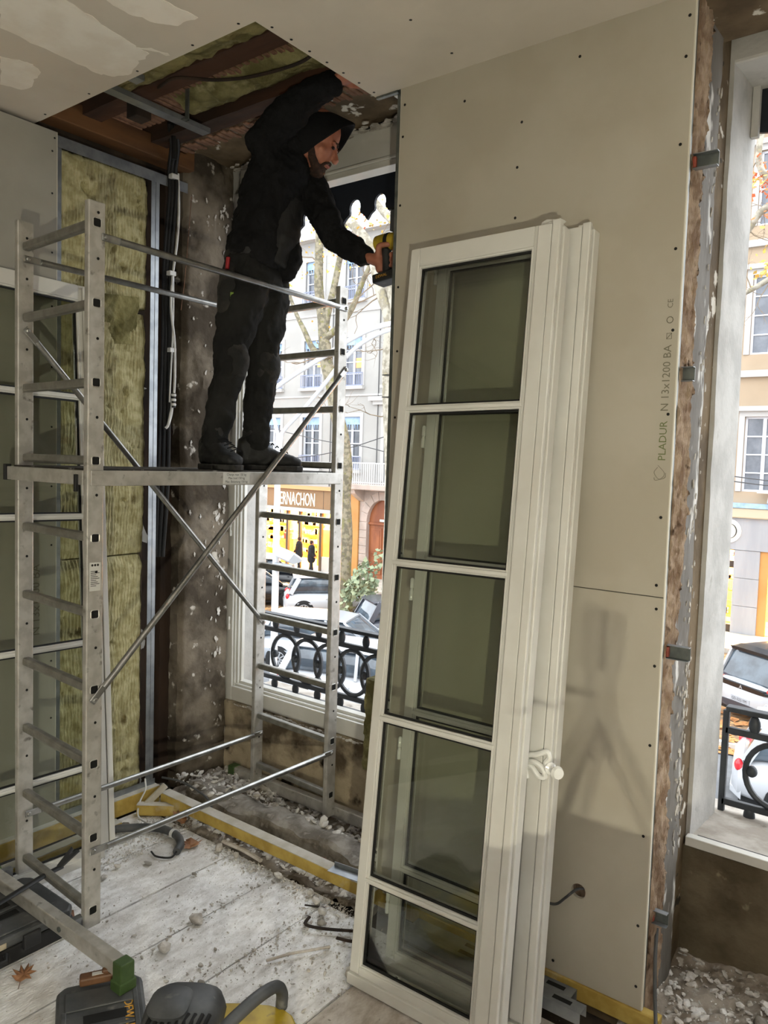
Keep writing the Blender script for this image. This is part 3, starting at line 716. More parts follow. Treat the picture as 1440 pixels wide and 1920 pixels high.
hg.build('ceiling_hanger', 'galvanised_dark', label='perforated metal hanger strap above the long ceiling profile', cat='hanger')
# other walls close the room behind the photographer
MB().box((-3.4, -3.7, -0.1), (4.4, -3.6, 3.2)).build('wall_back', 'pvc_white', kind='structure', label='plain wall behind the photographer', cat='wall')
MB().box((4.3, -3.6, -0.1), (4.4, 2.3, 3.2)).build('wall_right', 'pvc_white', kind='structure', label='plain wall on the far side of the room', cat='wall')
MB().box((-3.5, -3.7, 3.34), (4.4, 1.25, 3.4)).box((-1.35, 1.25, 3.34), (4.4, 3.05, 3.4)).box((-3.5, 1.2, 3.37), (-1.3, 3.05, 3.42)).build('roof', 'loft_dark', kind='structure', label='floor structure above the ceiling', cat='roof')
MB().box((-3.5, 2.46, 3.19), (-1.3, 3.0, 3.37)).box((-4.6, 2.81, -4.0), (-3.125, 3.0, 6.0)).box((-3.3, 2.27, -0.1), (-3.262, 2.82, 3.38)).box((-3.3, 2.72, -0.1), (-3.15, 2.82, 3.38)).box((-3.6, -3.7, 3.1), (-3.3, 3.0, 3.42)).box((-3.2, 2.81, -4.0), (0.9, 2.98, 0.28)).box((-3.2, 2.82, 3.19), (0.9, 3.0, 6.0)).build('exterior_wall', 'stone_grey', kind='structure', label='outer masonry around the two windows', cat='wall')
# ================================================================ window leaves leaning on the walls
def rot_lean(loc, yaw, lean, roll):
    m = Matrix.Translation(loc) @ Matrix.Rotation(roll, 4, (Matrix.Rotation(yaw, 3, 'Z') @ Vector((0, 1, 0)))) @ Matrix.Rotation(yaw, 4, 'Z') @ Matrix.Rotation(-lean, 4, 'X')
    return m
def make_leaf(label, m, handle=False, hinges=False, hook=False, astragal=True, mun=(0.304, 0.83, 1.34, 1.85), H=2.392):
    t = thing('window_leaf', label, 'window leaf', mat=m, group=None)
    D = 0.056
    P = lambda name, mb, mat='pvc_white', bev=0.003, par=t, **k: mb.build(name, mat, par, bevel=bev, **k)
    P('stile', MB().box((0, 0, 0.0), (0.036, D, H)))
    P('stile', MB().box((0.458, 0, 0.0), (0.50, D, H)))
    P('bottom_rail', MB().box((0.036, 0, -0.03), (0.458, D, 0.024)).box((0, -0.012, -0.035), (0.50, D, 0.0)))
    P('top_rail', MB().box((0.036, 0, H - 0.062), (0.458, D, H)))
    if astragal:
        P('meeting_stile', MB().box((0.474, -0.012, 0.01), (0.520, 0.012, H - 0.006)))
        P('edge_strip', MB().box((0.5003, 0.0005, 0.0), (0.536, 0.040, H + 0.004)).box((0.522, -0.016, 0.01), (0.548, 0.0, H + 0.002)).box((0.536, 0.012, 0.0), (0.55, 0.052, H - 0.01)))
        P('cover_line', MB().box((0.4728, -0.0005, 0.02), (0.4739, 0.001, H - 0.01)).box((0.5205, -0.011, 0.02), (0.5219, -0.002, H - 0.01)), 'cover_line', 0)
    # glazing bead, gasket
    zs = [0.024] + [z for z in mun] + [H - 0.062]
    for i, z in enumerate(mun):
        P('muntin', MB().box((0.034, 0.004, z - 0.012), (0.460, 0.046, z + 0.012)).box((0.034, -0.003, z - 0.006), (0.460, 0.004, z + 0.006)), bev=0.002)
    P('glazing_bead', MB().box((0.036, 0.002, 0.024), (0.043, 0.03, H - 0.062)).box((0.451, 0.002, 0.024), (0.458, 0.03, H - 0.062)).box((0.043, 0.002, H - 0.069), (0.451, 0.03, H - 0.062)).box((0.043, 0.002, 0.024), (0.451, 0.03, 0.031)), bev=0.002)
    for i in range(5):
        z0 = zs[i] + (0.007 if i == 0 else 0.012); z1 = zs[i + 1] - (0.007 if i == 4 else 0.012)
        g = P('glass_pane', MB().box((0.044, 0.020, z0), (0.450, 0.036, z1)), 'pane_glass', 0)
        w = 0.0065
        P('gasket', MB().box((0.043, 0.012, z0), (0.043 + w, 0.0195, z1)).box((0.451 - w, 0.012, z0), (0.451, 0.0195, z1)).box((0.043 + w, 0.012, z1 - w), (0.451 - w, 0.0195, z1)).box((0.043 + w, 0.012, z0), (0.451 - w, 0.0195, z0 + w)), 'gasket', 0, par=g)
    if hinges:
        for z in (0.14, 0.66, 1.2, 1.72, 2.28):
            P('hinge', MB().lathe([(0.006, 0), (0.007, 0.004), (0.007, 0.03), (0.005, 0.034), (0.005, 0.04), (0.007, 0.042), (0.007, 0.07), (0.004, 0.076)], (-0.009, 0.004, z)), 'acrylic_white', 0, smooth=True)
    if hook:
        P('latch_hook', MB().prism([(0.03, 0), (0.02, 0.006), (-0.03, 0.014), (-0.045, 0.008), (-0.05, -0.006), (-0.036, -0.004), (-0.01, -0.002), (0.02, -0.006)], (0.515, 0.03, H + 0.008), (1, 0, 0), (0, 0, 1), 0.012), 'pvc_white', 0.001)
    if handle:
        z = 0.775
        h = MB()
        h.lathe([(0.012, 0), (0.018, 0.003), (0.018, 0.008), (0.010, 0.012), (0.009, 0.03), (0.016, 0.036), (0.02, 0.046), (0.016, 0.056), (0.004, 0.058)], (0.545, -0.014, z), (0.80, -0.60, 0))
        k = P('handle', h, 'acrylic_white', 0, smooth=True, label='white moulded window handle')
        sc = MB()
        sc.tube(bez([(0.455, -0.014, z + 0.005), (0.475, -0.018, z + 0.022), (0.505, -0.02, z + 0.03), (0.535, -0.02, z + 0.045), (0.545, -0.02, z + 0.03), (0.535, -0.018, z + 0.012), (0.56, -0.02, z + 0.0)], 6), 0.0085, 8)
        sc.tube(bez([(0.47, -0.014, z + 0.0), (0.50, -0.02, z + 0.006), (0.525, -0.02, z - 0.004), (0.535, -0.02, z - 0.028), (0.515, -0.02, z - 0.03), (0.49, -0.018, z - 0.01), (0.47, -0.016, z - 0.02), (0.475, -0.016, z - 0.048)], 6), 0.0085, 8)
        sc.tube([(0.465, -0.01, z - 0.02), (0.465, -0.016, z + 0.026)], 0.012, 10)
        sc.build('handle_scroll', 'acrylic_white', k, smooth=True)
    return t
make_leaf('white five-pane window leaf in front, leaning on the plasterboard pier', rot_lean((-1.53, 1.887, 0.036), 0, rad(6.4), rad(-0.9)), hook=True)
make_leaf('white five-pane window leaf behind the front one, with hinges and a scrolled handle', rot_lean((-1.485, 2.02, 0.036), 0, rad(5.2), rad(-0.6)), handle=True, hinges=True)
make_leaf('white window leaf leaning on the yellow wool side wall behind the scaffold', rot_lean((-2.838, 1.325, 0.036), rad(90), rad(5.5), rad(0)) @ Matrix.Rotation(rad(1.2), 4, 'Y'), mun=(0.36, 0.88, 1.41, 1.91), H=2.385)

# ================================================================ scaffold
sc = thing('scaffold_tower', 'narrow aluminium ladder scaffold with a work platform that the man stands on', 'scaffold', (-2.53, 2.02, 0.0))
rails = {'NR': (-2.287, 1.425, 2.495), 'NL': (-2.787, 1.455, 2.52), 'FR': (-2.285, 2.63, 2.46), 'FL': (-2.795, 2.655, 2.50)}
for k, (x, y, top) in rails.items():
    b = 0.10 if k[0] == 'N' else 0.055
    mb = MB().box((x - 0.012, y - 0.03, b), (x + 0.012, y + 0.03, top))
    r = mb.build('ladder_rail', 'aluminium', sc, bevel=0.004)
    hm = MB()
    side = 1
    for z in [0.30 + 0.252 * i for i in range(9)] + [2.46]:
        if z < top - 0.02:
            hm.lathe([(0.0048, 0), (0.0048, 0.0012)], (x + 0.0121, y + 0.004, z), (1, 0, 0), 8)
    hm.build('bolt_hole', 'black_hole', r)
zr = [0.160 + 0.2520 * k for k in range(10)]
for e in 'NF':
    for z in zr:
        a = rails[e + 'L']; b = rails[e + 'R']
        if e == 'F' and z > 2.41: z -= 0.03
        p = Vector((a[0] + 0.012, a[1], z)); q = Vector((b[0] - 0.012, b[1], z))
        rg = MB().bar(p, q, 0.030, 0.030).build('rung', 'aluminium_rung', sc, bevel=0.008)
        MB().tube([(b[0] + 0.0125, b[1] + dy, z + dz) for dy, dz in ((-0.010, -0.0145), (0.010, -0.0145), (0.0145, -0.010), (0.0145, 0.010), (0.010, 0.0145), (-0.010, 0.0145), (-0.0145, 0.010), (-0.0145, -0.010))], 0.002, 5, closed=True).build('rung_rim', 'aluminium', rg)
        MB().prism([(-0.010, -0.0135), (0.010, -0.0135), (0.0135, -0.010), (0.0135, 0.010), (0.010, 0.0135), (-0.010, 0.0135), (-0.0135, 0.010), (-0.0135, -0.010)], (b[0] + 0.0121, b[1], z), (0, 1, 0), (0, 0, 1), 0.0006).build('rung_opening', 'black_hole', rg)
# foot bars with green end caps
def foot_bar(x0, x1, y, z0, z1):
    f = MB().box((x0, y - 0.02, z0), (x1, y + 0.02, z1)).build('foot_bar', 'aluminium', sc, bevel=0.004)
    for x in (-2.31, -2.76): MB().lathe([(0.009, 0), (0.009, 0.004), (0.005, 0.006)], (x, y - 0.02, (z0 + z1) / 2), (0, -1, 0), 10).build('bolt', 'galvanised_dark', f)
    return f
foot_bar(-2.80, -1.995, 1.345, 0.102, 0.150)
for x in (-2.30, -2.775): MB().box((x - 0.012, 1.366, 0.108), (x + 0.012, 1.40, 0.145)).build('bar_bracket', 'galvanised', sc)
foot_bar(-2.99, -1.98, 2.685, 0.035, 0.090)
def foot(x, y, z0, z1, d):
    MB().box((x - 0.022, y - 0.025, (z0 + z1) / 2 - 0.015), (x + 0.022, y + 0.025, z1 + 0.004)).box((x - 0.026, y - 0.03, z0), (x + 0.026, y + 0.03, (z0 + z1) / 2 - 0.010)).build('foot_cap', 'green_plastic', sc, bevel=0.004)
foot(-1.975, 1.342, 0.067, 0.152, 1); foot(-2.808, 1.345, 0.0, 0.150, -1); foot(-2.99, 2.685, 0.02, 0.09, -1); foot(-1.97, 2.685, 0.02, 0.09, 1)
def brace(p, q, name='brace_tube', r=0.0115):
    p = Vector(p); q = Vector(q); d = (q - p).normalized()
    b = MB().tube([p + d * 0.05, q - d * 0.05], r, 10).build(name, 'steel_brace', sc, smooth=True)
    for s, o in ((p, 1), (q, -1)):
        m = MB().bar(s - d * 0.012 * o, s + d * 0.06 * o, 0.006, 0.024, (0, 0, 1))
        m.lathe([(0.009, -0.004), (0.009, 0.008), (0.005, 0.01)], s, (1, 0, 0), 8)
        m.build('brace_end', 'steel_brace', b, bevel=0.002, seg=1)
    return b
XR = -2.268; XL2 = -2.765
brace((XR, 1.45, 2.386), (XR, 2.64, 2.366), 'guard_rail'); brace((XL2, 1.455, 2.384), (XL2, 2.655, 2.372), 'guard_rail')
brace((XR, 1.42, 0.368), (XR, 2.62, 0.362)); brace((XL2, 1.46, 0.33), (XL2, 2.655, 0.325))
brace((XR, 1.42, 0.884), (XR, 2.65, 2.10), 'diagonal_brace'); brace((XL2, 1.455, 2.13), (XL2, 2.655, 0.885), 'diagonal_brace')
# platform
pf = MB().box((-2.775, 1.41, 1.632), (-2.285, 2.645, 1.645)).build('platform_board', 'platform_ply', sc, bevel=0.002)
be = MB().box((-2.285, 1.405, 1.590), (-2.270, 2.64, 1.641)).box((-2.79, 1.405, 1.590), (-2.775, 2.64, 1.641)).box((-2.79, 1.392, 1.592), (-2.30, 1.404, 1.640)).box((-2.79, 2.64, 1.592), (-2.285, 2.652, 1.640)).build('platform_beam', 'aluminium', sc, bevel=0.003)
MB().box((-2.803, 1.385, 1.59), (-2.79, 1.41, 1.648)).build('end_cap', 'tool_dark', be, bevel=0.002)
MB().box((-2.335, 1.382, 1.57), (-2.322, 1.394, 1.626)).build('end_cap', 'tool_dark', be, bevel=0.002)
MB().box((-2.2699, 1.955, 1.595), (-2.2692, 2.09, 1.637)).build('sticker', 'sticker', be)
for k, s in enumerate(('Charge max 150 kg', 'Max load 150 kg', 'Max. Belastung 150 kg')):
    text_obj('sticker_text', s, 0.0125, (-2.2688, 2.022, 1.626 - 0.0135 * k), (0, 1, 0), (0, 0, 1), 'ink', sc, align='CENTER')
mb = MB().box((rails['NR'][0] + 0.0122, 1.405, 1.246), (rails['NR'][0] + 0.0126, 1.445, 1.34)); mb.build('rating_label', 'sticker', sc)
mb = MB()
for k in range(9): mb.box((rails['NR'][0] + 0.0127, 1.409, 1.262 + 0.006 * k), (rails['NR'][0] + 0.013, 1.409 + 0.02 + 0.012 * ((k * 5) % 3) / 2, 1.264 + 0.006 * k))
mb.lathe([(0.004, 0), (0.004, 0.0004)], (rails['NR'][0] + 0.0126, 1.415, 1.331), (1, 0, 0), 10).lathe([(0.004, 0), (0.004, 0.0004)], (rails['NR'][0] + 0.0126, 1.425, 1.331), (1, 0, 0), 10).lathe([(0.004, 0), (0.004, 0.0004)], (rails['NR'][0] + 0.0126, 1.435, 1.331), (1, 0, 0), 10)
mb.build('rating_print', 'ink', sc)

# ================================================================ timber battens
def batten(name, p, q, w, h, label, up=(0, 0, 1)):
    t = thing(name, label, 'batten', p)
    P = Vector(p); Q = Vector(q)
    MB().bar(P, Q, w, h).build('timber', 'treated_wood', t, bevel=0.003)
    d = Vector((0, 0, h / 2 + 0.0015)); MB().bar(P + d, Q + d, w * 0.96, 0.003).build('dust_layer', 'dusty_top', t)
    return t
batten('timber_batten', (-3.005, 2.262, 0.062), (-1.70, 2.262, 0.062), 0.055, 0.048, 'long yellow batten lying across the floor in front of the rubble')
batten('timber_batten', (-3.10, 1.20, 0.046), (-3.10, 2.285, 0.046), 0.045, 0.078, 'yellow batten at the foot of the mineral wool wall')
batten('timber_batten', (-3.05, 2.14, 0.026), (-2.90, 2.26, 0.026), 0.04, 0.05, 'short yellow offcut wedged between the two battens')
batten('timber_batten', (-2.96, 1.2, 0.02), (-2.99, 2.0, 0.02), 0.05, 0.035, 'yellow batten on the floor seen through the leaf on the left wall')
MB().box((-2.92, 1.20, 0.0), (-2.86, 1.82, 0.012)).build('floor_profile', 'galvanised_dark', label='dull metal strip on the floor behind the leaf on the left wall', cat='metal profile', bevel=0.002)
# slat of wood by the corner
mb = MB().bar((-3.03, 2.17, 0.04), (-2.985, 2.25, 0.125), 0.03, 0.012, (1, 0, 0.4)); mb.build('wood_shim', 'dusty_top', label='small dusty wood shim standing between the battens in the corner', cat='wood piece', bevel=0.002)

# ================================================================ metal studs lying under the pier
def stud(p, q, label, w=0.048, h=0.036):
    t = thing('metal_stud', label, 'metal profile', p)
    P = Vector(p); Q = Vector(q); d = (Q - P).normalized(); sd = d.cross(Vector((0, 0, 1))).normalized()
    MB().bar(P, Q, w, 0.0015).build('profile_web', 'galvanised', t)
    for s in (-1, 1):
        o = sd * (s * w / 2) - Vector((0, 0, h / 2)); MB().bar(P + o, Q + o, 0.0015, h).build('profile_flange', 'galvanised', t)
    n = max(1, int((Q - P).length / 0.3)); sl = MB()
    for k in range(n):
        c = P + (Q - P) * ((k + 0.8) / n); sl.bar(c - d * 0.03, c + d * 0.03, 0.018, 0.0006)
        o = sd * 0; 
        sl.v[-8:] = [(v[0], v[1], v[2] + 0.0012) for v in sl.v[-8:]]
    sl.build('web_slot', 'black_hole', t)
    return t
stud((-1.52, 2.155, 0.075), (-0.84, 2.155, 0.075), 'slotted galvanised stud lying just in front of the pier, end past the leaf')
stud((-1.50, 2.215, 0.06), (-0.90, 2.225, 0.06), 'galvanised stud lying tight against the yellow batten of the pier')
stud((-1.46, 2.085, 0.045), (-0.97, 2.07, 0.045), 'galvanised stud lying lowest on the boards under the window leaves')
t = thing('metal_angle', 'bright folded metal offcut at the end of the long batten', 'metal profile', (-1.83, 2.26, 0.09))
MB().bar((-1.93, 2.245, 0.092), (-1.76, 2.268, 0.09), 0.05, 0.0015).build('angle_plate', 'galvanised', t)
MB().bar((-1.93, 2.268, 0.1), (-1.76, 2.291, 0.098), 0.0015, 0.02).build('angle_lip', 'galvanised', t)

# ================================================================ broken concrete ledge and rubble
lg = MB()
def ledge(p, u, v):
    return 0.03 * fbm(p, 5) + 0.014 * fbm(p, 18)
rings = []
for k in range(46):
    x = -2.98 + 1.22 * k / 45; c = Vector((x, 2.445 + 0.012 * math.sin(x * 5), 0)); w = 0.075 + 0.03 * fbm((x, 1, 0), 5); h = 0.085 + 0.02 * fbm((x, 7, 0), 4)
    ring = []
    for a, b in ((-1, -0.4), (-1.05, 0.4), (-0.95, 0.85), (-0.6, 1), (0, 1.03), (0.6, 1), (0.95, 0.8), (1, 0.2), (0.9, -0.4)):
        p = Vector((x, c.y + a * w, 0.0 + b * h)); p += Vector((0, 0.016 * fbm(p, 14), 0.014 * fbm(p + Vector((3, 0, 0)), 12))); ring.append(p)
    rings.append(ring)
lg.loft(rings); lg.build('concrete_ledge', 'concrete', smooth=True, angle=25, label='broken concrete ledge running along the rubble below the window', cat='ledge')
def rubble_bed(name, x0, x1, y0, y1, zf, label, nx=120, ny=50):
    return MB().grid((x0, y0, 0), (x1 - x0, 0, 0), (0, y1 - y0, 0), nx, ny, zf).build(name, 'rubble_base', smooth=True, label=label, cat='rubble', kind='stuff')
def z1(p, u, v): return -0.02 + 0.055 * v * (0.4 + 0.6 * (1 - u)) + 0.025 * fbm(p, 7) + 0.012 * fbm(p, 24) + 0.05 * max(0, 1 - (p - Vector((-2.9, 2.55, 0))).length * 3.2)
def z2(p, u, v): return -0.025 + 0.05 * v + 0.10 * max(0, 1 - abs(p.x + 0.25) * 2.2) * max(0, 1 - abs(p.y - 2.45) * 3) + 0.025 * fbm(p, 7) + 0.012 * fbm(p, 24)
rubble_bed('rubble_bed', -3.14, -1.72, 2.22, 2.76, z1, 'bed of plaster rubble in the recess under the first window')
rubble_bed('rubble_bed', -0.78, 0.75, 2.05, 2.76, z2, 'bed of grey plaster rubble in the bare window opening')
def scatter(name, n, fn, rng, mat, label, seed, cat='rubble'):
    rr = random.Random(seed); mb = MB()
    for k in range(n):
        q = fn(rr)
        if q is None: continue
        r = rng[0] + (rng[1] - rng[0]) * rr.random() ** 2.4
        mb.chunk((q[0], q[1], q[2] + r * 0.22), r, rr, flat=True)
    return mb.build(name, mat, label=label, cat=cat, kind='stuff')
def f1(rr):
    x = rr.uniform(-3.1, -1.75); y = rr.uniform(2.27, 2.73)
    if 2.37 < y < 2.52:
        return (x, y, 0.088) if (x < -2.7 or y > 2.48) and rr.random() < 0.5 else None
    return (x, y, z1(Vector((x, y, 0)), (x + 3.14) / 1.42, (y - 2.22) / 0.54))
def f2(rr):
    x = rr.uniform(-0.74, 0.7); y = rr.uniform(2.06, 2.73); return (x, y, z2(Vector((x, y, 0)), 0.5, (y - 2.05) / 0.71))
scatter('rubble_chips', 2000, f1, (0.004, 0.026), 'rubble', 'loose plaster chips covering the recess floor behind the long batten', 21)
scatter('rubble_chips', 2000, f2, (0.003, 0.02), 'rubble', 'loose plaster chips on the floor of the bare opening', 22)
def f3(rr):   # along the joints and corner of the floorboards
    m = rr.random()
    if m < 0.34: return (rr.uniform(-3.0, -2.72), rr.uniform(1.75, 2.22), 0.0)
    if m < 0.5: return (rr.choice([-2.17, -1.885, -1.885, -1.51]) + rr.gauss(0, 0.025), rr.uniform(1.25, 2.15), 0.0)
    if m < 0.72: return (rr.uniform(-2.6, -1.75), 2.2 - abs(rr.gauss(0, 0.05)), 0.0)
    if m < 0.85: return (rr.uniform(-1.9, -1.5), rr.uniform(1.75, 2.2), 0.0)
    return (rr.uniform(-2.75, -1.5), rr.uniform(1.25, 2.15), 0.0)
scatter('floor_grit', 2400, f3, (0.0014, 0.008), 'chip_white', 'small white plaster grit strewn over the floorboards', 23, 'grit')
scatter('floor_grit', 3200, f3, (0.0008, 0.0035), 'chip_white', 'finest white plaster grains between the floor joints', 25, 'grit')
def f4(rr):
    return (rr.uniform(-2.8, -0.9), rr.uniform(0.9, 2.2), 0.0)
scatter('floor_grit', 2400, f4, (0.0008, 0.003), 'chip_white', 'fine plaster dust specks over the floorboards', 24, 'grit')
# single larger stones
stones = [((-2.165, 1.775, 0.012), 0.030, (1.7, 0.9, 0.6), 'long white plaster lump on the boards beside a floor joint'),
          ((-2.11, 1.592, 0.012), 0.026, (1.1, 1, 0.7), 'round grey plaster lump on the joint nearest the tool case'),
          ((-2.70, 1.80, 0.010), 0.017, (1.2, 1, 0.7), 'small white lump beside the near scaffold rail'),
          ((-2.67, 1.72, 0.008), 0.015, (1, 1.2, 0.7), 'small grey lump on the boards just in front of the near scaffold rail'),
          ((-2.63, 1.90, 0.006), 0.016, (1.7, 0.8, 0.35), 'flat dark plaster flake in the middle of the boards'),
          ((-2.42, 1.97, 0.006), 0.014, (1.5, 0.8, 0.4), 'thin brown flake on the boards past the grey hose'),
          ((-2.50, 2.165, 0.014), 0.022, (1, 1, 1), 'upright white stone against the long batten'),
          ((-2.40, 2.175, 0.012), 0.018, (1, 1, 0.9), 'rounded stone under the middle of the long batten'),
          ((-2.15, 2.175, 0.012), 0.019, (1.3, 1, 0.8), 'tan stone beside the joint below the long batten'),
          ((-1.96, 2.165, 0.014), 0.019, (1, 1, 0.9), 'pale rounded stone near the end of the long batten'),
          ((-1.905, 2.14, 0.014), 0.022, (1.2, 1, 0.8), 'grey stone beside the bright metal offcut'),
          ((-1.84, 2.10, 0.014), 0.024, (1.3, 0.9, 0.9), 'large grey stone next to the bottom of the front leaf'),
          ((-1.80, 2.05, 0.014), 0.02, (1.2, 1, 0.7), 'brown-grey stone left of the front leaf'),
          ((-1.535, 1.90, 0.02), 0.026, (1, 1, 1.1), 'white plaster block against the bottom corner of the front leaf'),
          ((-1.875, 1.56, 0.01), 0.02, (1.4, 0.8, 0.6), 'dark curled plaster lump on the joint above the yellow machine'),
          ((-1.95, 1.62, 0.008), 0.012, (1, 1, 0.8), 'little buff stone above the yellow machine'),
          ((-2.94, 2.40, 0.085), 0.045, (1.5, 0.9, 0.6), 'dark broken concrete lump at the corner of the ledge'),
          ((-2.86, 2.30, 0.04), 0.026, (1.5, 0.8, 0.7), 'white plaster slab behind the end of the long batten'),
          ((-2.70, 2.33, 0.035), 0.022, (1, 1, 0.8), 'white rounded stone behind the long batten'),
          ((-2.06, 2.34, 0.04), 0.024, (1.2, 1, 0.8), 'reddish brick bit between batten and ledge'),
          ((-1.96, 2.36, 0.03), 0.026, (1.3, 1, 0.7), 'white plaster shard at the end of the ledge'),
          ((-2.90, 2.08, 0.012), 0.024, (1.8, 0.8, 0.4), 'flat grey slate of plaster under the loose white cable'),
          ((-2.97, 2.02, 0.015), 0.026, (1.3, 1, 0.5), 'dark stone at the foot of the mineral wool'),
          ((-0.34, 2.26, 0.055), 0.055, (1.5, 1, 0.55), 'big grey slab of plaster in the bare opening'),
          ((-0.50, 2.36, 0.05), 0.034, (1.3, 1, 0.7), 'angular dark stone in the rubble of the bare opening'),
          ((-0.56, 2.22, 0.03), 0.02, (1, 1, 0.9), 'white pebble of plaster by the black cable'),
          ((-0.40, 2.46, 0.06), 0.032, (1.2, 0.9, 0.8), 'grey stone near the dark apron wall'),
          ((-0.30, 2.40, 0.085), 0.026, (1.2, 1, 0.8), 'pale stone on top of the rubble pile'),
          ((-0.46, 2.25, 0.035), 0.028, (1.2, 1, 0.7), 'buff stone left of the big grey slab')]
rr = random.Random(31)
for i, (c, r, sq, lab) in enumerate(stones):
    mat = 'lath_wood' if 'reddish' in lab else 'concrete' if 'dark' in lab or 'brown' in lab else 'chip_white' if 'white' in lab else 'rubble'
    MB().chunk(c, r, rr, sq).build('stone', mat, label=lab, cat='stone', group='single loose stones on the floor', bevel=0.003, seg=1)
# sticks of wood and bent strips
for pts, r, lab in (([(-1.80, 1.775, 0.008), (-1.76, 1.85, 0.012), (-1.72, 1.91, 0.012), (-1.685, 1.968, 0.01)], 0.006, 'dark splinter of wood lying across the brown boards'),
                    ([(-1.86, 2.05, 0.01), (-1.83, 2.0, 0.016), (-1.76, 2.03, 0.014), (-1.66, 2.10, 0.012)], 0.007, 'bent dark strip of wood near the front leaf'),
                    ([(-1.70, 2.02, 0.01), (-1.64, 2.04, 0.012), (-1.60, 2.09, 0.012)], 0.007, 'short dark chip of wood touching the front leaf'),
                    ([(-1.93, 2.10, 0.006), (-1.86, 2.135, 0.007)], 0.004, 'thin black splinter near the grey stones'),
                    ([(-2.52, 2.205, 0.02), (-2.40, 2.212, 0.018), (-2.28, 2.205, 0.016)], 0.011, 'brown board offcut tucked under the long batten')):
    MB().tube(bez(pts, 4), r, 6, flat=0.7).build('wood_splinter', 'old_wood' if 'brown board' not in lab else 'plank_brown', label=lab, cat='splinter')
# dry leaves
def dry_leaf(c, s, yaw, tilt, label):
    t = bpy.data.objects  # noqa
    pts = []
    prof = [(0, -0.5), (0.25, -0.42), (0.5, -0.30), (0.32, -0.12), (0.62, 0.10), (0.30, 0.14), (0.34, 0.46), (0.12, 0.30), (0, 0.62), (-0.12, 0.30), (-0.34, 0.46), (-0.30, 0.14), (-0.62, 0.10), (-0.32, -0.12), (-0.5, -0.30), (-0.25, -0.42)]
    m = Matrix.Translation(c) @ Matrix.Rotation(yaw, 4, 'Z') @ Matrix.Rotation(tilt, 4, 'X')
    def q(a, b, r=1.0): return m @ Vector((a * s * r, b * s * r, s * (0.32 * abs(a) + 0.28 * b * b + 0.10 * math.sin(a * 9)) * r))
    N = len(prof); vs = [q(0, 0)] + [q(a, b, 0.55) for a, b in prof] + [q(a, b) for a, b in prof]; fs = []
    for k in range(N):
        j = (k + 1) % N; fs += [(0, 1 + k, 1 + j), (1 + k, 1 + N + k, 1 + N + j, 1 + j)]
    o = MB().add(vs, fs).build('dry_leaf', 'dry_leaf', smooth=True, label=label, cat='leaf')
    so = o.modifiers.new('thick', 'SOLIDIFY'); so.thickness = 0.0008
    MB().tube([m @ Vector((0, -0.5 * s, 0.07 * s)), m @ Vector((0.05 * s, -0.9 * s, 0.02 * s))], 0.0012, 5).build('leaf_stalk', 'brown_plastic', o)
dry_leaf((-2.345, 1.225, 0.008), 0.062, rad(40), rad(14), 'curled brown plane leaf on the boards beside the black tool case')
dry_leaf((-2.82, 2.20, 0.03), 0.07, rad(110), rad(35), 'brown plane leaf leaning on the long batten in the corner')
dry_leaf((-2.62, 2.11, 0.004), 0.085, rad(200), rad(4), 'pale flattened brown leaf on the boards beside the hose end')

# ================================================================ cables and hoses
def cable(name, pts, r, mat, label, n=10, cat='cable'):
    return MB().tube(bez(pts, n), r, 8).build(name, mat, smooth=True, label=label, cat=cat)
h = thing('conduit_hose', 'thick dark grey conduit hose curling on the floorboards by the scaffold', 'hose', (-2.8, 2.05, 0.02))
MB().tube(bez([(-3.03, 1.87, 0.02), (-2.94, 2.0, 0.02), (-2.83, 2.09, 0.022), (-2.72, 2.105, 0.022), (-2.645, 2.075, 0.02), (-2.60, 2.02, 0.018)], 14), 0.017, 12).build('hose', 'tool_grey', h, smooth=True)
MB().tube(bez([(-2.60, 2.02, 0.018), (-2.595, 1.985, 0.008), (-2.65, 1.955, 0.006), (-2.70, 1.965, 0.006)], 8), 0.004, 8).build('hose_wire', 'tool_dark', h, smooth=True)
MB().lathe([(0.0185, -0.008), (0.0185, 0.008)], (-2.735, 2.105, 0.022), (1, 0.1, 0), 14).build('tape', 'cable_white', h)
cable('floor_cable', [(-3.098, 2.215, 0.135), (-3.06, 2.19, 0.10), (-3.05, 2.15, 0.05), (-2.98, 2.10, 0.02), (-2.86, 2.10, 0.02), (-2.76, 2.15, 0.012)], 0.004, 'cable_white', 'thin white cable dropping from the stud to the floor corner')
cable('floor_cable', [(-3.08, 2.30, 0.12), (-2.96, 2.33, 0.12), (-2.80, 2.34, 0.09), (-2.70, 2.30, 0.06), (-2.68, 2.27, 0.04)], 0.005, 'tool_grey', 'grey cable arching over the rubble behind the long batten')
cb = thing('cable_bundle', 'bundle of black and white cables hanging in the dark stud bay', 'cable', (-3.15, 2.33, 2.5))
for k, (dx, dy, r, mt) in enumerate(((0, 0, 0.010, 'tool_dark'), (0.012, 0.012, 0.009, 'tool_dark'), (-0.006, -0.014, 0.008, 'tool_dark'))):
    MB().tube(bez([(-2.93 + dx, 2.20 + dy, 3.16), (-3.02 + dx, 2.28 + dy, 3.10), (-3.095 + dx, 2.325 + dy, 3.03), (-3.10 + dx, 2.335 + dy, 2.93), (-3.135 + dx, 2.335 + dy, 2.6), (-3.14 + dx, 2.335 + dy, 2.2), (-3.14 + dx, 2.33 + dy * 1.6, 1.6), (-3.15 + dx, 2.32 + dy, 1.2)], 8), r, 8).build('black_cable', mt, cb, smooth=True)
MB().tube([(-2.96, 2.225, 3.2), (-2.955, 2.23, 3.02)], 0.011, 8).build('black_cable', 'tool_dark', cb, smooth=True)
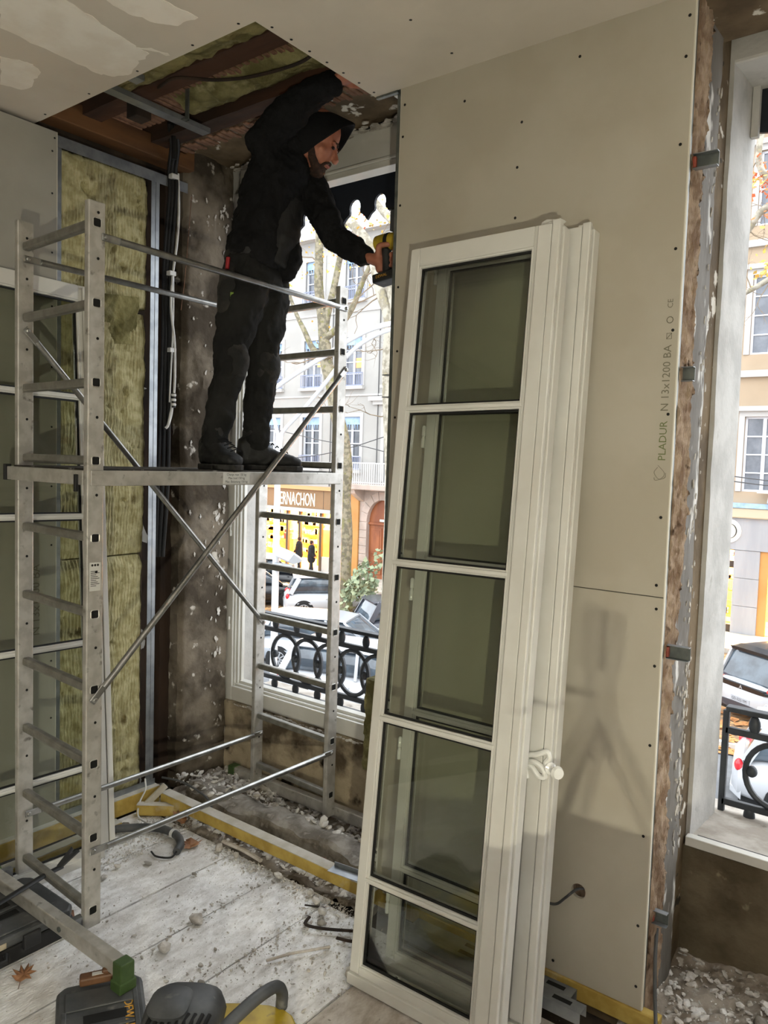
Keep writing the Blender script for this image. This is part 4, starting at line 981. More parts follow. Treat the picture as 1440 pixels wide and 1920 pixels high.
MB().tube(bez([(-3.085, 2.352, 3.02), (-3.085, 2.36, 2.85), (-3.10, 2.362, 2.70), (-3.11, 2.348, 2.55), (-3.11, 2.34, 2.4), (-3.11, 2.362, 2.25), (-3.11, 2.368, 2.1), (-3.11, 2.362, 1.98), (-3.11, 2.335, 1.85)], 10), 0.006, 8).build('white_cable', 'cable_white', cb, smooth=True)
MB().tube(bez([(-3.11, 2.352, 2.55), (-3.112, 2.356, 2.35), (-3.112, 2.346, 2.1), (-3.112, 2.34, 1.95)], 8), 0.004, 8).build('white_cable', 'cable_white', cb, smooth=True)
MB().tube(bez([(-3.11, 2.355, 1.97), (-3.11, 2.35, 1.9), (-3.115, 2.335, 1.84), (-3.12, 2.325, 1.825)], 6), 0.007, 8).build('white_cable', 'cable_white', cb, smooth=True)
for z, y, x in ((3.0, 2.33, -3.09), (2.56, 2.345, -3.117), (2.20, 2.355, -3.122)): MB().cbox((x, y, z), (0.03, 0.036, 0.022)).build('cable_tape', 'cable_white', cb, bevel=0.003)
for z in (1.985, 1.962, 1.94): MB().lathe([(0.011, -0.006), (0.013, 0), (0.011, 0.006)], (-3.105, 2.358, z), (0, 0, 1), 12).build('conduit_ring', 'cable_white', cb, smooth=True)
MB().lathe([(0.0105, 0), (0.0105, 0.07)], (-3.105, 2.358, 1.925), (0, 0, 1), 12).build('conduit_end', 'tool_dark', cb, smooth=True)
# socket hole and its cable
so = thing('socket_cable', 'grey cable pulled out of the round socket hole in the plasterboard', 'cable', (hx, PY, hz))
MB().lathe([(0.032, 0.0), (0.032, 0.0015)], (hx, PY + 0.028, hz), (0, -1, 0), 20).build('socket_back', 'fibre_plaster', so)
MB().tube(bez([(hx + 0.012, PY + 0.02, hz + 0.004), (hx - 0.004, PY - 0.012, hz + 0.008), (hx - 0.03, PY - 0.03, hz - 0.02), (hx - 0.06, PY - 0.035, hz - 0.05), (hx - 0.10, PY - 0.04, hz - 0.05), (hx - 0.18, PY - 0.045, hz - 0.03)], 8), 0.0042, 8).build('wire', 'tool_grey', so, smooth=True)
cable('floor_cable', [(-0.702, 2.37, 0.285), (-0.69, 2.33, 0.20), (-0.675, 2.30, 0.10), (-0.66, 2.27, 0.05), (-0.64, 2.20, 0.035), (-0.60, 2.08, 0.03), (-0.55, 1.9, 0.008)], 0.0055, 'tool_grey', 'dark grey cable falling down the edge of the plasterboard pier')
cable('wall_wire', [(-3.12, 2.46, 2.95), (-3.115, 2.44, 2.75), (-3.118, 2.425, 2.55), (-3.125, 2.41, 2.4)], 0.0016, 'lath_wood', 'thin old wire across the bare plaster edge')

# ================================================================ channel brackets on the bare reveal
for z, y0, y1, lab, red in ((2.585, 2.40, 2.66, 'dark metal channel bracket high on the bare reveal, red end', True), (1.98, 2.40, 2.52, 'short metal channel bracket set in the bare reveal above the lettering', False),
                       (1.157, 2.385, 2.60, 'metal channel bracket halfway down the bare reveal, red end', True), (0.335, 2.42, 2.575, 'metal channel bracket low on the bare reveal, red end', True)):
    t = thing('channel_bracket', lab, 'bracket', (-0.70, 2.345, z))
    xa, xb = -0.712, -0.712 + (0.068 if red else 0.035) * (1.0 if z > 0.6 else 0.7)
    MB().box((xa, 2.352, z - 0.021), (xb, 2.355, z + 0.021)).build('channel_web', 'galvanised_dark', t)
    MB().box((xa, 2.334, z + 0.019), (xb, 2.352, z + 0.021)).build('channel_flange', 'galvanised', t)
    MB().box((xa, 2.334, z - 0.021), (xb, 2.352, z - 0.019)).build('channel_flange', 'galvanised', t)
    if red: MB().box((xa - 0.002, 2.336, z - 0.017), (xa + 0.009, 2.3515, z + 0.015)).build('red_clip', 'bracket_red', t, bevel=0.003)
# bracket sticking out of the hidden side of the pier
t = thing('channel_bracket', 'metal bracket with orange strip jutting from the pier into the first window', 'bracket', (-1.76, 2.50, 2.0))
bx = lambda X: (X, 2.50, 0)
MB().prism([(-0.075, -0.045), (-0.075, 0.045), (-0.055, 0.04), (-0.02, 0.075), (-0.01, 0.075), (-0.012, 0.045), (0.0, 0.045), (0.0, -0.045), (-0.06, -0.045), (-0.072, -0.07)], (-1.757 - 0.055, 2.50, 2.0), (1, 0, 0), (0, 0, 1), -0.003).build('bracket_plate', 'galvanised_dark', t)
MB().box((-1.93, 2.48, 2.043), (-1.7575, 2.52, 2.046)).box((-1.93, 2.48, 1.955), (-1.7575, 2.52, 1.958)).build('bracket_flange', 'galvanised_dark', t)
MB().box((-1.83, 2.494, 1.985), (-1.7575, 2.4965, 2.02)).build('orange_strip', 'bracket_orange', t)
MB().tube([(-1.86, 2.496, 2.01), (-1.86, 2.492, 2.01)], 0.009, 10).build('bracket_hole', 'black_hole', t)

# ================================================================ tool cases and machine
def tool_case(name, label, m, sx, sy, h, logo=None, extra=None):
    t = thing(name, label, 'tool case', mat=m)
    MB().prism([(0.02, 0), (sx - 0.02, 0), (sx, 0.02), (sx, sy - 0.02), (sx - 0.02, sy), (0.02, sy), (0, sy - 0.02), (0, 0.02)], (0, 0, 0), (1, 0, 0), (0, 1, 0), h * 0.62).build('case_body', 'tool_dark', t, bevel=0.008)
    lid = MB().prism([(0.025, 0), (sx - 0.025, 0), (sx + 0.004, 0.025), (sx + 0.004, sy - 0.025), (sx - 0.025, sy), (0.025, sy), (-0.004, sy - 0.025), (-0.004, 0.025)], (0, 0, h * 0.63), (1, 0, 0), (0, 1, 0), h * 0.37).build('case_lid', 'tool_grey', t, bevel=0.01)
    mb = MB()
    for k in range(2): mb.box((sx * (0.36 + 0.2 * k), sy * 0.30, h), (sx * (0.45 + 0.2 * k), sy * 0.78, h + 0.0012))
    mb.build('lid_recess', 'black_hole', lid)
    mb = MB().box((sx * 0.10, sy * 0.10, h), (sx * 0.30, sy * 0.9, h + 0.006)).box((sx * 0.50, sy * 0.12, h), (sx * 0.53, sy * 0.88, h + 0.006)).box((sx * 0.70, sy * 0.12, h), (sx * 0.94, sy * 0.88, h + 0.006)).box((sx * 0.08, sy * 0.86, h), (sx * 0.66, sy * 0.92, h + 0.008)).box((sx * 0.3, sy * 0.06, h), (sx * 0.68, sy * 0.12, h + 0.008))
    mb.build('lid_rib', 'tool_grey', lid, bevel=0.003)
    for y in (sy * 0.25, sy * 0.75):
        MB().box((sx - 0.004, y - 0.03, h * 0.35), (sx + 0.014, y + 0.03, h * 0.88)).build('latch', 'tool_black', t, bevel=0.004)
    MB().tube([(sx + 0.002, sy * 0.38, h * 0.45), (sx + 0.03, sy * 0.40, h * 0.4), (sx + 0.03, sy * 0.60, h * 0.4), (sx + 0.002, sy * 0.62, h * 0.45)], 0.009, 8).build('carry_handle', 'tool_black', t, smooth=True)
    if extra: extra(t, lid, sx, sy, h)
    return t
def ex_front(t, lid, sx, sy, h):
    text_obj('logo_text', 'DEWALT', 0.036, (0.118, 0.190, h + 0.0005), (1, 0, 0), (0, 1, 0), 'logo_yellow', lid, ext=0.0006)
ax = Vector((0.86, -0.51, 0)).normalized(); ay = Vector((0.51, 0.86, 0)).normalized()
def frame(o, ax, ay):
    m = Matrix((ax, ay, ax.cross(ay))).transposed().to_4x4(); m.translation = o; return m
tool_case('tool_case', 'scuffed black tool organiser case under the green scaffold foot', frame(Vector((-2.135, 1.215, 0.0)), ax, ay), 0.42, 0.25, 0.060, extra=ex_front)
def ex_left(t, lid, sx, sy, h):
    text_obj('logo_text', 'DEWALT', 0.03, (sx * 0.80, sy * 0.30, h + 0.0012), (0, 1, 0), (-1, 0, 0), 'logo_yellow', lid, ext=0.0006)
    MB().box((sx + 0.0045, sy * 0.44, h * 0.70), (sx + 0.0055, sy * 0.62, h * 0.90)).build('paper_label', 'paper_label', t)
    MB().box((sx + 0.0005, sy * 0.10, h * 0.22), (sx + 0.0012, sy * 0.24, h * 0.55)).build('paper_label', 'paper_label', t)
tool_case('tool_case', 'black tool organiser case lying under the foot bar of the scaffold', frame(Vector((-2.76, 0.80, 0.0)), Vector((1, 0.0, 0)), Vector((0.0, 1, 0))), 0.325, 0.66, 0.096, extra=ex_left)
# pry bar and straps on the left case
t = thing('pry_bar', 'black flat pry bar resting across the tool case under the scaffold', 'pry bar', (-2.60, 1.42, 0.15))
MB().tube(bez([(-2.52, 1.13, 0.158), (-2.56, 1.3, 0.162), (-2.59, 1.42, 0.164), (-2.60, 1.50, 0.166)], 6), 0.013, 8, flat=0.5).build('bar_shaft', 'tool_dark', t, smooth=True)
MB().prism([(-0.012, 0), (0.012, 0), (0.024, 0.09), (0.008, 0.085), (0.0, 0.06), (-0.008, 0.085), (-0.024, 0.09)], (-2.60, 1.49, 0.164), (1, 0.1, 0), (-0.25, 0.9, 0.35), 0.008).build('bar_claw', 'tool_black', t, bevel=0.002)
t = thing('strap', 'black webbing strap lying on the tool case beside the scaffold rail', 'strap', (-2.6, 1.2, 0.15))
MB().tube(bez([(-2.73, 0.95, 0.109), (-2.66, 1.05, 0.112), (-2.60, 1.12, 0.110), (-2.52, 1.2, 0.109)], 8), 0.018, 6, flat=0.22).build('webbing', 'tool_dark', t, smooth=True)
MB().bar((-2.52, 1.17, 0.109), (-2.49, 1.22, 0.109), 0.045, 0.008).build('buckle', 'tool_grey', t, bevel=0.002)
MB().chunk((-2.53, 1.475, 0.02), 0.03, random.Random(4), (1.3, 1, 0.6)).build('wood_piece', 'lath_wood', label='orange-brown wood piece on the floor past the tool case', cat='wood piece')
# brown hand tool on the front case
t = thing('caulking_tool', 'brown plastic hand tool lying on the edge of the black tool case', 'hand tool', (-2.02, 1.33, 0.1))
tm = (Vector((-2.085, 1.262, 0.084)), Vector((-2.02, 1.36, 0.088)))
MB().bar(tm[0], tm[1], 0.036, 0.026).build('tool_body', 'brown_plastic', t, bevel=0.006)
MB().bar(tm[0].lerp(tm[1], 0.55) + Vector((0, 0, 0.016)), tm[1] + Vector((0.008, 0.012, 0.014)), 0.018, 0.016).build('tool_nozzle', 'brown_plastic', t, bevel=0.005)
MB().bar(tm[0].lerp(tm[1], 0.3) + Vector((0.002, 0, 0.0135)), tm[0].lerp(tm[1], 0.62) + Vector((0.002, 0, 0.0135)), 0.014, 0.002).build('white_label', 'cable_white', t)
# yellow and black machine at the bottom edge
vm = frame(Vector((-1.545, 1.155, 0.0)), Vector((0.80, 0.60, 0)).normalized(), Vector((-0.60, 0.80, 0)).normalized())
v = thing('site_vacuum', 'yellow and black site vacuum at the front of the floorboards', 'vacuum', mat=vm)
def rr_ring(cx, cy, sx, sy, z, n=20, p=3.2):
    out = []
    for k in range(n):
        a = 2 * math.pi * k / n; c, s = math.cos(a), math.sin(a)
        out.append(Vector((cx + sx * abs(c) ** (2 / p) * (1 if c >= 0 else -1), cy + sy * abs(s) ** (2 / p) * (1 if s >= 0 else -1), z)))
    return out
MB().loft([rr_ring(0.16, 0.10, 0.15, 0.13, 0.0), rr_ring(0.16, 0.10, 0.175, 0.15, 0.02), rr_ring(0.16, 0.10, 0.18, 0.155, 0.12), rr_ring(0.16, 0.10, 0.17, 0.145, 0.155)]).build('tank', 'tool_yellow', v, smooth=True, bevel=0.004)
MB().loft([rr_ring(0.02, 0.15, 0.105, 0.11, 0.15), rr_ring(0.02, 0.15, 0.11, 0.115, 0.17), rr_ring(0.02, 0.15, 0.10, 0.10, 0.205), rr_ring(0.02, 0.15, 0.075, 0.075, 0.225)]).build('motor_head', 'tool_grey', v, smooth=True, bevel=0.004)
MB().loft([rr_ring(-0.01, 0.13, 0.05, 0.06, 0.222), rr_ring(-0.01, 0.13, 0.055, 0.065, 0.235), rr_ring(-0.01, 0.13, 0.04, 0.05, 0.245)]).build('hose_port', 'tool_grey', v, smooth=True)
mb = MB()
for k in range(9):
    mb = MB(); x = -0.055 + 0.0185 * k
    mb.tube(bez([(x + 0.01, 0.10, 0.224), (x, 0.055, 0.212), (x - 0.008, 0.036 + 0.0022 * (k - 4) ** 2, 0.17)], 4), 0.0062, 6)
    mb.build('vent_rib', 'tool_dark', v, smooth=True)
MB().tube(bez([(0.08, -0.16, 0.16), (0.13, -0.03, 0.235), (0.20, 0.10, 0.25), (0.255, 0.20, 0.235), (0.275, 0.235, 0.20), (0.275, 0.24, 0.15)], 8), 0.017, 10).build('carry_handle', 'tool_grey', v, smooth=True)
MB().loft([rr_ring(0.24, 0.0, 0.04, 0.045, 0.14), rr_ring(0.24, 0.0, 0.045, 0.05, 0.17), rr_ring(0.24, 0.0, 0.03, 0.035, 0.19)]).build('switch_cap', 'tool_dark', v, smooth=True)

# ================================================================ work lamp and clutter that throws the shadow (right of the frame)
t = thing('work_lamp', 'twin-head yellow site lamp on a stand, beyond the right edge of the view', 'lamp', (0.76, -0.7, 0))
for i, hd in enumerate(LAMP_HEADS):
    d = (LAMP_AIM - hd).normalized(); q = d.to_track_quat('-Z', 'Y').to_matrix().to_4x4(); q.translation = hd - d * 0.03
    MB().box((-0.0125, -0.05, -0.02), (0.0125, 0.05, 0.03), q).build('lamp_head', 'lamp_yellow', t, bevel=0.003)
    MB().box((-0.010, -0.04, -0.022), (0.010, 0.04, -0.0205), q).build('lamp_lens', 'lamp_lens', t)
MB().tube([(0.76, -0.73, 0.0), (0.76, -0.73, 0.93)], 0.014, 8).build('lamp_pole', 'tool_dark', t)
MB().bar((0.70, -0.745, 0.93), (0.82, -0.72, 0.93), 0.02, 0.02).build('lamp_bar', 'tool_dark', t)
for a in (0.3, 2.4, 4.5): MB().tube([(0.76, -0.73, 0.3), (0.76 + 0.35 * math.cos(a), -0.73 + 0.35 * math.sin(a), 0.01)], 0.011, 8).build('leg', 'tool_dark', t)
t = thing('fill_lamp', 'unseen yellow fill lamp added on the floor turned up at the ceiling, behind the photographer', 'lamp', (1.5, -1.3, 0))  # body of the added fill light that raises the ambient level
MB().box((1.38, -1.38, 0.36), (1.62, -1.22, 0.42)).build('lamp_head', 'lamp_yellow', t, bevel=0.006)
MB().box((1.40, -1.36, 0.4202), (1.60, -1.24, 0.422)).build('lamp_lens', 'lamp_lens', t)
for x in (1.36, 1.64):
    MB().tube([(x, -1.5, 0.012), (x, -1.3, 0.40), (x, -1.1, 0.012)], 0.011, 8).build('lamp_frame', 'tool_dark', t)
TP = Vector((0.19, 0.33, 0))
t = thing('tripod', 'slim tripod with a small levelling head, beyond the right edge of the view', 'tripod', TP)
MB().box((TP.x - 0.011, TP.y - 0.012, 1.015), (TP.x + 0.011, TP.y + 0.012, 1.085)).build('level_head', 'tool_black', t, bevel=0.008)
MB().tube([TP + Vector((0, 0, 0.92)), TP + Vector((0, 0, 1.015))], 0.008, 8).build('tripod_column', 'tool_dark', t)
MB().tube([TP + Vector((-0.10, -0.02, 0.99)), TP + Vector((0.0, 0, 0.99))], 0.003, 6).build('pan_handle', 'tool_dark', t)
for a in (0.2, 2.3, 4.4): MB().tube([TP + Vector((0, 0, 0.975)), TP + Vector((0.075 * math.cos(a), 0.06 * math.sin(a), 0.835))], 0.006, 8).build('leg', 'tool_dark', t)
t = thing('blocker_table', 'unseen trestle table added to block the work lamp below the tripod, beyond the right edge of the view', 'table', (0.2, 0.33, 0))  # added out of view to keep lamp light off the lower pier
MB().box((-0.02, 0.14, 0.63), (0.62, 0.52, 0.66)).build('table_top', 'plank_brown', t, bevel=0.003)
for x in (0.03, 0.57):
    for y in (0.18, 0.48): MB().box((x - 0.02, y - 0.02, 0.0), (x + 0.02, y + 0.02, 0.63)).build('leg', 'plank_brown', t)
t = thing('crate', 'unseen grey crate added on the table to block the work lamp, beyond the right edge of the view', 'crate', (0.2, 0.33, 0.66))  # added out of view, sized for the lower edge of the lamp shadow
MB().box((0.04, 0.20, 0.66), (0.50, 0.50, 0.835)).build('crate_body', 'tool_grey', t, bevel=0.006)
MB().box((0.03, 0.19, 0.80), (0.51, 0.51, 0.82)).build('crate_rim', 'tool_grey', t, bevel=0.004)
# ================================================================ the man on the scaffold
def capsule(mb, pts, rs, n=14, flat=1.0):
    P = [Vector(p) for p in pts]
    # rounded ends
    d0 = (P[1] - P[0]).normalized(); d1 = (P[-1] - P[-2]).normalized()
    pp = [P[0] - d0 * rs[0] * 0.8, P[0] - d0 * rs[0] * 0.5] + P + [P[-1] + d1 * rs[-1] * 0.5, P[-1] + d1 * rs[-1] * 0.8]
    rr2 = [rs[0] * 0.45, rs[0] * 0.82] + list(rs) + [rs[-1] * 0.82, rs[-1] * 0.45]
    mb.tube(pp, rr2, n, flat=flat)
def fuse(o, vox, smooth=4, fold=0.0, fscale=0.05, sub=False):
    r = o.modifiers.new('fuse', 'REMESH'); r.mode = 'VOXEL'; r.voxel_size = vox; r.use_smooth_shade = True
    if smooth:
        s = o.modifiers.new('relax', 'SMOOTH'); s.factor = 0.6; s.iterations = smooth
    if fold:
        tx = bpy.data.textures.new('folds', 'CLOUDS'); tx.noise_scale = fscale; tx.noise_depth = 2
        d = o.modifiers.new('folds', 'DISPLACE'); d.texture = tx; d.strength = fold; d.mid_level = 0.5; d.texture_coords = 'LOCAL'
    return o
V = Vector
F = V((0.80, 0.60, 0)).normalized()          # the way he faces
SD = V((F.y, -F.x, 0))                        # towards his right side
hip = V((-2.385, 2.20, 2.46)); chest = V((-2.345, 2.262, 2.78)); neck = V((-2.30, 2.315, 2.94))
hipR = V((-2.36, 2.135, 2.42)); hipL = V((-2.40, 2.285, 2.43))
knR = V((-2.37, 2.068, 2.10)); anR = V((-2.415, 2.035, 1.745))
knL = V((-2.375, 2.245, 2.09)); anL = V((-2.40, 2.235, 1.745))
shR = V((-2.30, 2.165, 2.945)); elR = V((-2.14, 2.185, 3.045)); wrR = V((-2.00, 2.225, 3.105))
shL = V((-2.30, 2.405, 2.865)); elL = V((-2.14, 2.405, 2.60)); wrL = V((-1.995, 2.432, 2.507))
head = V((-2.215, 2.365, 2.985))
man = thing('person', 'bearded man in black hooded top and work trousers stooping on the scaffold, drilling', 'person', (-2.40, 2.15, 1.645))
# --- body: head with face, neck, trunk core, forearms and hands in one skin mesh
hf = (F * 0.86 + V((0, 0, -0.50))).normalized()       # gaze: down and forward
hs = SD; hu = hs.cross(hf) * 1.0
if hu.z < 0: hu = -hu
hm = Matrix((hs, hf, hu)).transposed()                # head frame: x right, y forward, z up
def H(x, y, z): return head + hm @ V((x, y, z))
b = MB()
b.ell(H(0, -0.012, 0.03), (0.076, 0.096, 0.092), 20, 14, hm)               # skull
b.ell(H(0, 0.022, -0.035), (0.062, 0.070, 0.072), 18, 12, hm)              # face
b.ell(H(0, 0.048, -0.088), (0.034, 0.032, 0.026), 12, 8, hm)               # chin
for s in (-1, 1):
    b.ell(H(s * 0.040, 0.046, -0.034), (0.024, 0.026, 0.024), 10, 8, hm)   # cheek
    b.ell(H(s * 0.050, 0.006, -0.070), (0.018, 0.040, 0.024), 10, 8, hm)   # jaw
    b.ell(H(s * 0.077, -0.012, -0.012), (0.008, 0.020, 0.030), 10, 8, hm)  # ear
    b.ell(H(s * 0.030, 0.079, 0.016), (0.026, 0.012, 0.010), 10, 6, hm)    # brow
b.tube([H(0, 0.083, 0.006), H(0, 0.100, -0.014), H(0, 0.112, -0.030)], [0.008, 0.011, 0.013], 10)   # nose
b.ell(H(0, 0.108, -0.034), (0.017, 0.013, 0.010), 10, 8, hm)
b.ell(H(0, 0.083, -0.062), (0.024, 0.014, 0.010), 10, 6, hm)
capsule(b, [neck - V((0, 0, 0.06)), neck + V((0.02, 0.02, 0.0)), H(0, -0.02, -0.06)], [0.062, 0.058, 0.056])
capsule(b, [hip, (hip + chest) / 2, chest, neck - V((0.01, 0.01, 0.05))], [0.10, 0.10, 0.11, 0.08])
capsule(b, [chest + V((0, 0.05, 0.06)), shL, elL, wrL], [0.06, 0.05, 0.04, 0.026])
capsule(b, [chest + V((0.02, -0.04, 0.08)), shR, elR, wrR], [0.06, 0.05, 0.04, 0.026])
for hp, kn, an in ((hipR, knR, anR), (hipL, knL, anL)): capsule(b, [hip, hp, kn, an], [0.08, 0.07, 0.05, 0.04])
# left hand closed on the drill grip
GR = V((-1.895, 2.44, 2.487)); gax = V((0.14, -0.05, -0.99)).normalized()      # grip centre and axis
fwd = V((0.95, 0.0, 0.12)).normalized(); lat = gax.cross(fwd).normalized()     # lat ~ across the grip
palm = GR - fwd * 0.030
capsule(b, [wrL, wrL.lerp(palm, 0.5), palm - fwd * 0.004], [0.026, 0.028, 0.030], flat=0.8)
capsule(b, [palm + gax * 0.030, palm - gax * 0.030], [0.022, 0.023])
for k in range(4):
    c = GR + gax * (-0.030 + 0.021 * k); r = (0.0094, 0.0098, 0.0094, 0.0085)[k]; L = (1.0, 1.08, 1.02, 0.85)[k]
    fp = [c - fwd * 0.030 - lat * 0.020, c - fwd * 0.004 - lat * 0.034, c + fwd * 0.020 * L - lat * 0.029, c + fwd * 0.032 * L - lat * 0.006, c + fwd * 0.026 * L + lat * 0.016 * L]
    if k == 0: fp = [c - fwd * 0.030 - lat * 0.020, c - fwd * 0.002 - lat * 0.035, c + fwd * 0.026 - lat * 0.030, c + fwd * 0.040 - lat * 0.012, c + fwd * 0.038 + lat * 0.006]
    b.tube(bez(fp, 5), [r] * (5 * 4) + [r * 0.75], 9)
c = GR - gax * 0.046
b.tube(bez([palm - gax * 0.010 + lat * 0.012, c - fwd * 0.010 + lat * 0.030, c + fwd * 0.018 + lat * 0.028, c + fwd * 0.036 + lat * 0.018], 5), [0.013] * 6 + [0.0108] * 9 + [0.008], 9)
# right hand gripping over the ceiling board edge
RG = wrR + V((0.062, 0.018, 0.012)); rd = (RG - wrR).normalized(); ru = V((0, 0, 1)); rl = rd.cross(ru).normalized()
capsule(b, [wrR, wrR + rd * 0.035, RG], [0.026, 0.030, 0.032], flat=0.75)
for k in range(4):
    o = rl * (-0.030 + 0.020 * k); L = (0.92, 1.0, 1.05, 0.85)[k]; r = 0.0092
    b.tube(bez([RG + o, RG + o + rd * 0.030 * L + ru * 0.014, RG + o + rd * 0.060 * L + ru * 0.010, RG + o + rd * 0.078 * L - ru * 0.008, RG + o + rd * 0.080 * L - ru * 0.026], 5), [r] * 20 + [r * 0.75], 9)
b.tube(bez([wrR + rd * 0.03 - rl * 0.026, wrR + rd * 0.055 - rl * 0.046 - ru * 0.012, wrR + rd * 0.085 - rl * 0.045 - ru * 0.026], 5), [0.013] * 5 + [0.0105] * 5 + [0.008], 9)
body = b.build('body', 'skin', man); fuse(body, 0.0042, 3)
# face details
fd = MB()
for s in (-1, 1): fd.ell(H(s * 0.031, 0.083, 0.001), (0.013, 0.008, 0.0055), 10, 6, hm)
fd.build('eye', 'eye_dark', man, smooth=True)
br = MB()
for s in (-1, 1): br.tube([H(s * 0.014, 0.094, 0.016), H(s * 0.032, 0.092, 0.022), H(s * 0.05, 0.080, 0.016)], [0.004, 0.0045, 0.003], 6)
br.build('eyebrow', 'beard', man, smooth=True)
MB().tube([H(-0.022, 0.088, -0.066), H(0, 0.098, -0.064), H(0.022, 0.088, -0.066)], [0.002, 0.0058, 0.002], 8).build('mouth', 'lip', man, smooth=True)
bd = MB()
for s in (-1, 1):
    bd.tube([H(s * 0.071, 0.004, 0.002), H(s * 0.068, 0.010, -0.045), H(s * 0.055, 0.034, -0.078), H(s * 0.028, 0.066, -0.100), H(0, 0.080, -0.106)], [0.008, 0.014, 0.017, 0.019, 0.020], 10)
    bd.tube([H(s * 0.030, 0.078, -0.074), H(s * 0.020, 0.094, -0.055), H(0, 0.100, -0.051)], [0.007, 0.0065, 0.006], 8)
bd.ell(H(0, 0.080, -0.092), (0.026, 0.018, 0.022), 12, 8, hm)
bd.ell(H(0, 0.060, -0.112), (0.034, 0.028, 0.018), 12, 8, hm)
fuse(bd.build('beard', 'beard', man), 0.005, 2, 0.004, 0.008)
# --- hood
hd = MB()
n = 22; rings = []
for i in range(13):
    t = i / 12.0                                     # from the face opening backwards
    y = 0.070 - 0.20 * t; sc_ = math.sqrt(max(0.02, 1 - max(0, (t - 0.30) / 0.70) ** 2.4))
    ring = []
    for k in range(n):
        a = 2 * math.pi * k / n
        rx = 0.098 * sc_; rz = 0.128 * sc_
        x = rx * math.sin(a); z = rz * math.cos(a)
        yy = y + (0.035 * max(0, math.cos(a)) - 0.085 * max(0, -math.cos(a))) * (1 - t) + 0.006 * math.sin(3 * a + i)
        ring.append(H(x, yy, z + 0.010 - 0.03 * t))
    rings.append(ring)
hd.loft(rings, caps=False)
ho = hd.build('hood', 'hoodie', man, smooth=True, angle=180)
so = ho.modifiers.new('thick', 'SOLIDIFY'); so.thickness = 0.010; so.offset = 1
sbs = ho.modifiers.new('soft', 'SUBSURF'); sbs.levels = 1; sbs.render_levels = 1
# --- hooded top with sleeves
j = MB()
def ering(c, rx, ry, ax_, n=20):
    ax_ = V(ax_).normalized(); x = SD - ax_ * SD.dot(ax_); x.normalize(); y = ax_.cross(x)
    return [V(c) + x * rx * math.cos(2 * math.pi * k / n) + y * ry * math.sin(2 * math.pi * k / n) for k in range(n)]
up = (neck - hip).normalized()
j.loft([ering(hip + V((0.0, 0.0, 0.0)), 0.150, 0.125, up), ering(hip + up * 0.06, 0.158, 0.130, up), ering(hip.lerp(chest, 0.5) - F * 0.004, 0.150, 0.122, up), ering(chest, 0.165, 0.130, up), ering(chest + up * 0.10, 0.150, 0.115, up), ering(neck - up * 0.015, 0.085, 0.082, up), ering(neck + up * 0.03 + F * 0.01, 0.070, 0.070, up)])
j.ell(hip + F * 0.10 + up * 0.05, (0.09, 0.07, 0.10), 14, 10)
capsule(j, [chest + up * 0.07 - SD * 0.06, shL, shL.lerp(elL, 0.5), elL, elL.lerp(wrL, 0.5), wrL - (wrL - elL).normalized() * 0.01], [0.088, 0.076, 0.066, 0.058, 0.051, 0.044])
capsule(j, [chest + up * 0.09 + SD * 0.05, shR, shR.lerp(elR, 0.5), elR, elR.lerp(wrR, 0.5), wrR - (wrR - elR).normalized() * 0.01], [0.095, 0.080, 0.072, 0.062, 0.054, 0.048])
capsule(j, [H(0.075, -0.04, -0.075), H(0, -0.085, -0.10), H(-0.075, -0.04, -0.075)], [0.034, 0.05, 0.034])   # gathered cloth of the hood
fuse(j.build('hooded_top', 'hoodie', man), 0.007, 3, 0.034, 0.05)
# cuffs, hem, drawstring, zip panel
for a, w in ((elL, wrL), (elR, wrR)):
    d = (w - a).normalized(); MB().lathe([(0.040, -0.03), (0.043, -0.025), (0.043, -0.002), (0.039, 0.002)], w - d * 0.002, d, 16).build('cuff', 'hoodie', man, smooth=True)
MB().tube([neck + F * 0.085 + V((0, 0, -0.02)), neck + F * 0.115 + V((0, 0, -0.12))], 0.003, 6).build('drawstring', 'hoodie', man, smooth=True)
MB().tube([neck + F * 0.116 + V((0, 0, -0.12)), neck + F * 0.119 + V((0, 0, -0.155))], 0.0034, 6).build('drawstring_end', 'thread_white', man, smooth=True)
vs = MB()
vs.loft([ering(hip + F * 0.075 + up * 0.00 + SD * 0.02, 0.09, 0.070, up), ering(hip + F * 0.085 + up * 0.10 + SD * 0.02, 0.095, 0.070, up), ering(chest + F * 0.05 + SD * 0.01, 0.09, 0.078, up), ering(chest + F * 0.05 + up * 0.08 + SD * 0.01, 0.06, 0.05, up)])
fuse(vs.build('jacket_front', 'vest_fabric', man), 0.010, 4, 0.016, 0.05)
MB().tube([neck + F * 0.10 + up * 0.035 - SD * 0.02, neck + F * 0.09 + up * 0.005 - SD * 0.035], [0.020, 0.026], 10).build('collar_flap', 'hoodie', man, smooth=True)
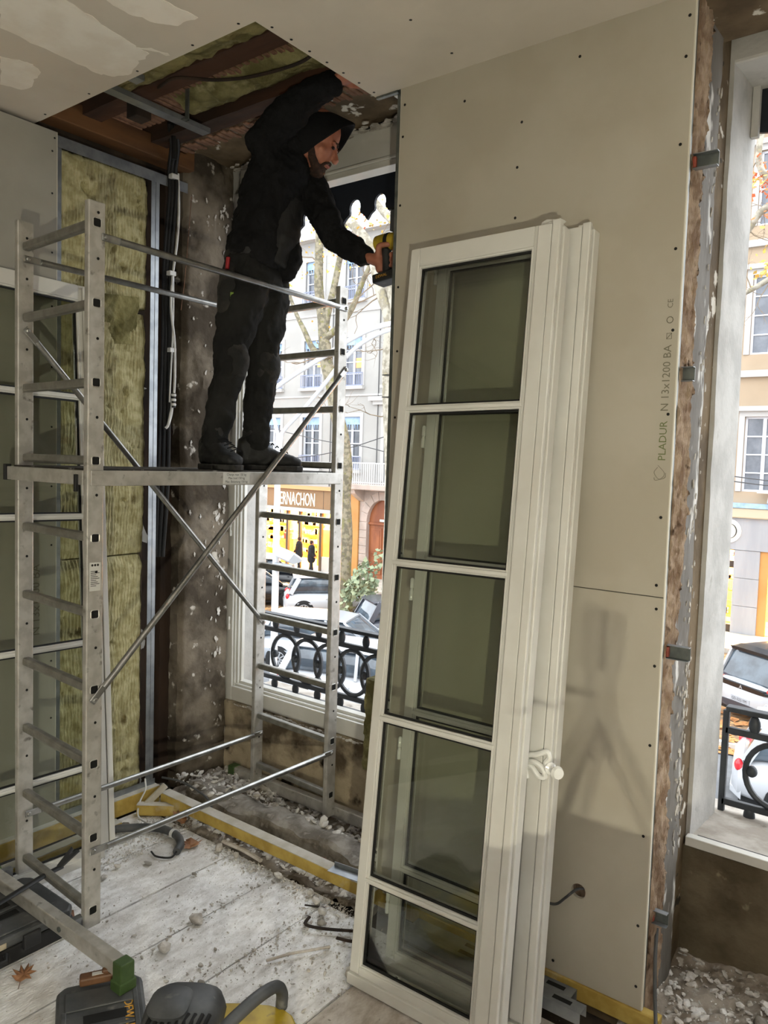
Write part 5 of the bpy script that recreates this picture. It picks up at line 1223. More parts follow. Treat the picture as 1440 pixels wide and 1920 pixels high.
# --- trousers
tr = MB()
tr.loft([ering(hip + V((0, 0, 0.03)), 0.138, 0.112, (0, 0, 1)), ering(hip - V((0, 0, 0.03)), 0.142, 0.118, (0, 0, 1)), ering(hip - V((0, 0, 0.09)), 0.138, 0.112, (0, 0, 1))])
for hp, kn, an in ((hipR, knR, anR), (hipL, knL, anL)):
    capsule(tr, [hp + V((0, 0, 0.02)), hp - V((0, 0, 0.07)), hp.lerp(kn, 0.6), kn + V((0, 0, 0.02)), kn - V((0, 0, 0.06)), kn.lerp(an, 0.45), kn.lerp(an, 0.85), an + V((0, 0, 0.015))], [0.092, 0.096, 0.082, 0.066, 0.064, 0.060, 0.054, 0.058])
fuse(tr.build('trousers', 'trousers', man), 0.007, 3, 0.030, 0.06)
for kn, an in ((knR, anR), (knL, anL)):
    kp = MB(); d = (an - kn).normalized()
    kp.ell(kn + F * 0.018 + SD * 0.008 - V((0, 0, 0.02)), (0.060, 0.060, 0.092), 16, 12)
    fuse(kp.build('knee_patch', 'trousers_dark', man), 0.008, 3, 0.012, 0.04)
hp2 = MB(); hp2.ell(hipR + SD * 0.045 - F * 0.05 - V((0, 0, 0.10)), (0.055, 0.055, 0.15), 14, 12)
fuse(hp2.build('tool_pocket', 'trousers_dark', man), 0.008, 3, 0.01, 0.04)
MB().bar(hipR + SD * 0.10 - F * 0.035 - V((0, 0, 0.09)), hipR + SD * 0.10 - F * 0.035 - V((0, 0, 0.115)), 0.012, 0.004, SD).build('pocket_tag', 'tag_green', man)
MB().tube([hipR + SD * 0.085 - F * 0.055 + V((0, 0, 0.045)), hipR + SD * 0.088 - F * 0.058 + V((0, 0, 0.0))], 0.008, 8).build('tool_grip', 'handle_red', man, smooth=True)
MB().loft([ering(hip + V((0, 0, 0.025)), 0.146, 0.120, (0, 0, 1)), ering(hip + V((0, 0, 0.05)), 0.146, 0.120, (0, 0, 1))]).build('belt', 'tool_dark', man, smooth=True)
# --- boots
def boot(an, d, toe_l, lab=None):
    d = V(d).normalized(); sd = V((d.y, -d.x, 0)); z0 = 1.6455
    def ring(t, w, zt, zb, n=16):
        c = V((an.x, an.y, 0)) + d * t
        out = []
        for k in range(n):
            a = 2 * math.pi * k / n; cc, ss = math.cos(a), math.sin(a)
            out.append(c + sd * w * abs(cc) ** 0.8 * (1 if cc >= 0 else -1) + V((0, 0, (zb + zt) / 2 + (zt - zb) / 2 * abs(ss) ** 0.7 * (1 if ss >= 0 else -1))))
        return out
    L = toe_l
    m = MB().loft([ring(-0.075, 0.02, z0 + 0.07, z0 + 0.018), ring(-0.065, 0.034, z0 + 0.13, z0 + 0.016), ring(-0.03, 0.043, z0 + 0.145, z0 + 0.014), ring(0.02, 0.043, z0 + 0.14, z0 + 0.014), ring(0.055, 0.042, z0 + 0.10, z0 + 0.014), ring(L * 0.55, 0.046, z0 + 0.078, z0 + 0.014), ring(L * 0.8, 0.046, z0 + 0.066, z0 + 0.016), ring(L * 0.95, 0.036, z0 + 0.054, z0 + 0.018), ring(L, 0.02, z0 + 0.04, z0 + 0.022)])
    capsule(m, [an + V((0, 0, 0.005)), an + V((0, 0, 0.06))], [0.050, 0.054])
    o = fuse(m.build('boot', 'boot_black', man), 0.0055, 3, 0.008, 0.03)
    s = MB()
    out = [(-0.078, 0.022), (-0.06, 0.037), (-0.02, 0.043), (0.04, 0.040), (L * 0.6, 0.049), (L * 0.85, 0.047), (L * 0.98, 0.034), (L + 0.006, 0.014)]
    poly = out + [(a, -w) for a, w in reversed(out)]
    s.prism(poly, (an.x, an.y, z0), d, V((-d.y, d.x, 0)), 0.022)
    s.build('boot_sole', 'boot_sole', man, bevel=0.004)
    lc = MB()
    for k in range(5):
        c = V((an.x, an.y, 0)) + d * (0.055 + 0.020 * k); z = z0 + 0.118 - 0.011 * k
        lc.tube([c + sd * 0.024 + V((0, 0, z)), c + V((0, 0, z + 0.007)), c - sd * 0.024 + V((0, 0, z))], 0.0026, 6)
    lc.build('boot_lace', 'hoodie', man, smooth=True)
boot(anR, V((0.72, -0.05, 0)), 0.145)
boot(anL, V((0.42, 0.72, 0)), 0.20)

# ================================================================ cordless drill in his left hand
dr = thing('cordless_drill', 'yellow and black cordless drill held against the edge of the pier', 'drill', (-1.88, 2.435, 2.5))
dx = V((1, 0, 0)); top = GR - gax * 0.068 + dx * 0.03
MB().lathe([(0.018, -0.075), (0.030, -0.07), (0.033, -0.04), (0.033, 0.0), (0.031, 0.035), (0.027, 0.05)], top, dx, 18).build('motor_housing', 'tool_yellow', dr, smooth=True)
MB().lathe([(0.0335, -0.02), (0.0345, -0.018), (0.0345, -0.004), (0.0335, -0.002)], top, dx, 18).build('housing_band', 'tool_dark', dr, smooth=True)
MB().lathe([(0.026, 0.05), (0.024, 0.06), (0.021, 0.09), (0.016, 0.096), (0.012, 0.10)], top, dx, 16).build('chuck', 'tool_dark', dr, smooth=True)
MB().tube([top + dx * 0.10, top + dx * 0.124], 0.003, 8).build('drill_bit', 'galvanised', dr)
MB().tube([GR - gax * 0.055, GR, GR + gax * 0.050], [0.020, 0.0165, 0.018], 12, flat=1.1).build('grip', 'tool_black', dr, smooth=True)
MB().bar(GR - gax * 0.036 + fwd * 0.018, GR - gax * 0.014 + fwd * 0.017, 0.012, 0.012).build('trigger', 'tool_dark', dr, bevel=0.003)
bm = Matrix((fwd, lat, -gax)).transposed().to_4x4()
bc = GR + gax * 0.072
bm.translation = bc
ba = MB().box((-0.050, -0.036, -0.022), (0.056, 0.036, 0.014), bm).build('battery', 'tool_black', dr, bevel=0.006)
for sgn in (-1, 1):
    m2 = MB().box((-0.034, sgn * 0.0362 - 0.0006, -0.012), (0.040, sgn * 0.0362 + 0.0006, 0.006), bm); m2.build('battery_label', 'tool_dark', ba)
cs = 1 if lat.dot(V((0.6, -0.8, 0))) > 0 else -1
lp = bc + lat * (0.0372 * cs) - fwd * 0.030 + gax * 0.007
text_obj('logo_text', 'DEWALT', 0.016, lp if cs else lp, fwd, -gax, 'logo_yellow', dr)
t = thing('screw_magazine', 'dark square magazine above the drill at the pier edge', 'tool', (-1.82, 2.43, 2.60))
MB().box((-1.865, 2.415, 2.585), (-1.76, 2.455, 2.665)).build('magazine_body', 'tool_grey', t, bevel=0.003)
MB().box((-1.875, 2.41, 2.665), (-1.76, 2.46, 2.672)).build('magazine_cap', 'tool_dark', t, bevel=0.002)
# ================================================================ balcony rails and awnings outside the two windows
def rail_guard(x0, x1, label, phase, y=3.06):
    t = thing('balcony_rail', label, 'railing', ((x0 + x1) / 2, y, 0.4))
    MB().box((x0, y - 0.022, 0.808), (x1, y + 0.022, 0.828)).build('top_rail', 'iron_paint', t, bevel=0.004)
    for z in (0.735, 0.462, 0.395): MB().box((x0, y - 0.011, z - 0.012), (x1, y + 0.011, z + 0.012)).build('cross_rail', 'iron_paint', t, bevel=0.002, seg=1)
    p = 0.163; k0 = int((x0 - phase) / p); k1 = int((x1 - phase) / p) + 1
    for k in range(k0, k1 + 1):
        xb = phase + k * p
        xc = xb + p / 2
        if x0 + 0.10 < xc < x1 - 0.10:
            pts = [(xc + 0.104 * math.cos(a), y, 0.598 + 0.117 * math.sin(a)) for a in [2 * math.pi * i / 28 for i in range(28)]]
            MB().tube(pts, 0.0125, 6, closed=True, flat=0.9).build('oval_ring', 'iron_paint', t, smooth=True)
        if x0 + 0.02 < xb < x1 - 0.02:
            MB().ell((xb, y, 0.598), (0.020, 0.020, 0.022), 10, 8).build('ball', 'iron_paint', t, smooth=True)
            for z in (0.772, 0.428): MB().ell((xb, y, z), (0.021, 0.017, 0.036), 10, 8).build('ball', 'iron_paint', t, smooth=True)
    for x in (x0, x1): MB().box((x - 0.011, y - 0.011, 0.37), (x + 0.011, y + 0.011, 0.81)).build('post', 'iron_paint', t, bevel=0.002, seg=1)
    return t
rail_guard(-3.20, -1.72, 'dark cast iron balcony rail of linked ovals outside the first window', -3.085)
rail_guard(-0.695, 0.85, 'dark cast iron balcony rail of linked ovals outside the bare opening', -0.597)
def valance(x0, x1, ph, label, z0=2.87):
    t = thing('awning_valance', label, 'awning', ((x0 + x1) / 2, 2.99, 3.1))
    P = 0.157; poly = [(x0, 3.25), (x0, z0 + 0.03)]
    k = 0
    def unit(xt):
        u = [(xt, z0), (xt + 0.022, z0 + 0.026), (xt + 0.044, z0 + 0.040)]
        c = (xt + P / 2, z0 + 0.070); r = 0.035
        for i in range(11):
            a = math.radians(205 - 230 * i / 10); u.append((c[0] + r * math.cos(a), c[1] + r * 1.15 * math.sin(a)))
        u += [(xt + P - 0.044, z0 + 0.040), (xt + P - 0.022, z0 + 0.026)]
        return u
    x = ph
    while x < x0 + 0.01: x += P
    while x + P < x1:
        poly += unit(x); x += P
    poly += [(x, z0), (x1, z0 + 0.03), (x1, 3.25)]
    MB().prism(poly, (0, 2.985, 0), (1, 0, 0), (0, 0, 1), -0.014).build('valance_board', 'awning_navy', t)
    MB().box((x0, 2.90, 3.235), (x1, 2.999, 3.25)).build('awning_box', 'awning_navy', t)
    return t
valance(-3.12, -1.75, -2.76 - 0.785, 'dark navy scalloped awning valance hanging outside the first window')
valance(-0.72, 0.7, -0.715, 'dark navy scalloped awning valance hanging outside the bare opening', z0=2.86)

# ================================================================ street
SZ = -3.9
MB().box((-60, 3.0, SZ - 0.3), (30, 16.6, SZ)).build('street', 'asphalt', kind='structure', label='grey asphalt roadway below the windows', cat='street')
MB().box((-60, 16.6, SZ - 0.3), (30, 18.3, SZ + 0.10)).build('kerb_strip', 'soil_leaves', kind='structure', label='raised planting strip covered in fallen leaves', cat='ground')
MB().box((-60, 18.3, SZ - 0.3), (30, 25.3, SZ)).build('street.001', 'soil_leaves', kind='structure', label='leaf-strewn parking lane by the shops', cat='street')
MB().box((-60, 25.3, SZ - 0.3), (30, 28.3, SZ + 0.14)).build('sidewalk', 'pavement', kind='structure', label='pale pavement in front of the shops', cat='pavement')
MB().box((-60, 16.48, SZ - 0.2), (30, 16.62, SZ + 0.12)).build('kerb', 'kerb', kind='structure', label='pale stone kerb of the planting strip', cat='kerb')
MB().box((-60, 3.0, SZ - 0.1), (30, 5.2, SZ + 0.14)).build('sidewalk.001', 'pavement', kind='structure', label='pavement directly below the windows', cat='pavement')
MB().box((-30, 8.9, SZ), (10, 9.02, SZ + 0.004)).box((-30, 12.4, SZ), (10, 12.5, SZ + 0.004)).build('road_marking', 'kerb', kind='structure', label='white lane lines on the asphalt', cat='marking')
mb = MB(); rr = random.Random(12)
for k in range(3600):
    x = rr.uniform(-26, 4); y = rr.choice([rr.uniform(16.6, 18.3), rr.uniform(16.6, 18.3), rr.uniform(18.3, 25.2), rr.gauss(16.3, 0.15)])
    s = rr.uniform(0.05, 0.13); a = rr.uniform(0, 6); z = SZ + (0.115 if 16.62 < y < 18.3 else 0.015) + 0.02 * rr.random(); c, d = math.cos(a) * s, math.sin(a) * s
    mb.add([(x + c, y + d, z), (x - d, y + c, z + 0.03 * rr.random()), (x - c, y - d, z), (x + d, y - c, z + 0.03 * rr.random())], [(0, 1, 2, 3)])
mb.build('leaf_litter', 'leaf_litter', label='orange fallen leaves over the strip and parking lane', cat='leaves', kind='stuff')

# ================================================================ cars
def make_car(label, x, y, head_deg, body, L=3.6, Wd=1.65, Ht=1.48, kind='hatch'):
    a = rad(head_deg); m = Matrix.Translation((x, y, SZ)) @ Matrix.Rotation(a, 4, 'Z')
    t = thing('car', label, 'car', mat=m)
    h = Wd / 2; wb = L * 0.62; xr = -wb / 2; xf = wb / 2; wr = 0.31 if Ht < 1.55 else 0.35
    gc = 0.20 if Ht < 1.55 else 0.26; belt = Ht * 0.60
    def sec(px, w, zb, zt, n=18):
        out = []
        for k in range(n):
            q = 2 * math.pi * k / n; c, s = math.cos(q), math.sin(q)
            out.append(V((px, w * abs(c) ** 0.45 * (1 if c >= 0 else -1), (zb + zt) / 2 + (zt - zb) / 2 * abs(s) ** 0.5 * (1 if s >= 0 else -1))))
        return out
    st = [(-L / 2, h * 0.70, gc + 0.14, belt * 0.86), (-L / 2 + 0.10, h * 0.90, gc + 0.04, belt * 0.97), (-L / 2 + 0.45, h, gc, belt), (-0.2, h, gc, belt), (L * 0.16, h, gc, belt * 0.98), (L * 0.34, h * 0.97, gc, belt * 0.86), (L * 0.45, h * 0.90, gc + 0.03, belt * 0.76), (L / 2, h * 0.66, gc + 0.12, belt * 0.62)]
    MB().loft([sec(*s) for s in st]).build('body_shell', body, t, smooth=True)
    rz = Ht; gl = [(-L / 2 + 0.16, h * 0.80, belt - 0.06, belt + 0.02), (-L / 2 + 0.42, h * 0.80, belt - 0.06, rz - 0.10), (-L / 2 + 0.72, h * 0.78, belt - 0.06, rz - 0.03), (0.1, h * 0.76, belt - 0.06, rz - 0.03), (L * 0.12, h * 0.76, belt - 0.06, rz - 0.12), (L * 0.27, h * 0.80, belt - 0.08, belt - 0.02)]
    MB().loft([sec(*s) for s in gl]).build('window_band', 'car_glass', t, smooth=True)
    ro = [(-L / 2 + 0.30, h * 0.70, rz - 0.10, rz - 0.05), (-L / 2 + 0.62, h * 0.76, rz - 0.09, rz), (-0.1, h * 0.77, rz - 0.07, rz + 0.005), (L * 0.10, h * 0.72, rz - 0.10, rz - 0.05)]
    MB().loft([sec(*s) for s in ro]).build('roof_panel', 'car_black' if 'black roof' in label else body, t, smooth=True)
    for s in (-1, 1):
        pl = MB(); pl.bar((-L / 2 + 0.20, s * h * 0.83, belt - 0.02), (-L / 2 + 0.50, s * h * 0.77, rz - 0.06), 0.05, 0.16, (1, 0, 0)); pl.build('pillar', body, t)
        pl = MB(); pl.bar((L * 0.265, s * h * 0.82, belt - 0.06), (L * 0.09, s * h * 0.74, rz - 0.07), 0.05, 0.05, (1, 0, 0)); pl.build('pillar', body, t)
        pl = MB(); pl.bar((-0.12, s * h * 0.83, belt - 0.04), (-0.10, s * h * 0.775, rz - 0.05), 0.03, 0.07, (1, 0, 0))
        pl.build('pillar', body, t)
        MB().ell((L * 0.20, s * (h + 0.09), belt + 0.03), (0.06, 0.09, 0.06), 10, 6).build('mirror', body, t, smooth=True)
        for xx in (xr, xf):
            ar = MB().lathe([(wr + 0.05, -0.01), (wr + 0.05, 0.012)], (xx, s * (h - 0.015), wr), (0, s, 0), 22).build('wheel_arch', 'tool_dark', t)
            w = MB().lathe([(wr * 0.66, 0.0), (wr * 0.95, 0.0), (wr, 0.03), (wr, 0.15), (wr * 0.95, 0.185), (wr * 0.70, 0.19), (wr * 0.68, 0.17), (wr * 0.3, 0.16)], (xx, s * (h - 0.17), wr), (0, s, 0), 24).build('tyre', 'tyre', t, smooth=True)
            r = MB()
            for k in range(10):
                q = 2 * math.pi * k / 10; d = V((math.cos(q), 0, math.sin(q))); c = V((xx, s * (h + 0.005), wr)); r.bar(c + d * 0.03, c + d * wr * 0.66, 0.035, 0.012, (0, 1, 0))
            r.tube([(xx + wr * 0.66 * math.cos(q), s * (h + 0.005), wr + wr * 0.66 * math.sin(q)) for q in [k * 2 * math.pi / 24 for k in range(24)]], 0.014, 6, closed=True)
            r.build('rim', 'rim', w)
        MB().ell((-L / 2 + 0.10, s * h * 0.78, belt * 0.88), (0.07, 0.12, 0.10), 10, 8).build('tail_light', 'tail_red', t, smooth=True)
        MB().ell((L / 2 - 0.20, s * h * 0.72, belt * 0.70), (0.16, 0.13, 0.07), 10, 8).build('headlight', 'head_lens', t, smooth=True)
        MB().box((-L * 0.06 - 0.1, s * h * 0.995 - 0.012, belt * 0.80), (-L * 0.06 + 0.06, s * h * 0.995 + 0.012, belt * 0.80 + 0.025)).build('door_handle', body, t)
    MB().box((-L / 2 - 0.012, -0.26, belt * 0.50), (-L / 2 + 0.03, 0.26, belt * 0.50 + 0.11)).build('number_plate', 'plate_white', t)
    MB().loft([sec(-L / 2 - 0.02, h * 0.66, gc + 0.06, gc + 0.22), sec(-L / 2 + 0.16, h * 0.93, gc + 0.0, gc + 0.24)]).build('rear_bumper', 'car_dark' if kind == 'suv' else body, t, smooth=True)
    MB().loft([sec(L / 2 - 0.22, h * 0.90, gc, gc + 0.24), sec(L / 2 + 0.02, h * 0.60, gc + 0.06, gc + 0.22)]).build('front_bumper', body, t, smooth=True)
    MB().box((-L / 2 + 0.12, -h * 0.72, gc - 0.05), (L / 2 - 0.2, h * 0.72, gc + 0.12)).build('underbody', 'tool_dark', t)
    if kind == 'suv':
        MB().loft([sec(-L / 2 - 0.005, h * 0.74, belt * 0.80, belt * 0.90), sec(-L / 2 + 0.10, h * 0.92, belt * 0.80, belt * 0.92)]).build('rear_light_bar', 'car_black', t, smooth=True)
        MB().prism([(-0.05, -0.04), (0, 0.05), (0.05, -0.04), (0, -0.01)], (-L / 2 - 0.012, 0, belt * 0.85), (0, -1, 0), (0, 0, 1), 0.01).build('badge', 'rim', t)
        text_obj('plate_text', 'GD-522-YM', 0.085, (-L / 2 - 0.0135, 0.24, belt * 0.50 + 0.025), (0, -1, 0), (0, 0, 1), 'ink', t)
        for s in (-1, 1): MB().box((-L / 2 - 0.03, s * 0.62 - 0.09, gc + 0.10), (-L / 2 + 0.0, s * 0.62 + 0.09, gc + 0.15)).build('reflector', 'tail_red', t)
        MB().loft([sec(-L / 2 + 0.28, h * 0.70, rz - 0.06, rz - 0.02), sec(-L / 2 + 0.55, h * 0.72, rz - 0.05, rz + 0.02)]).build('spoiler', 'car_black', t, smooth=True)
    return t
make_car('white small hatchback parked at an angle in front of the shop', -18.2, 20.9, 46, 'car_white', L=3.5)
make_car('dark grey hatchback parked left of the pier behind the rail', -13.6, 19.6, 58, 'car_dark', L=3.9, Ht=1.45)
make_car('black car half hidden behind the potted shrub', -15.3, 24.2, 55, 'car_black', L=4.2, Ht=1.44)
make_car('silver car with large spoked wheel nearest the balcony rail', -13.4, 15.6, 22, 'car_silver', L=4.3, Wd=1.75, Ht=1.46)
make_car('white car directly below the balcony rail by the pier', -10.4, 13.4, 14, 'car_white', L=4.3, Wd=1.75, Ht=1.5)
make_car('black car behind the white lamp post', -21.8, 20.2, 55, 'car_black', L=4.3, Ht=1.45)
make_car('second black car further behind the white lamp post', -23.4, 22.6, 55, 'car_black', L=4.2, Ht=1.45)
make_car('white sport utility car with black roof seen from the back through the bare opening', -2.72, 20.2, 58, 'car_white', L=4.45, Wd=1.85, Ht=1.65, kind='suv')
make_car('white estate car with a red tail light below the bare opening', -0.85, 14.6, 10, 'car_white', L=4.5, Wd=1.8, Ht=1.5)

# ================================================================ houses across the street
FY = 28.0
def street_window(parent, xc, z0, z1, w, glass='window_dark', rail=True, fringe=True, y=FY, rows=4, surround=True):
    wdw = MB().box((xc - w / 2, y + 0.16, z0), (xc + w / 2, y + 0.20, z1)).build('window', glass, parent)
    f = MB()
    for x in (xc - w / 2, xc + w / 2 - 0.07, xc - 0.055): f.box((x, y + 0.10, z0), (x + (0.11 if x == xc - 0.055 else 0.07), y + 0.16, z1))
    for k in range(rows + 1):
        z = z0 + (z1 - z0 - 0.07) * k / rows
        f.box((xc - w / 2, y + 0.11, z), (xc + w / 2, y + 0.155, z + (0.07 if k in (0, rows) else 0.045)))
    f.build('window_frame', 'window_frame', wdw)
    if surround:
        MB().box((xc - w / 2 - 0.18, y - 0.04, z0), (xc - w / 2, y + 0.02, z1 + 0.18)).box((xc + w / 2, y - 0.04, z0), (xc + w / 2 + 0.18, y + 0.02, z1 + 0.18)).box((xc - w / 2, y - 0.04, z1), (xc + w / 2, y + 0.02, z1 + 0.18)).build('window_surround', 'facade_trim', parent)
    if fringe:
        n = 7; pts = [(xc - w / 2, z1), (xc - w / 2, z1 - 0.36)]
        for k in range(n):
            a = xc - w / 2 + w * k / n; b = xc - w / 2 + w * (k + 1) / n
            pts += [(a + 0.01, z1 - 0.36), ((a + b) / 2 - 0.02, z1 - 0.36), ((a + b) / 2, z1 - 0.60), ((a + b) / 2 + 0.02, z1 - 0.36), (b - 0.01, z1 - 0.36)]
        pts += [(xc + w / 2, z1 - 0.36), (xc + w / 2, z1)]
        MB().prism(pts, (0, y + 0.07, 0), (1, 0, 0), (0, 0, 1), -0.03).build('window_valance', 'blue_trim', parent)
    if rail:
        r = MB(); zb = z0 + 0.02; zt = z0 + 0.62; x0 = xc - w / 2 - 0.12; x1 = xc + w / 2 + 0.12
        r.box((x0, y - 0.12, zt - 0.03), (x1, y - 0.09, zt)).box((x0, y - 0.12, zb), (x1, y - 0.09, zb + 0.03))
        for k in range(13):
            x = x0 + (x1 - x0 - 0.02) * k / 12; r.box((x, y - 0.115, zb), (x + 0.022, y - 0.095, zt))
        r.build('window_rail', 'rail_blue', parent)
        MB().box((x0 - 0.08, y - 0.2, z0 - 0.16), (x1 + 0.08, y + 0.02, z0 - 0.02)).build('window_sill', 'facade_trim', parent)
hb = thing('building', 'white stone town house with blue-fringed windows over the sweet shop', 'building', (-26, FY, SZ))
cols = [-31.3, -28.75, -26.1, -23.55]
rows_ = [(1.25, 3.72), (5.15, 7.42), (9.15, 11.2)]
holes = [(c - 0.56, c + 0.56, a, b) for c in cols for a, b in rows_] + [(c - 0.56, c + 0.56, a, b) for c in (-21.0, -18.4, -15.8, -13.4) for a, b in ((0.75, 3.72), (5.15, 7.42), (9.15, 11.2))]
mb = MB(); holes_wall(mb, -44, -12.0, 0.36, 12.6, holes, FY, 0.25); mb.build('wall', 'facade_white', hb)
MB().box((-44, FY + 0.3, 0.36), (-12, FY + 9, 12.6)).box((-44, FY + 4, SZ), (-12, FY + 9, 0.36)).build('rear_mass', 'window_grey', hb)
for c in cols + [-21.0, -18.4, -15.8, -13.4]:
    for i, (a, b) in enumerate(rows_):
        if i == 0 and c > -22: a = 0.75
        street_window(hb, c, a, b, 1.12, 'window_dark' if i == 0 else 'window_grey', rail=(i > 0 or c < -22))
for c, z in ((-25.9, 6.35), (-23.45, 6.2), (-20.85, 6.3)): MB().box((c, FY + 0.13, z - 0.2), (c + 0.34, FY + 0.158, z + 0.25)).build('lit_pane', 'window_lit', hb)
MB().box((-44, FY - 0.05, 4.68), (-12, FY + 0.01, 4.76)).build('string_course', 'facade_trim', hb)
MB().box((-44, FY - 0.05, 8.55), (-12, FY + 0.01, 8.63)).build('string_course', 'facade_trim', hb)
MB().box((-44, FY - 0.5, 12.1), (-12, FY + 0.05, 12.6)).build('cornice', 'facade_trim', hb)
for xx in (-25.3, -22.45): MB().tube([(xx + 0.5, FY - 0.04, 0.4), (xx + 0.5, FY - 0.04, 9.0)], 0.02, 6).build('facade_cable', 'wire', hb)
MB().box((-22.4, FY - 0.22, 4.42), (-19.6, FY + 0.02, 4.62)).box((-22.2, FY - 0.12, 4.25), (-19.8, FY + 0.02, 4.42)).build('window_hood', 'facade_trim', hb)
# shop front
GZ = SZ + 0.14
sx0, sx1 = -33.5, -23.9
MB().box((sx0, FY - 0.14, -0.74), (sx1, FY + 0.1, 0.18)).build('shop_fascia', 'fascia_tan', hb, bevel=0.02)
MB().box((sx0, FY - 0.26, 0.18), (sx1 + 0.5, FY + 0.1, 0.36)).build('fascia_cornice', 'fascia_peach', hb)
MB().box((sx0, FY - 0.18, -0.92), (sx1, FY + 0.1, -0.74)).build('fascia_band', 'facade_trim', hb)
for xx in (-25.05, -29.3): MB().box((xx, FY - 0.146, -0.72), (xx + 0.025, FY - 0.138, 0.16)).build('fascia_joint', 'dark_frame', hb)
text_obj('shop_sign', 'BERNACHON', 0.92, (-28.25, FY - 0.15, -0.62), (1, 0, 0), (0, 0, 1), 'sign_white', hb, ext=0.02, xs=0.475)
si = MB().box((sx0, FY + 3.4, GZ), (sx1, FY + 3.5, -0.9)).box((sx0, FY + 0.1, -0.95), (sx1, FY + 3.4, -0.9)).box((sx0, FY + 0.1, GZ), (sx1, FY + 3.4, GZ + 0.02)).box((sx0 - 0.1, FY, GZ), (sx0, FY + 3.5, -0.9)).box((sx1, FY, GZ), (sx1 + 0.1, FY + 3.5, -0.9))
si.build('shop_room', 'shop_wall', hb)
mb = MB()
for k in range(5):
    for c in (-31.5, -28.9, -25.6): mb.box((c - 0.85, FY + 3.0, GZ + 0.3 + 0.5 * k), (c + 0.85, FY + 3.4, GZ + 0.36 + 0.5 * k))
mb.build('shop_shelf', 'shop_shelf', hb, kind='stuff')
rr = random.Random(4); mb = MB()
for k in range(150):
    c = rr.choice((-31.5, -28.9, -25.6)) + rr.uniform(-0.8, 0.8); z = GZ + 0.36 + 0.5 * rr.randrange(5); s = rr.uniform(0.06, 0.16); mb.box((c - s, FY + 2.95, z), (c + s, FY + 3.2, z + rr.uniform(0.12, 0.34)))
mb.build('shop_goods', 'shop_goods', hb, kind='stuff')
for xx, w in ((-33.4, 0.5), (-30.6, 0.35), (-29.55, 0.3), (-27.6, 0.14), (-26.75, 0.14), (-25.35, 0.16), (-24.3, 0.3)):
    MB().box((xx, FY - 0.06, GZ), (xx + w, FY + 0.08, -0.92)).build('shop_mullion', 'pilaster_orange' if w > 0.2 else 'dark_frame', hb)
MB().box((-25.3, FY - 0.02, GZ), (-24.3, FY + 0.06, GZ + 0.7)).box((-33.0, FY - 0.02, GZ), (-30.6, FY + 0.06, GZ + 0.5)).build('stall_riser', 'facade_trim', hb)
MB().box((-26.6, FY + 1.2, GZ), (-25.7, FY + 1.5, GZ + 1.9)).build('display_unit', 'shop_shelf', hb)
MB().box((-28.8, FY + 0.8, GZ), (-27.9, FY + 1.1, GZ + 1.3)).build('display_unit', 'shop_shelf', hb)
MB().box((-28.3, FY + 0.5, GZ + 1.3), (-27.9, FY + 0.7, GZ + 1.6)).box((-28.2, FY + 0.45, GZ + 1.65), (-27.8, FY + 0.7, GZ + 1.8)).build('red_box', 'bracket_red', hb)
def shop_lamp(x, e, w):
    l = bpy.data.lights.new('shop_light', 'AREA'); l.shape = 'RECTANGLE'; l.size = w; l.size_y = 2.4; l.energy = e; l.color = (1.0, 0.80, 0.45)
    o = bpy.data.objects.new('shop_light', l); COL.objects.link(o); o.location = (x, FY + 1.7, -1.0)
shop_lamp((sx0 + sx1) / 2, 2000, 8.5)
# pilaster, arched door in rusticated stone
MB().box((-23.9, FY - 0.02, GZ), (-22.86, FY + 0.2, 0.36)).build('wall', 'stone_block', hb)
MB().box((-23.35, FY - 0.12, GZ), (-22.86, FY + 0.0, 0.2)).build('pilaster', 'pilaster_orange', hb, bevel=0.02)
dc, dw, ds = -21.55, 0.86, -1.15
arch = [(-22.86, GZ), (dc - dw, GZ)] + [(dc + dw * math.cos(a), ds + 1.05 * math.sin(a)) for a in [math.pi * (1 - k / 20) for k in range(21)]] + [(dc + dw, GZ), (-20.0, GZ), (-20.0, 0.36), (-22.86, 0.36)]
MB().prism(arch, (0, FY + 0.2, 0), (1, 0, 0), (0, 0, 1), 0.22).build('arch_wall', 'stone_block', hb)
for s in (-1, 1):
    for k in range(7): MB().box((dc + s * (dw + 0.22) - 0.22, FY - 0.05, GZ + 0.37 * k + 0.012), (dc + s * (dw + 0.22) + 0.22, FY + 0.0, GZ + 0.37 * (k + 1) - 0.012)).build('stone_block', 'stone_block', hb, bevel=0.012, seg=1)
for k in range(9):
    a0 = math.pi * k / 9 + 0.012; a1 = math.pi * (k + 1) / 9 - 0.012
    MB().prism([(dc + (dw + 0.01) * math.cos(a0), ds + 1.06 * math.sin(a0)), (dc + (dw + 0.42) * math.cos(a0), ds + 1.45 * math.sin(a0)), (dc + (dw + 0.42) * math.cos(a1), ds + 1.45 * math.sin(a1)), (dc + (dw + 0.01) * math.cos(a1), ds + 1.06 * math.sin(a1))], (0, FY, 0), (1, 0, 0), (0, 0, 1), 0.05).build('voussoir', 'stone_block', hb, bevel=0.012, seg=1)
door = MB().prism([(dc - dw, GZ), (dc + dw, GZ)] + [(dc + dw * math.cos(a), ds + 1.05 * math.sin(a)) for a in [math.pi * k / 16 for k in range(17)]], (0, FY + 0.2, 0), (1, 0, 0), (0, 0, 1), 0.03).build('entrance_door', 'wood_door', hb)
mb = MB()
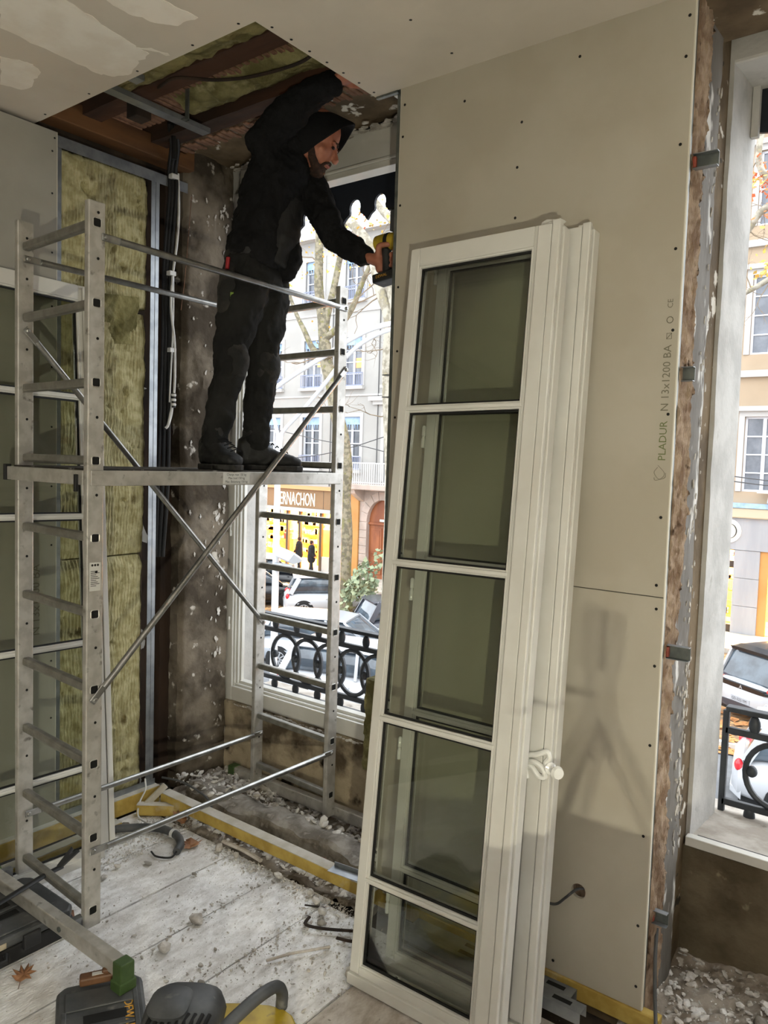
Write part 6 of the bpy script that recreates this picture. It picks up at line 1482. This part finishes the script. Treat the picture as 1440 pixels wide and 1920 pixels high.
for x0, x1, z0, z1 in ((dc - 0.72, dc - 0.1, GZ + 0.2, GZ + 1.0), (dc + 0.1, dc + 0.72, GZ + 0.2, GZ + 1.0), (dc - 0.72, dc - 0.1, GZ + 1.15, GZ + 2.35), (dc + 0.1, dc + 0.72, GZ + 1.15, GZ + 2.35)):
    mb.box((x0, FY + 0.13, z0), (x1, FY + 0.17, z1)).box((x0 + 0.1, FY + 0.11, z0 + 0.1), (x1 - 0.1, FY + 0.13, z1 - 0.1))
mb.build('door_panel', 'wood_door', door, bevel=0.01, seg=1)
MB().box((dc - dw, FY + 0.08, ds - 0.12), (dc + dw, FY + 0.17, ds + 0.0)).build('door_transom', 'wood_door', door, bevel=0.02, seg=1)
MB().box((dc - 0.18, FY + 0.07, ds + 0.06), (dc + 0.18, FY + 0.09, ds + 0.16)).build('number_sign', 'sign_white', hb)
MB().box((-20.0, FY, SZ), (-12.0, FY + 0.2, 0.36)).build('wall', 'stone_block', hb)
# long balcony
MB().box((-23.3, FY - 0.9, 0.36), (-12.5, FY, 0.62)).build('balcony_slab', 'stone_block', hb, bevel=0.04)
for xx in (-22.9, -20.2, -17.5, -14.8): MB().prism([(0, 0), (-0.8, 0), (-0.7, -0.2), (-0.2, -0.5), (0, -0.6)], (xx, FY, 0.37), (0, 1, 0), (0, 0, 1), 0.3).build('corbel', 'stone_block', hb, bevel=0.02)
r = MB().box((-23.2, FY - 0.85, 1.55), (-12.5, FY - 0.80, 1.60)).box((-23.2, FY - 0.85, 0.68), (-12.5, FY - 0.80, 0.71))
for k in range(86): r.box((-23.2 + 0.125 * k, FY - 0.84, 0.62), (-23.2 + 0.125 * k + 0.028, FY - 0.81, 1.56))
r.build('balcony_balustrade', 'rail_white', hb)
# beige building on the right
hr_ = thing('building', 'beige town house with white window surrounds over the grey shop', 'building', (-3, FY, SZ))
rc = [-5.75, -3.0, -0.3, 2.4]; rrow = [(1.05, 3.55), (5.6, 8.2), (9.8, 12.2)]
holes = [(c - 0.6, c + 0.6, a, b) for c in [-10.6, -8.1] + rc for a, b in rrow]
mb = MB(); holes_wall(mb, -11.98, 6, 0.5, 13.4, holes, FY, 0.25); mb.build('wall', 'facade_beige', hr_)
MB().box((-11.98, FY + 0.3, 0.5), (6, FY + 9, 13.4)).box((-11.98, FY + 4, SZ), (6, FY + 9, 0.5)).build('rear_mass', 'window_grey', hr_)
for c in [-10.6, -8.1] + rc:
    for i, (a, b) in enumerate(rrow):
        street_window(hr_, c, a, b, 1.2, 'window_grey', rail=False, fringe=False)
        MB().box((c - 0.95, FY - 0.16, b + 0.18), (c + 0.95, FY + 0.02, b + 0.34)).build('window_hood', 'facade_trim', hr_)
for z in (4.85, 9.1, 12.8): MB().box((-11.98, FY - 0.14, z), (6, FY + 0.02, z + 0.22)).build('string_course', 'facade_trim', hr_)
MB().box((-11.98, FY - 0.24, 0.50), (6, FY + 0.02, 0.66)).build('shop_ledge', 'blue_trim', hr_)
MB().box((-11.98, FY - 0.20, 0.16), (6, FY + 0.1, 0.50)).build('shop_cornice', 'cream_trim', hr_, bevel=0.04)
MB().box((-11.98, FY - 0.08, -0.92), (6, FY + 0.2, 0.16)).build('shop_fascia', 'shop_stone', hr_)
for x0, x1 in ((-11.98, -9.6), (-6.42, -5.62), (-2.6, -1.8), (2.0, 6.0)):
    for k in range(3):
        z0 = GZ + (-0.92 - GZ) * k / 3; z1_ = GZ + (-0.92 - GZ) * (k + 1) / 3 - 0.012
        MB().box((x0, FY - 0.06, z0), (x1, FY + 0.3, z1_)).build('stone_panel', 'shop_stone', hr_, bevel=0.005, seg=1)
MB().box((-11.9, FY + 2.8, GZ), (6, FY + 2.9, -0.92)).box((-11.9, FY + 0.3, -0.98), (6, FY + 2.8, -0.92)).box((-11.9, FY + 0.1, GZ), (6, FY + 2.8, GZ + 0.02)).build('shop_room', 'shop_wall', hr_)
mb = MB(); m2 = MB(); rr = random.Random(9)
for k in range(6):
    z = GZ + 0.35 + 0.42 * k
    for x0, x1 in ((-9.5, -6.5), (-5.5, -2.7)):
        mb.box((x0, FY + 1.5, z), (x1, FY + 1.9, z + 0.04))
        for q in range(16):
            x = rr.uniform(x0, x1 - 0.2); m2.box((x, FY + 1.45, z + 0.04), (x + rr.uniform(0.08, 0.22), FY + 1.8, z + 0.04 + rr.uniform(0.08, 0.3)))
mb.build('shop_shelf', 'shop_shelf', hr_, kind='stuff'); m2.build('shop_goods', 'shop_goods', hr_, kind='stuff')
MB().box((-9.5, FY + 0.05, -1.55), (-6.43, FY + 0.1, -1.32)).box((-9.5, FY + 0.02, GZ), (-6.43, FY + 0.1, GZ + 0.25)).box((-9.5, FY + 0.05, -0.95), (-6.43, FY + 0.1, -0.90)).build('shop_transom', 'dark_frame', hr_, kind='stuff')
MB().box((-5.62, FY + 0.0, GZ), (-5.35, FY + 0.1, -0.92)).build('shop_mullion', 'pilaster_orange', hr_)
MB().box((-5.3, FY + 0.9, -1.55), (-3.4, FY + 0.95, -1.0)).build('poster', 'car_dark', hr_)
MB().box((-5.2, FY + 0.5, GZ), (-4.3, FY + 0.9, GZ + 0.75)).build('display_table', 'facade_trim', hr_)
shop_lamp(-4.6, 1900, 9)
sg = MB().lathe([(0.40, 0.0), (0.40, 0.03)], (-6.63, FY - 0.085, -0.30), (0, -1, 0), 28).build('round_sign', 'sign_white', hr_)
mb = MB().tube([(-6.63 + 0.255 * math.cos(a), FY - 0.118, -0.30 + 0.255 * math.sin(a)) for a in [k * 2 * math.pi / 32 for k in range(32)]], [0.085 * (0.35 + abs(math.cos(k * 2 * math.pi / 32))) for k in range(32)], 6, closed=True, flat=0.15)
mb.tube(bez([(-6.73, FY - 0.118, -0.24), (-6.70, FY - 0.118, -0.16), (-6.60, FY - 0.118, -0.15), (-6.56, FY - 0.118, -0.25), (-6.62, FY - 0.118, -0.38), (-6.72, FY - 0.118, -0.44)], 6), 0.022, 6, flat=0.3)
mb.lathe([(0.05, 0), (0.05, 0.01)], (-6.71, FY - 0.115, -0.25), (0, -1, 0), 12)
mb.build('sign_mark', 'black_sign', sg)
t = thing('wall_lamp', 'small white lamp bracket on the beige house', 'lamp', (-5.5, FY - 0.2, 0.95))
MB().box((-5.75, FY - 0.5, 1.02), (-5.1, FY - 0.1, 1.10)).build('lamp_hood', 'rail_white', t, bevel=0.02); MB().tube([(-5.4, FY - 0.3, 1.0), (-5.5, FY + 0.0, 0.7)], 0.025, 6).build('lamp_arm', 'rail_white', t)
for z, q, lab in ((1.9, 1.62, 'upper thin street cable in front of the grey shop'), (1.74, 1.48, 'lower thin street cable in front of the grey shop')):
    MB().tube([(-9, 24, z), (-4.8, 24, q - 0.14), (2, 24, z - 0.1)], 0.018, 6).build('street_cable', 'wire', label=lab, cat='cable')
for pts, lab in (([(-33.0, 27.98, 1.2), (-25.5, 25, 1.6), (-22.0, 25, 2.0), (-18.6, 25, 2.85)], 'thin street cable sloping up past the tree trunk'), ([(-33.0, 27.98, 3.9), (-23.0, 25, 2.55), (-20.5, 25, 2.3), (-18.6, 25, 1.95)], 'thin street cable sloping down to the pier')):
    MB().tube(bez(pts, 6), 0.02, 6).build('street_cable', 'wire', label=lab, cat='cable')

# ================================================================ trees
def leaf_cloud(mb, c, n, rad_, rr, s0=0.025, s1=0.065):
    for k in range(n):
        p = V(c) + V((rr.gauss(0, 1), rr.gauss(0, 1), rr.gauss(0, 1))) * rad_
        s = rr.uniform(s0, s1); u = V((rr.gauss(0, 1), rr.gauss(0, 1), rr.gauss(0, 1))).normalized(); w = u.orthogonal().normalized()
        mb.add([p - u * s, p + w * s * 0.7 + u * 0.2 * s, p + u * s, p - w * s * 0.7 + u * 0.2 * s], [(0, 1, 2, 3)])
def twigs(mb, p, d, L, r, rr, depth):
    p = V(p); pts = [p]; dd = V(d).normalized()
    for k in range(4):
        dd = (dd + V((rr.gauss(0, 0.22), rr.gauss(0, 0.22), rr.gauss(0, 0.22)))).normalized(); p = p + dd * L / 4; pts.append(p)
    mb.tube(pts, [r * (1 - 0.18 * k) for k in range(5)], 5)
    if depth:
        for q in (pts[2], pts[3], pts[4]):
            twigs(mb, q, dd + V((rr.gauss(0, 0.8), rr.gauss(0, 0.8), rr.gauss(0, 0.6))), L * 0.6, r * 0.5, rr, depth - 1)
    return pts[-1]
def tree(label, trunk, radii, limbs, mat, base, tw, leaves, seed, leaf_mats=('leaf_yellow',), tr=0.03, tl=1.6):
    rr = random.Random(seed)
    t = thing('plane_tree', label, 'tree', base)
    MB().tube(bez(trunk, 4), [radii[0] + (radii[1] - radii[0]) * k / (4 * (len(trunk) - 1)) for k in range(4 * (len(trunk) - 1) + 1)], 14).build('trunk', mat, t, smooth=True)
    for pts, r0, r1 in limbs:
        n = 4 * (len(pts) - 1) + 1; MB().tube(bez(pts, 4), [r0 + (r1 - r0) * k / (n - 1) for k in range(n)], 10).build('limb', mat, t, smooth=True)
    mb = MB(); ends = []
    for p, d in tw: ends.append(twigs(mb, p, d, tl, tr, rr, 2))
    if tw: mb.build('twig', 'twig', t, kind='stuff')
    for i, lm in enumerate(leaf_mats):
        mb = MB()
        for (c, n, rd) in leaves[i]: leaf_cloud(mb, c, n, rd, rr)
        if mb.v: mb.build('leaves', lm, t, kind='stuff')
    return t
T1 = [(-17.11, 20.4, -3.95), (-17.2, 20.4, -3.2), (-17.29, 20.4, -2.33), (-17.27, 20.4, -0.84), (-17.40, 20.4, 0.45), (-17.34, 20.4, 1.37), (-17.53, 20.4, 2.47), (-17.86, 20.4, 3.39), (-18.09, 20.4, 4.32), (-18.36, 20.4, 5.07), (-18.48, 20.4, 5.75)]
rr0 = random.Random(77)
lv1 = [((-18.2 + rr0.gauss(0, 1.2), 20.2 + rr0.gauss(0, 0.8), 8.8 + rr0.gauss(0, 1.3)), 16, 0.35) for k in range(16)]
tree('plane tree with mottled bark standing by the white hatchback', T1, (0.25, 0.22), [
    ([(-18.48, 20.4, 5.7), (-18.60, 20.4, 6.6), (-18.80, 20.4, 7.6), (-18.84, 20.4, 8.8), (-18.82, 20.4, 10.2), (-18.7, 20.4, 12)], 0.20, 0.12),
    ([(-18.50, 20.4, 5.8), (-18.41, 20.4, 6.6), (-18.2, 20.5, 7.6), (-18.0, 20.6, 8.9), (-17.8, 20.7, 10.5)], 0.15, 0.08),
    ([(-18.45, 20.4, 5.9), (-17.9, 20.5, 6.3), (-17.42, 20.6, 6.9), (-16.9, 20.6, 7.9), (-16.2, 20.6, 9.0)], 0.13, 0.07),
    ([(-18.05, 20.3, 5.35), (-18.4, 20.2, 5.25), (-18.8, 20.1, 5.6), (-19.1, 20.0, 6.2), (-19.5, 20.0, 6.8), (-20.1, 20, 8.0)], 0.14, 0.05)],
    'bark', (-17.11, 20.4, SZ), [((-18.8, 20.4, 8.5), (-0.6, 0, 0.6)), ((-18.0, 20.6, 8.5), (0.8, -0.2, 0.4)), ((-16.9, 20.6, 7.9), (0.5, -0.3, 0.1)), ((-19.5, 20, 6.8), (-0.5, 0, 0.6)), ((-17.4, 20.6, 7.0), (0.9, 0, 0.2)), ((-18.7, 20.4, 9.5), (0.5, 0.1, 0.6)), ((-17.6, 20.4, 2.6), (-0.9, 0, 0.3)), ((-18.2, 20.2, 5.3), (-0.8, 0, 0.1))],
    [lv1], 5)
T2 = [(-9.0, 12.0, SZ), (-8.98, 12.0, 0), (-9.0, 12.0, 1.34), (-9.09, 12.0, 2.37), (-9.17, 12.0, 3.39), (-9.17, 12.0, 4.1)]
rr0 = random.Random(78)
lv2 = [((-9.6 + rr0.gauss(0, 0.45), 12 + rr0.gauss(0, 0.3), 6.2 + rr0.gauss(0, 0.35)), 5, 0.16) for k in range(13)]
lv2b = [((-9.9 + rr0.gauss(0, 0.5), 12 + rr0.gauss(0, 0.3), 6.0 + rr0.gauss(0, 0.35)), 4, 0.14) for k in range(5)]
tree('pale plane tree close to the pier with a bent limb under the awning', T2, (0.17, 0.13), [
    ([(-9.17, 12, 4.0), (-9.23, 12, 4.51), (-9.42, 12, 4.94), (-9.56, 12, 5.36), (-9.71, 12, 5.79), (-9.90, 12, 6.08), (-10.15, 12, 6.33), (-10.36, 12, 6.53), (-10.62, 12, 6.85)], 0.12, 0.085),
    ([(-9.17, 12, 4.2), (-9.0, 12, 5.0), (-8.95, 12, 5.8), (-9.15, 12, 6.21), (-9.45, 12, 6.5), (-9.8, 12, 6.9)], 0.10, 0.06),
    ([(-9.10, 12, 4.6), (-9.25, 12, 5.3), (-9.05, 12, 6.3), (-8.9, 12, 7.5)], 0.08, 0.05)],
    'bark_pale', (-9.0, 12.0, SZ), [((-9.4, 12, 4.9), (-0.7, 0, -0.25)), ((-9.2, 12, 4.2), (-0.8, 0.1, 0.0)), ((-9.17, 12, 3.9), (-0.9, 0, -0.1)), ((-9.5, 12, 5.3), (-0.6, 0, -0.5)), ((-9.6, 12, 5.6), (0.4, 0, 0.6)), ((-9.9, 12, 6.1), (-0.4, 0, -0.5)), ((-9.1, 12, 2.6), (-0.8, 0.2, -0.25))],
    [lv2, lv2b], 6, ('leaf_yellow', 'leaf_orange'), tr=0.016, tl=0.9)
rr0 = random.Random(79)
lv3 = [((-3.15 + rr0.gauss(0, 0.25), 14 + rr0.gauss(0, 0.25), 6.15 + rr0.gauss(0, 0.45)), 13, 0.09) for k in range(11)]
lv3b = [((-2.95 + rr0.gauss(0, 0.2), 14 + rr0.gauss(0, 0.25), 5.5 + rr0.gauss(0, 0.5)), 12, 0.11) for k in range(8)]
tree('orange-leaved plane tree reaching into view at the bare opening', [(2.6, 12.4, SZ), (2.3, 12.6, 0), (1.2, 13.2, 3), (-0.4, 14, 4.3)], (0.2, 0.15), [
    ([(-0.4, 14, 4.3), (-1.6, 14, 4.7), (-2.6, 14, 4.95), (-3.19, 14, 4.72), (-3.5, 14, 4.55)], 0.09, 0.022),
    ([(-0.4, 14, 4.3), (-1.4, 14, 5.4), (-2.4, 14, 6.0), (-3.05, 14, 6.02), (-3.35, 14, 5.62), (-3.7, 14, 5.2)], 0.10, 0.035),
    ([(-1.4, 14, 5.4), (-2.3, 14, 6.3), (-2.95, 14, 6.4), (-3.22, 14, 6.9), (-3.05, 14, 7.9)], 0.07, 0.045)],
    'bark_pale', (2.6, 12.4, SZ), [((-3.0, 14, 6.0), (-0.5, 0, 0.1)), ((-3.3, 14, 5.7), (0.3, 0, -0.5)), ((-3.2, 14, 6.9), (-0.4, 0, -0.4)), ((-3.2, 14, 4.72), (0.0, 0, 0.7)), ((-2.9, 14, 4.85), (-0.3, 0, -0.8)), ((-2.9, 14, 6.3), (-0.2, 0.1, -0.6))],
    [lv3, lv3b], 8, ('leaf_orange', 'leaf_yellow'), tr=0.012, tl=0.55)
# potted shrub by the trunk
t = thing('shrub', 'leafy green shrub standing behind the dark grey car', 'shrub', (-16.3, 20.26, SZ))
rr = random.Random(3)
mb = MB()
for k in range(9): mb.tube([(-16.3, 20.26, SZ), (-16.3 + rr.gauss(0, 0.1), 20.26, -3.0), (-16.3 + rr.gauss(0, 0.35), 20.26 + rr.gauss(0, 0.3), -2.2 + rr.gauss(0, 0.15))], 0.014, 5)
mb.build('stem', 'twig', t)
mb = MB()
for k in range(42): leaf_cloud(mb, (-16.35 + rr.gauss(0, 0.30), 20.22 + rr.gauss(0, 0.26), -2.60 + rr.gauss(0, 0.36)), 14, 0.13, rr, 0.06, 0.13)
mb.build('leaves', 'leaf_green', t, kind='stuff')

# ================================================================ white street lamp post with curved arms and floodlight box
t = thing('lamp_post', 'white street lamp post with two long curved arms and a floodlight', 'street lamp', (-11.15, 11.0, SZ))
MB().lathe([(0.11, 0), (0.09, 0.4), (0.078, 0.5), (0.066, 4.0), (0.055, 6.1)], (-11.13, 11.0, SZ), (0, 0, 1), 16).build('post', 'pole_white', t, smooth=True)
MB().tube(bez([(-11.13, 11.0, 1.6), (-11.06, 11.0, 2.05), (-10.98, 11.0, 2.24), (-10.45, 11.0, 2.66), (-9.91, 11.0, 3.14), (-9.53, 11.0, 3.50), (-9.03, 11.0, 3.83), (-8.37, 11.0, 4.02), (-7.4, 11, 4.05)], 8), 0.040, 10).build('curved_arm', 'pole_white', t, smooth=True)
MB().tube(bez([(-11.5, 11.05, 2.98), (-11.2, 11.05, 3.14), (-10.62, 11.05, 3.40), (-9.8, 11.05, 3.73), (-9.41, 11.05, 3.90), (-8.92, 11.05, 4.06), (-8.38, 11.05, 4.13), (-7.4, 11, 4.12)], 8), 0.048, 10).build('curved_arm', 'pole_white', t, smooth=True)
MB().tube([(-11.5, 11.05, 2.98), (-11.13, 11.0, 2.1)], 0.035, 8).build('arm_strut', 'pole_white', t, smooth=True)
fm = Matrix.Translation((-10.74, 10.9, -0.22)) @ Matrix.Rotation(rad(12), 4, 'Y') @ Matrix.Rotation(rad(-28), 4, 'X')
fb = MB().loft([[fm @ V(p) for p in q] for q in ([(-0.30, -0.17, 0.09), (0.30, -0.17, 0.09), (0.30, 0.17, 0.09), (-0.30, 0.17, 0.09)], [(-0.30, -0.17, 0.05), (0.30, -0.17, 0.05), (0.30, 0.17, 0.05), (-0.30, 0.17, 0.05)], [(-0.2, -0.10, -0.10), (0.2, -0.10, -0.10), (0.2, 0.10, -0.10), (-0.2, 0.10, -0.10)])]).build('floodlight_box', 'pole_white', t, bevel=0.008)
MB().box((-0.26, -0.14, 0.091), (0.26, 0.14, 0.094), fm).build('floodlight_glass', 'head_lens', fb)
MB().box((-11.10, 10.92, -0.55), (-10.6, 11.0, -0.40)).build('bracket_arm', 'galvanised', t)

# ================================================================ passers-by
def walker(label, x, y, yaw, coat, legs, bag=None, h=1.68):
    m = Matrix.Translation((x, y, GZ)) @ Matrix.Rotation(yaw, 4, 'Z') @ Matrix.Scale(h / 1.7, 4)
    t = thing('person', label, 'person', mat=m)
    b = MB()
    b.ell((0, 0.02, 1.58), (0.075, 0.095, 0.115), 12, 10)
    b.tube([(0, 0, 1.38), (0, 0.01, 1.52)], 0.05, 10)
    capsule(b, [(0, 0, 0.95), (0, 0, 1.15), (0, 0, 1.36)], [0.13, 0.13, 0.11])
    for s in (-1, 1):
        capsule(b, [(s * 0.17, 0, 1.36), (s * 0.22, 0.02, 1.12), (s * 0.20, 0.16, 0.96), (s * 0.19, 0.22, 0.92)], [0.045, 0.04, 0.032, 0.03])
        capsule(b, [(s * 0.09, 0, 0.92), (s * 0.095, 0.04 * s, 0.5), (s * 0.10, 0.10 * s, 0.08)], [0.075, 0.055, 0.04])
        b.ell((s * 0.10, 0.10 * s + 0.06, 0.04), (0.045, 0.12, 0.04), 10, 6)
    fuse(b.build('body', 'skin', t), 0.022, 2)
    c = MB(); capsule(c, [(0, 0, 0.80), (0, 0, 1.1), (0, 0, 1.38)], [0.20, 0.18, 0.16])
    for s in (-1, 1): capsule(c, [(s * 0.17, 0, 1.36), (s * 0.22, 0.02, 1.12), (s * 0.20, 0.15, 0.97)], [0.075, 0.062, 0.05])
    fuse(c.build('coat', coat, t), 0.022, 3)
    tr_ = MB()
    for s in (-1, 1): capsule(tr_, [(s * 0.09, 0, 0.92), (s * 0.095, 0.04 * s, 0.5), (s * 0.10, 0.10 * s, 0.12)], [0.095, 0.075, 0.06])
    fuse(tr_.build('trousers', legs, t), 0.022, 2)
    MB().ell((0, 0.0, 1.61), (0.085, 0.10, 0.11), 12, 8).build('hair', 'beard', t, smooth=True)
    if bag: MB().box((0.20, 0.05, 0.62), (0.30, 0.35, 0.92)).build('bag', bag, t, bevel=0.03)
    return t
walker('person in dark coat with a pale bag in the lit shop doorway', -25.85, 27.1, rad(100), 'coat_black', 'coat_black', 'coat_light')
walker('person in black coat half hidden behind the scaffold rail', -24.3, 26.3, rad(-60), 'coat_black', 'coat_black')
bpy.context.view_layer.update()
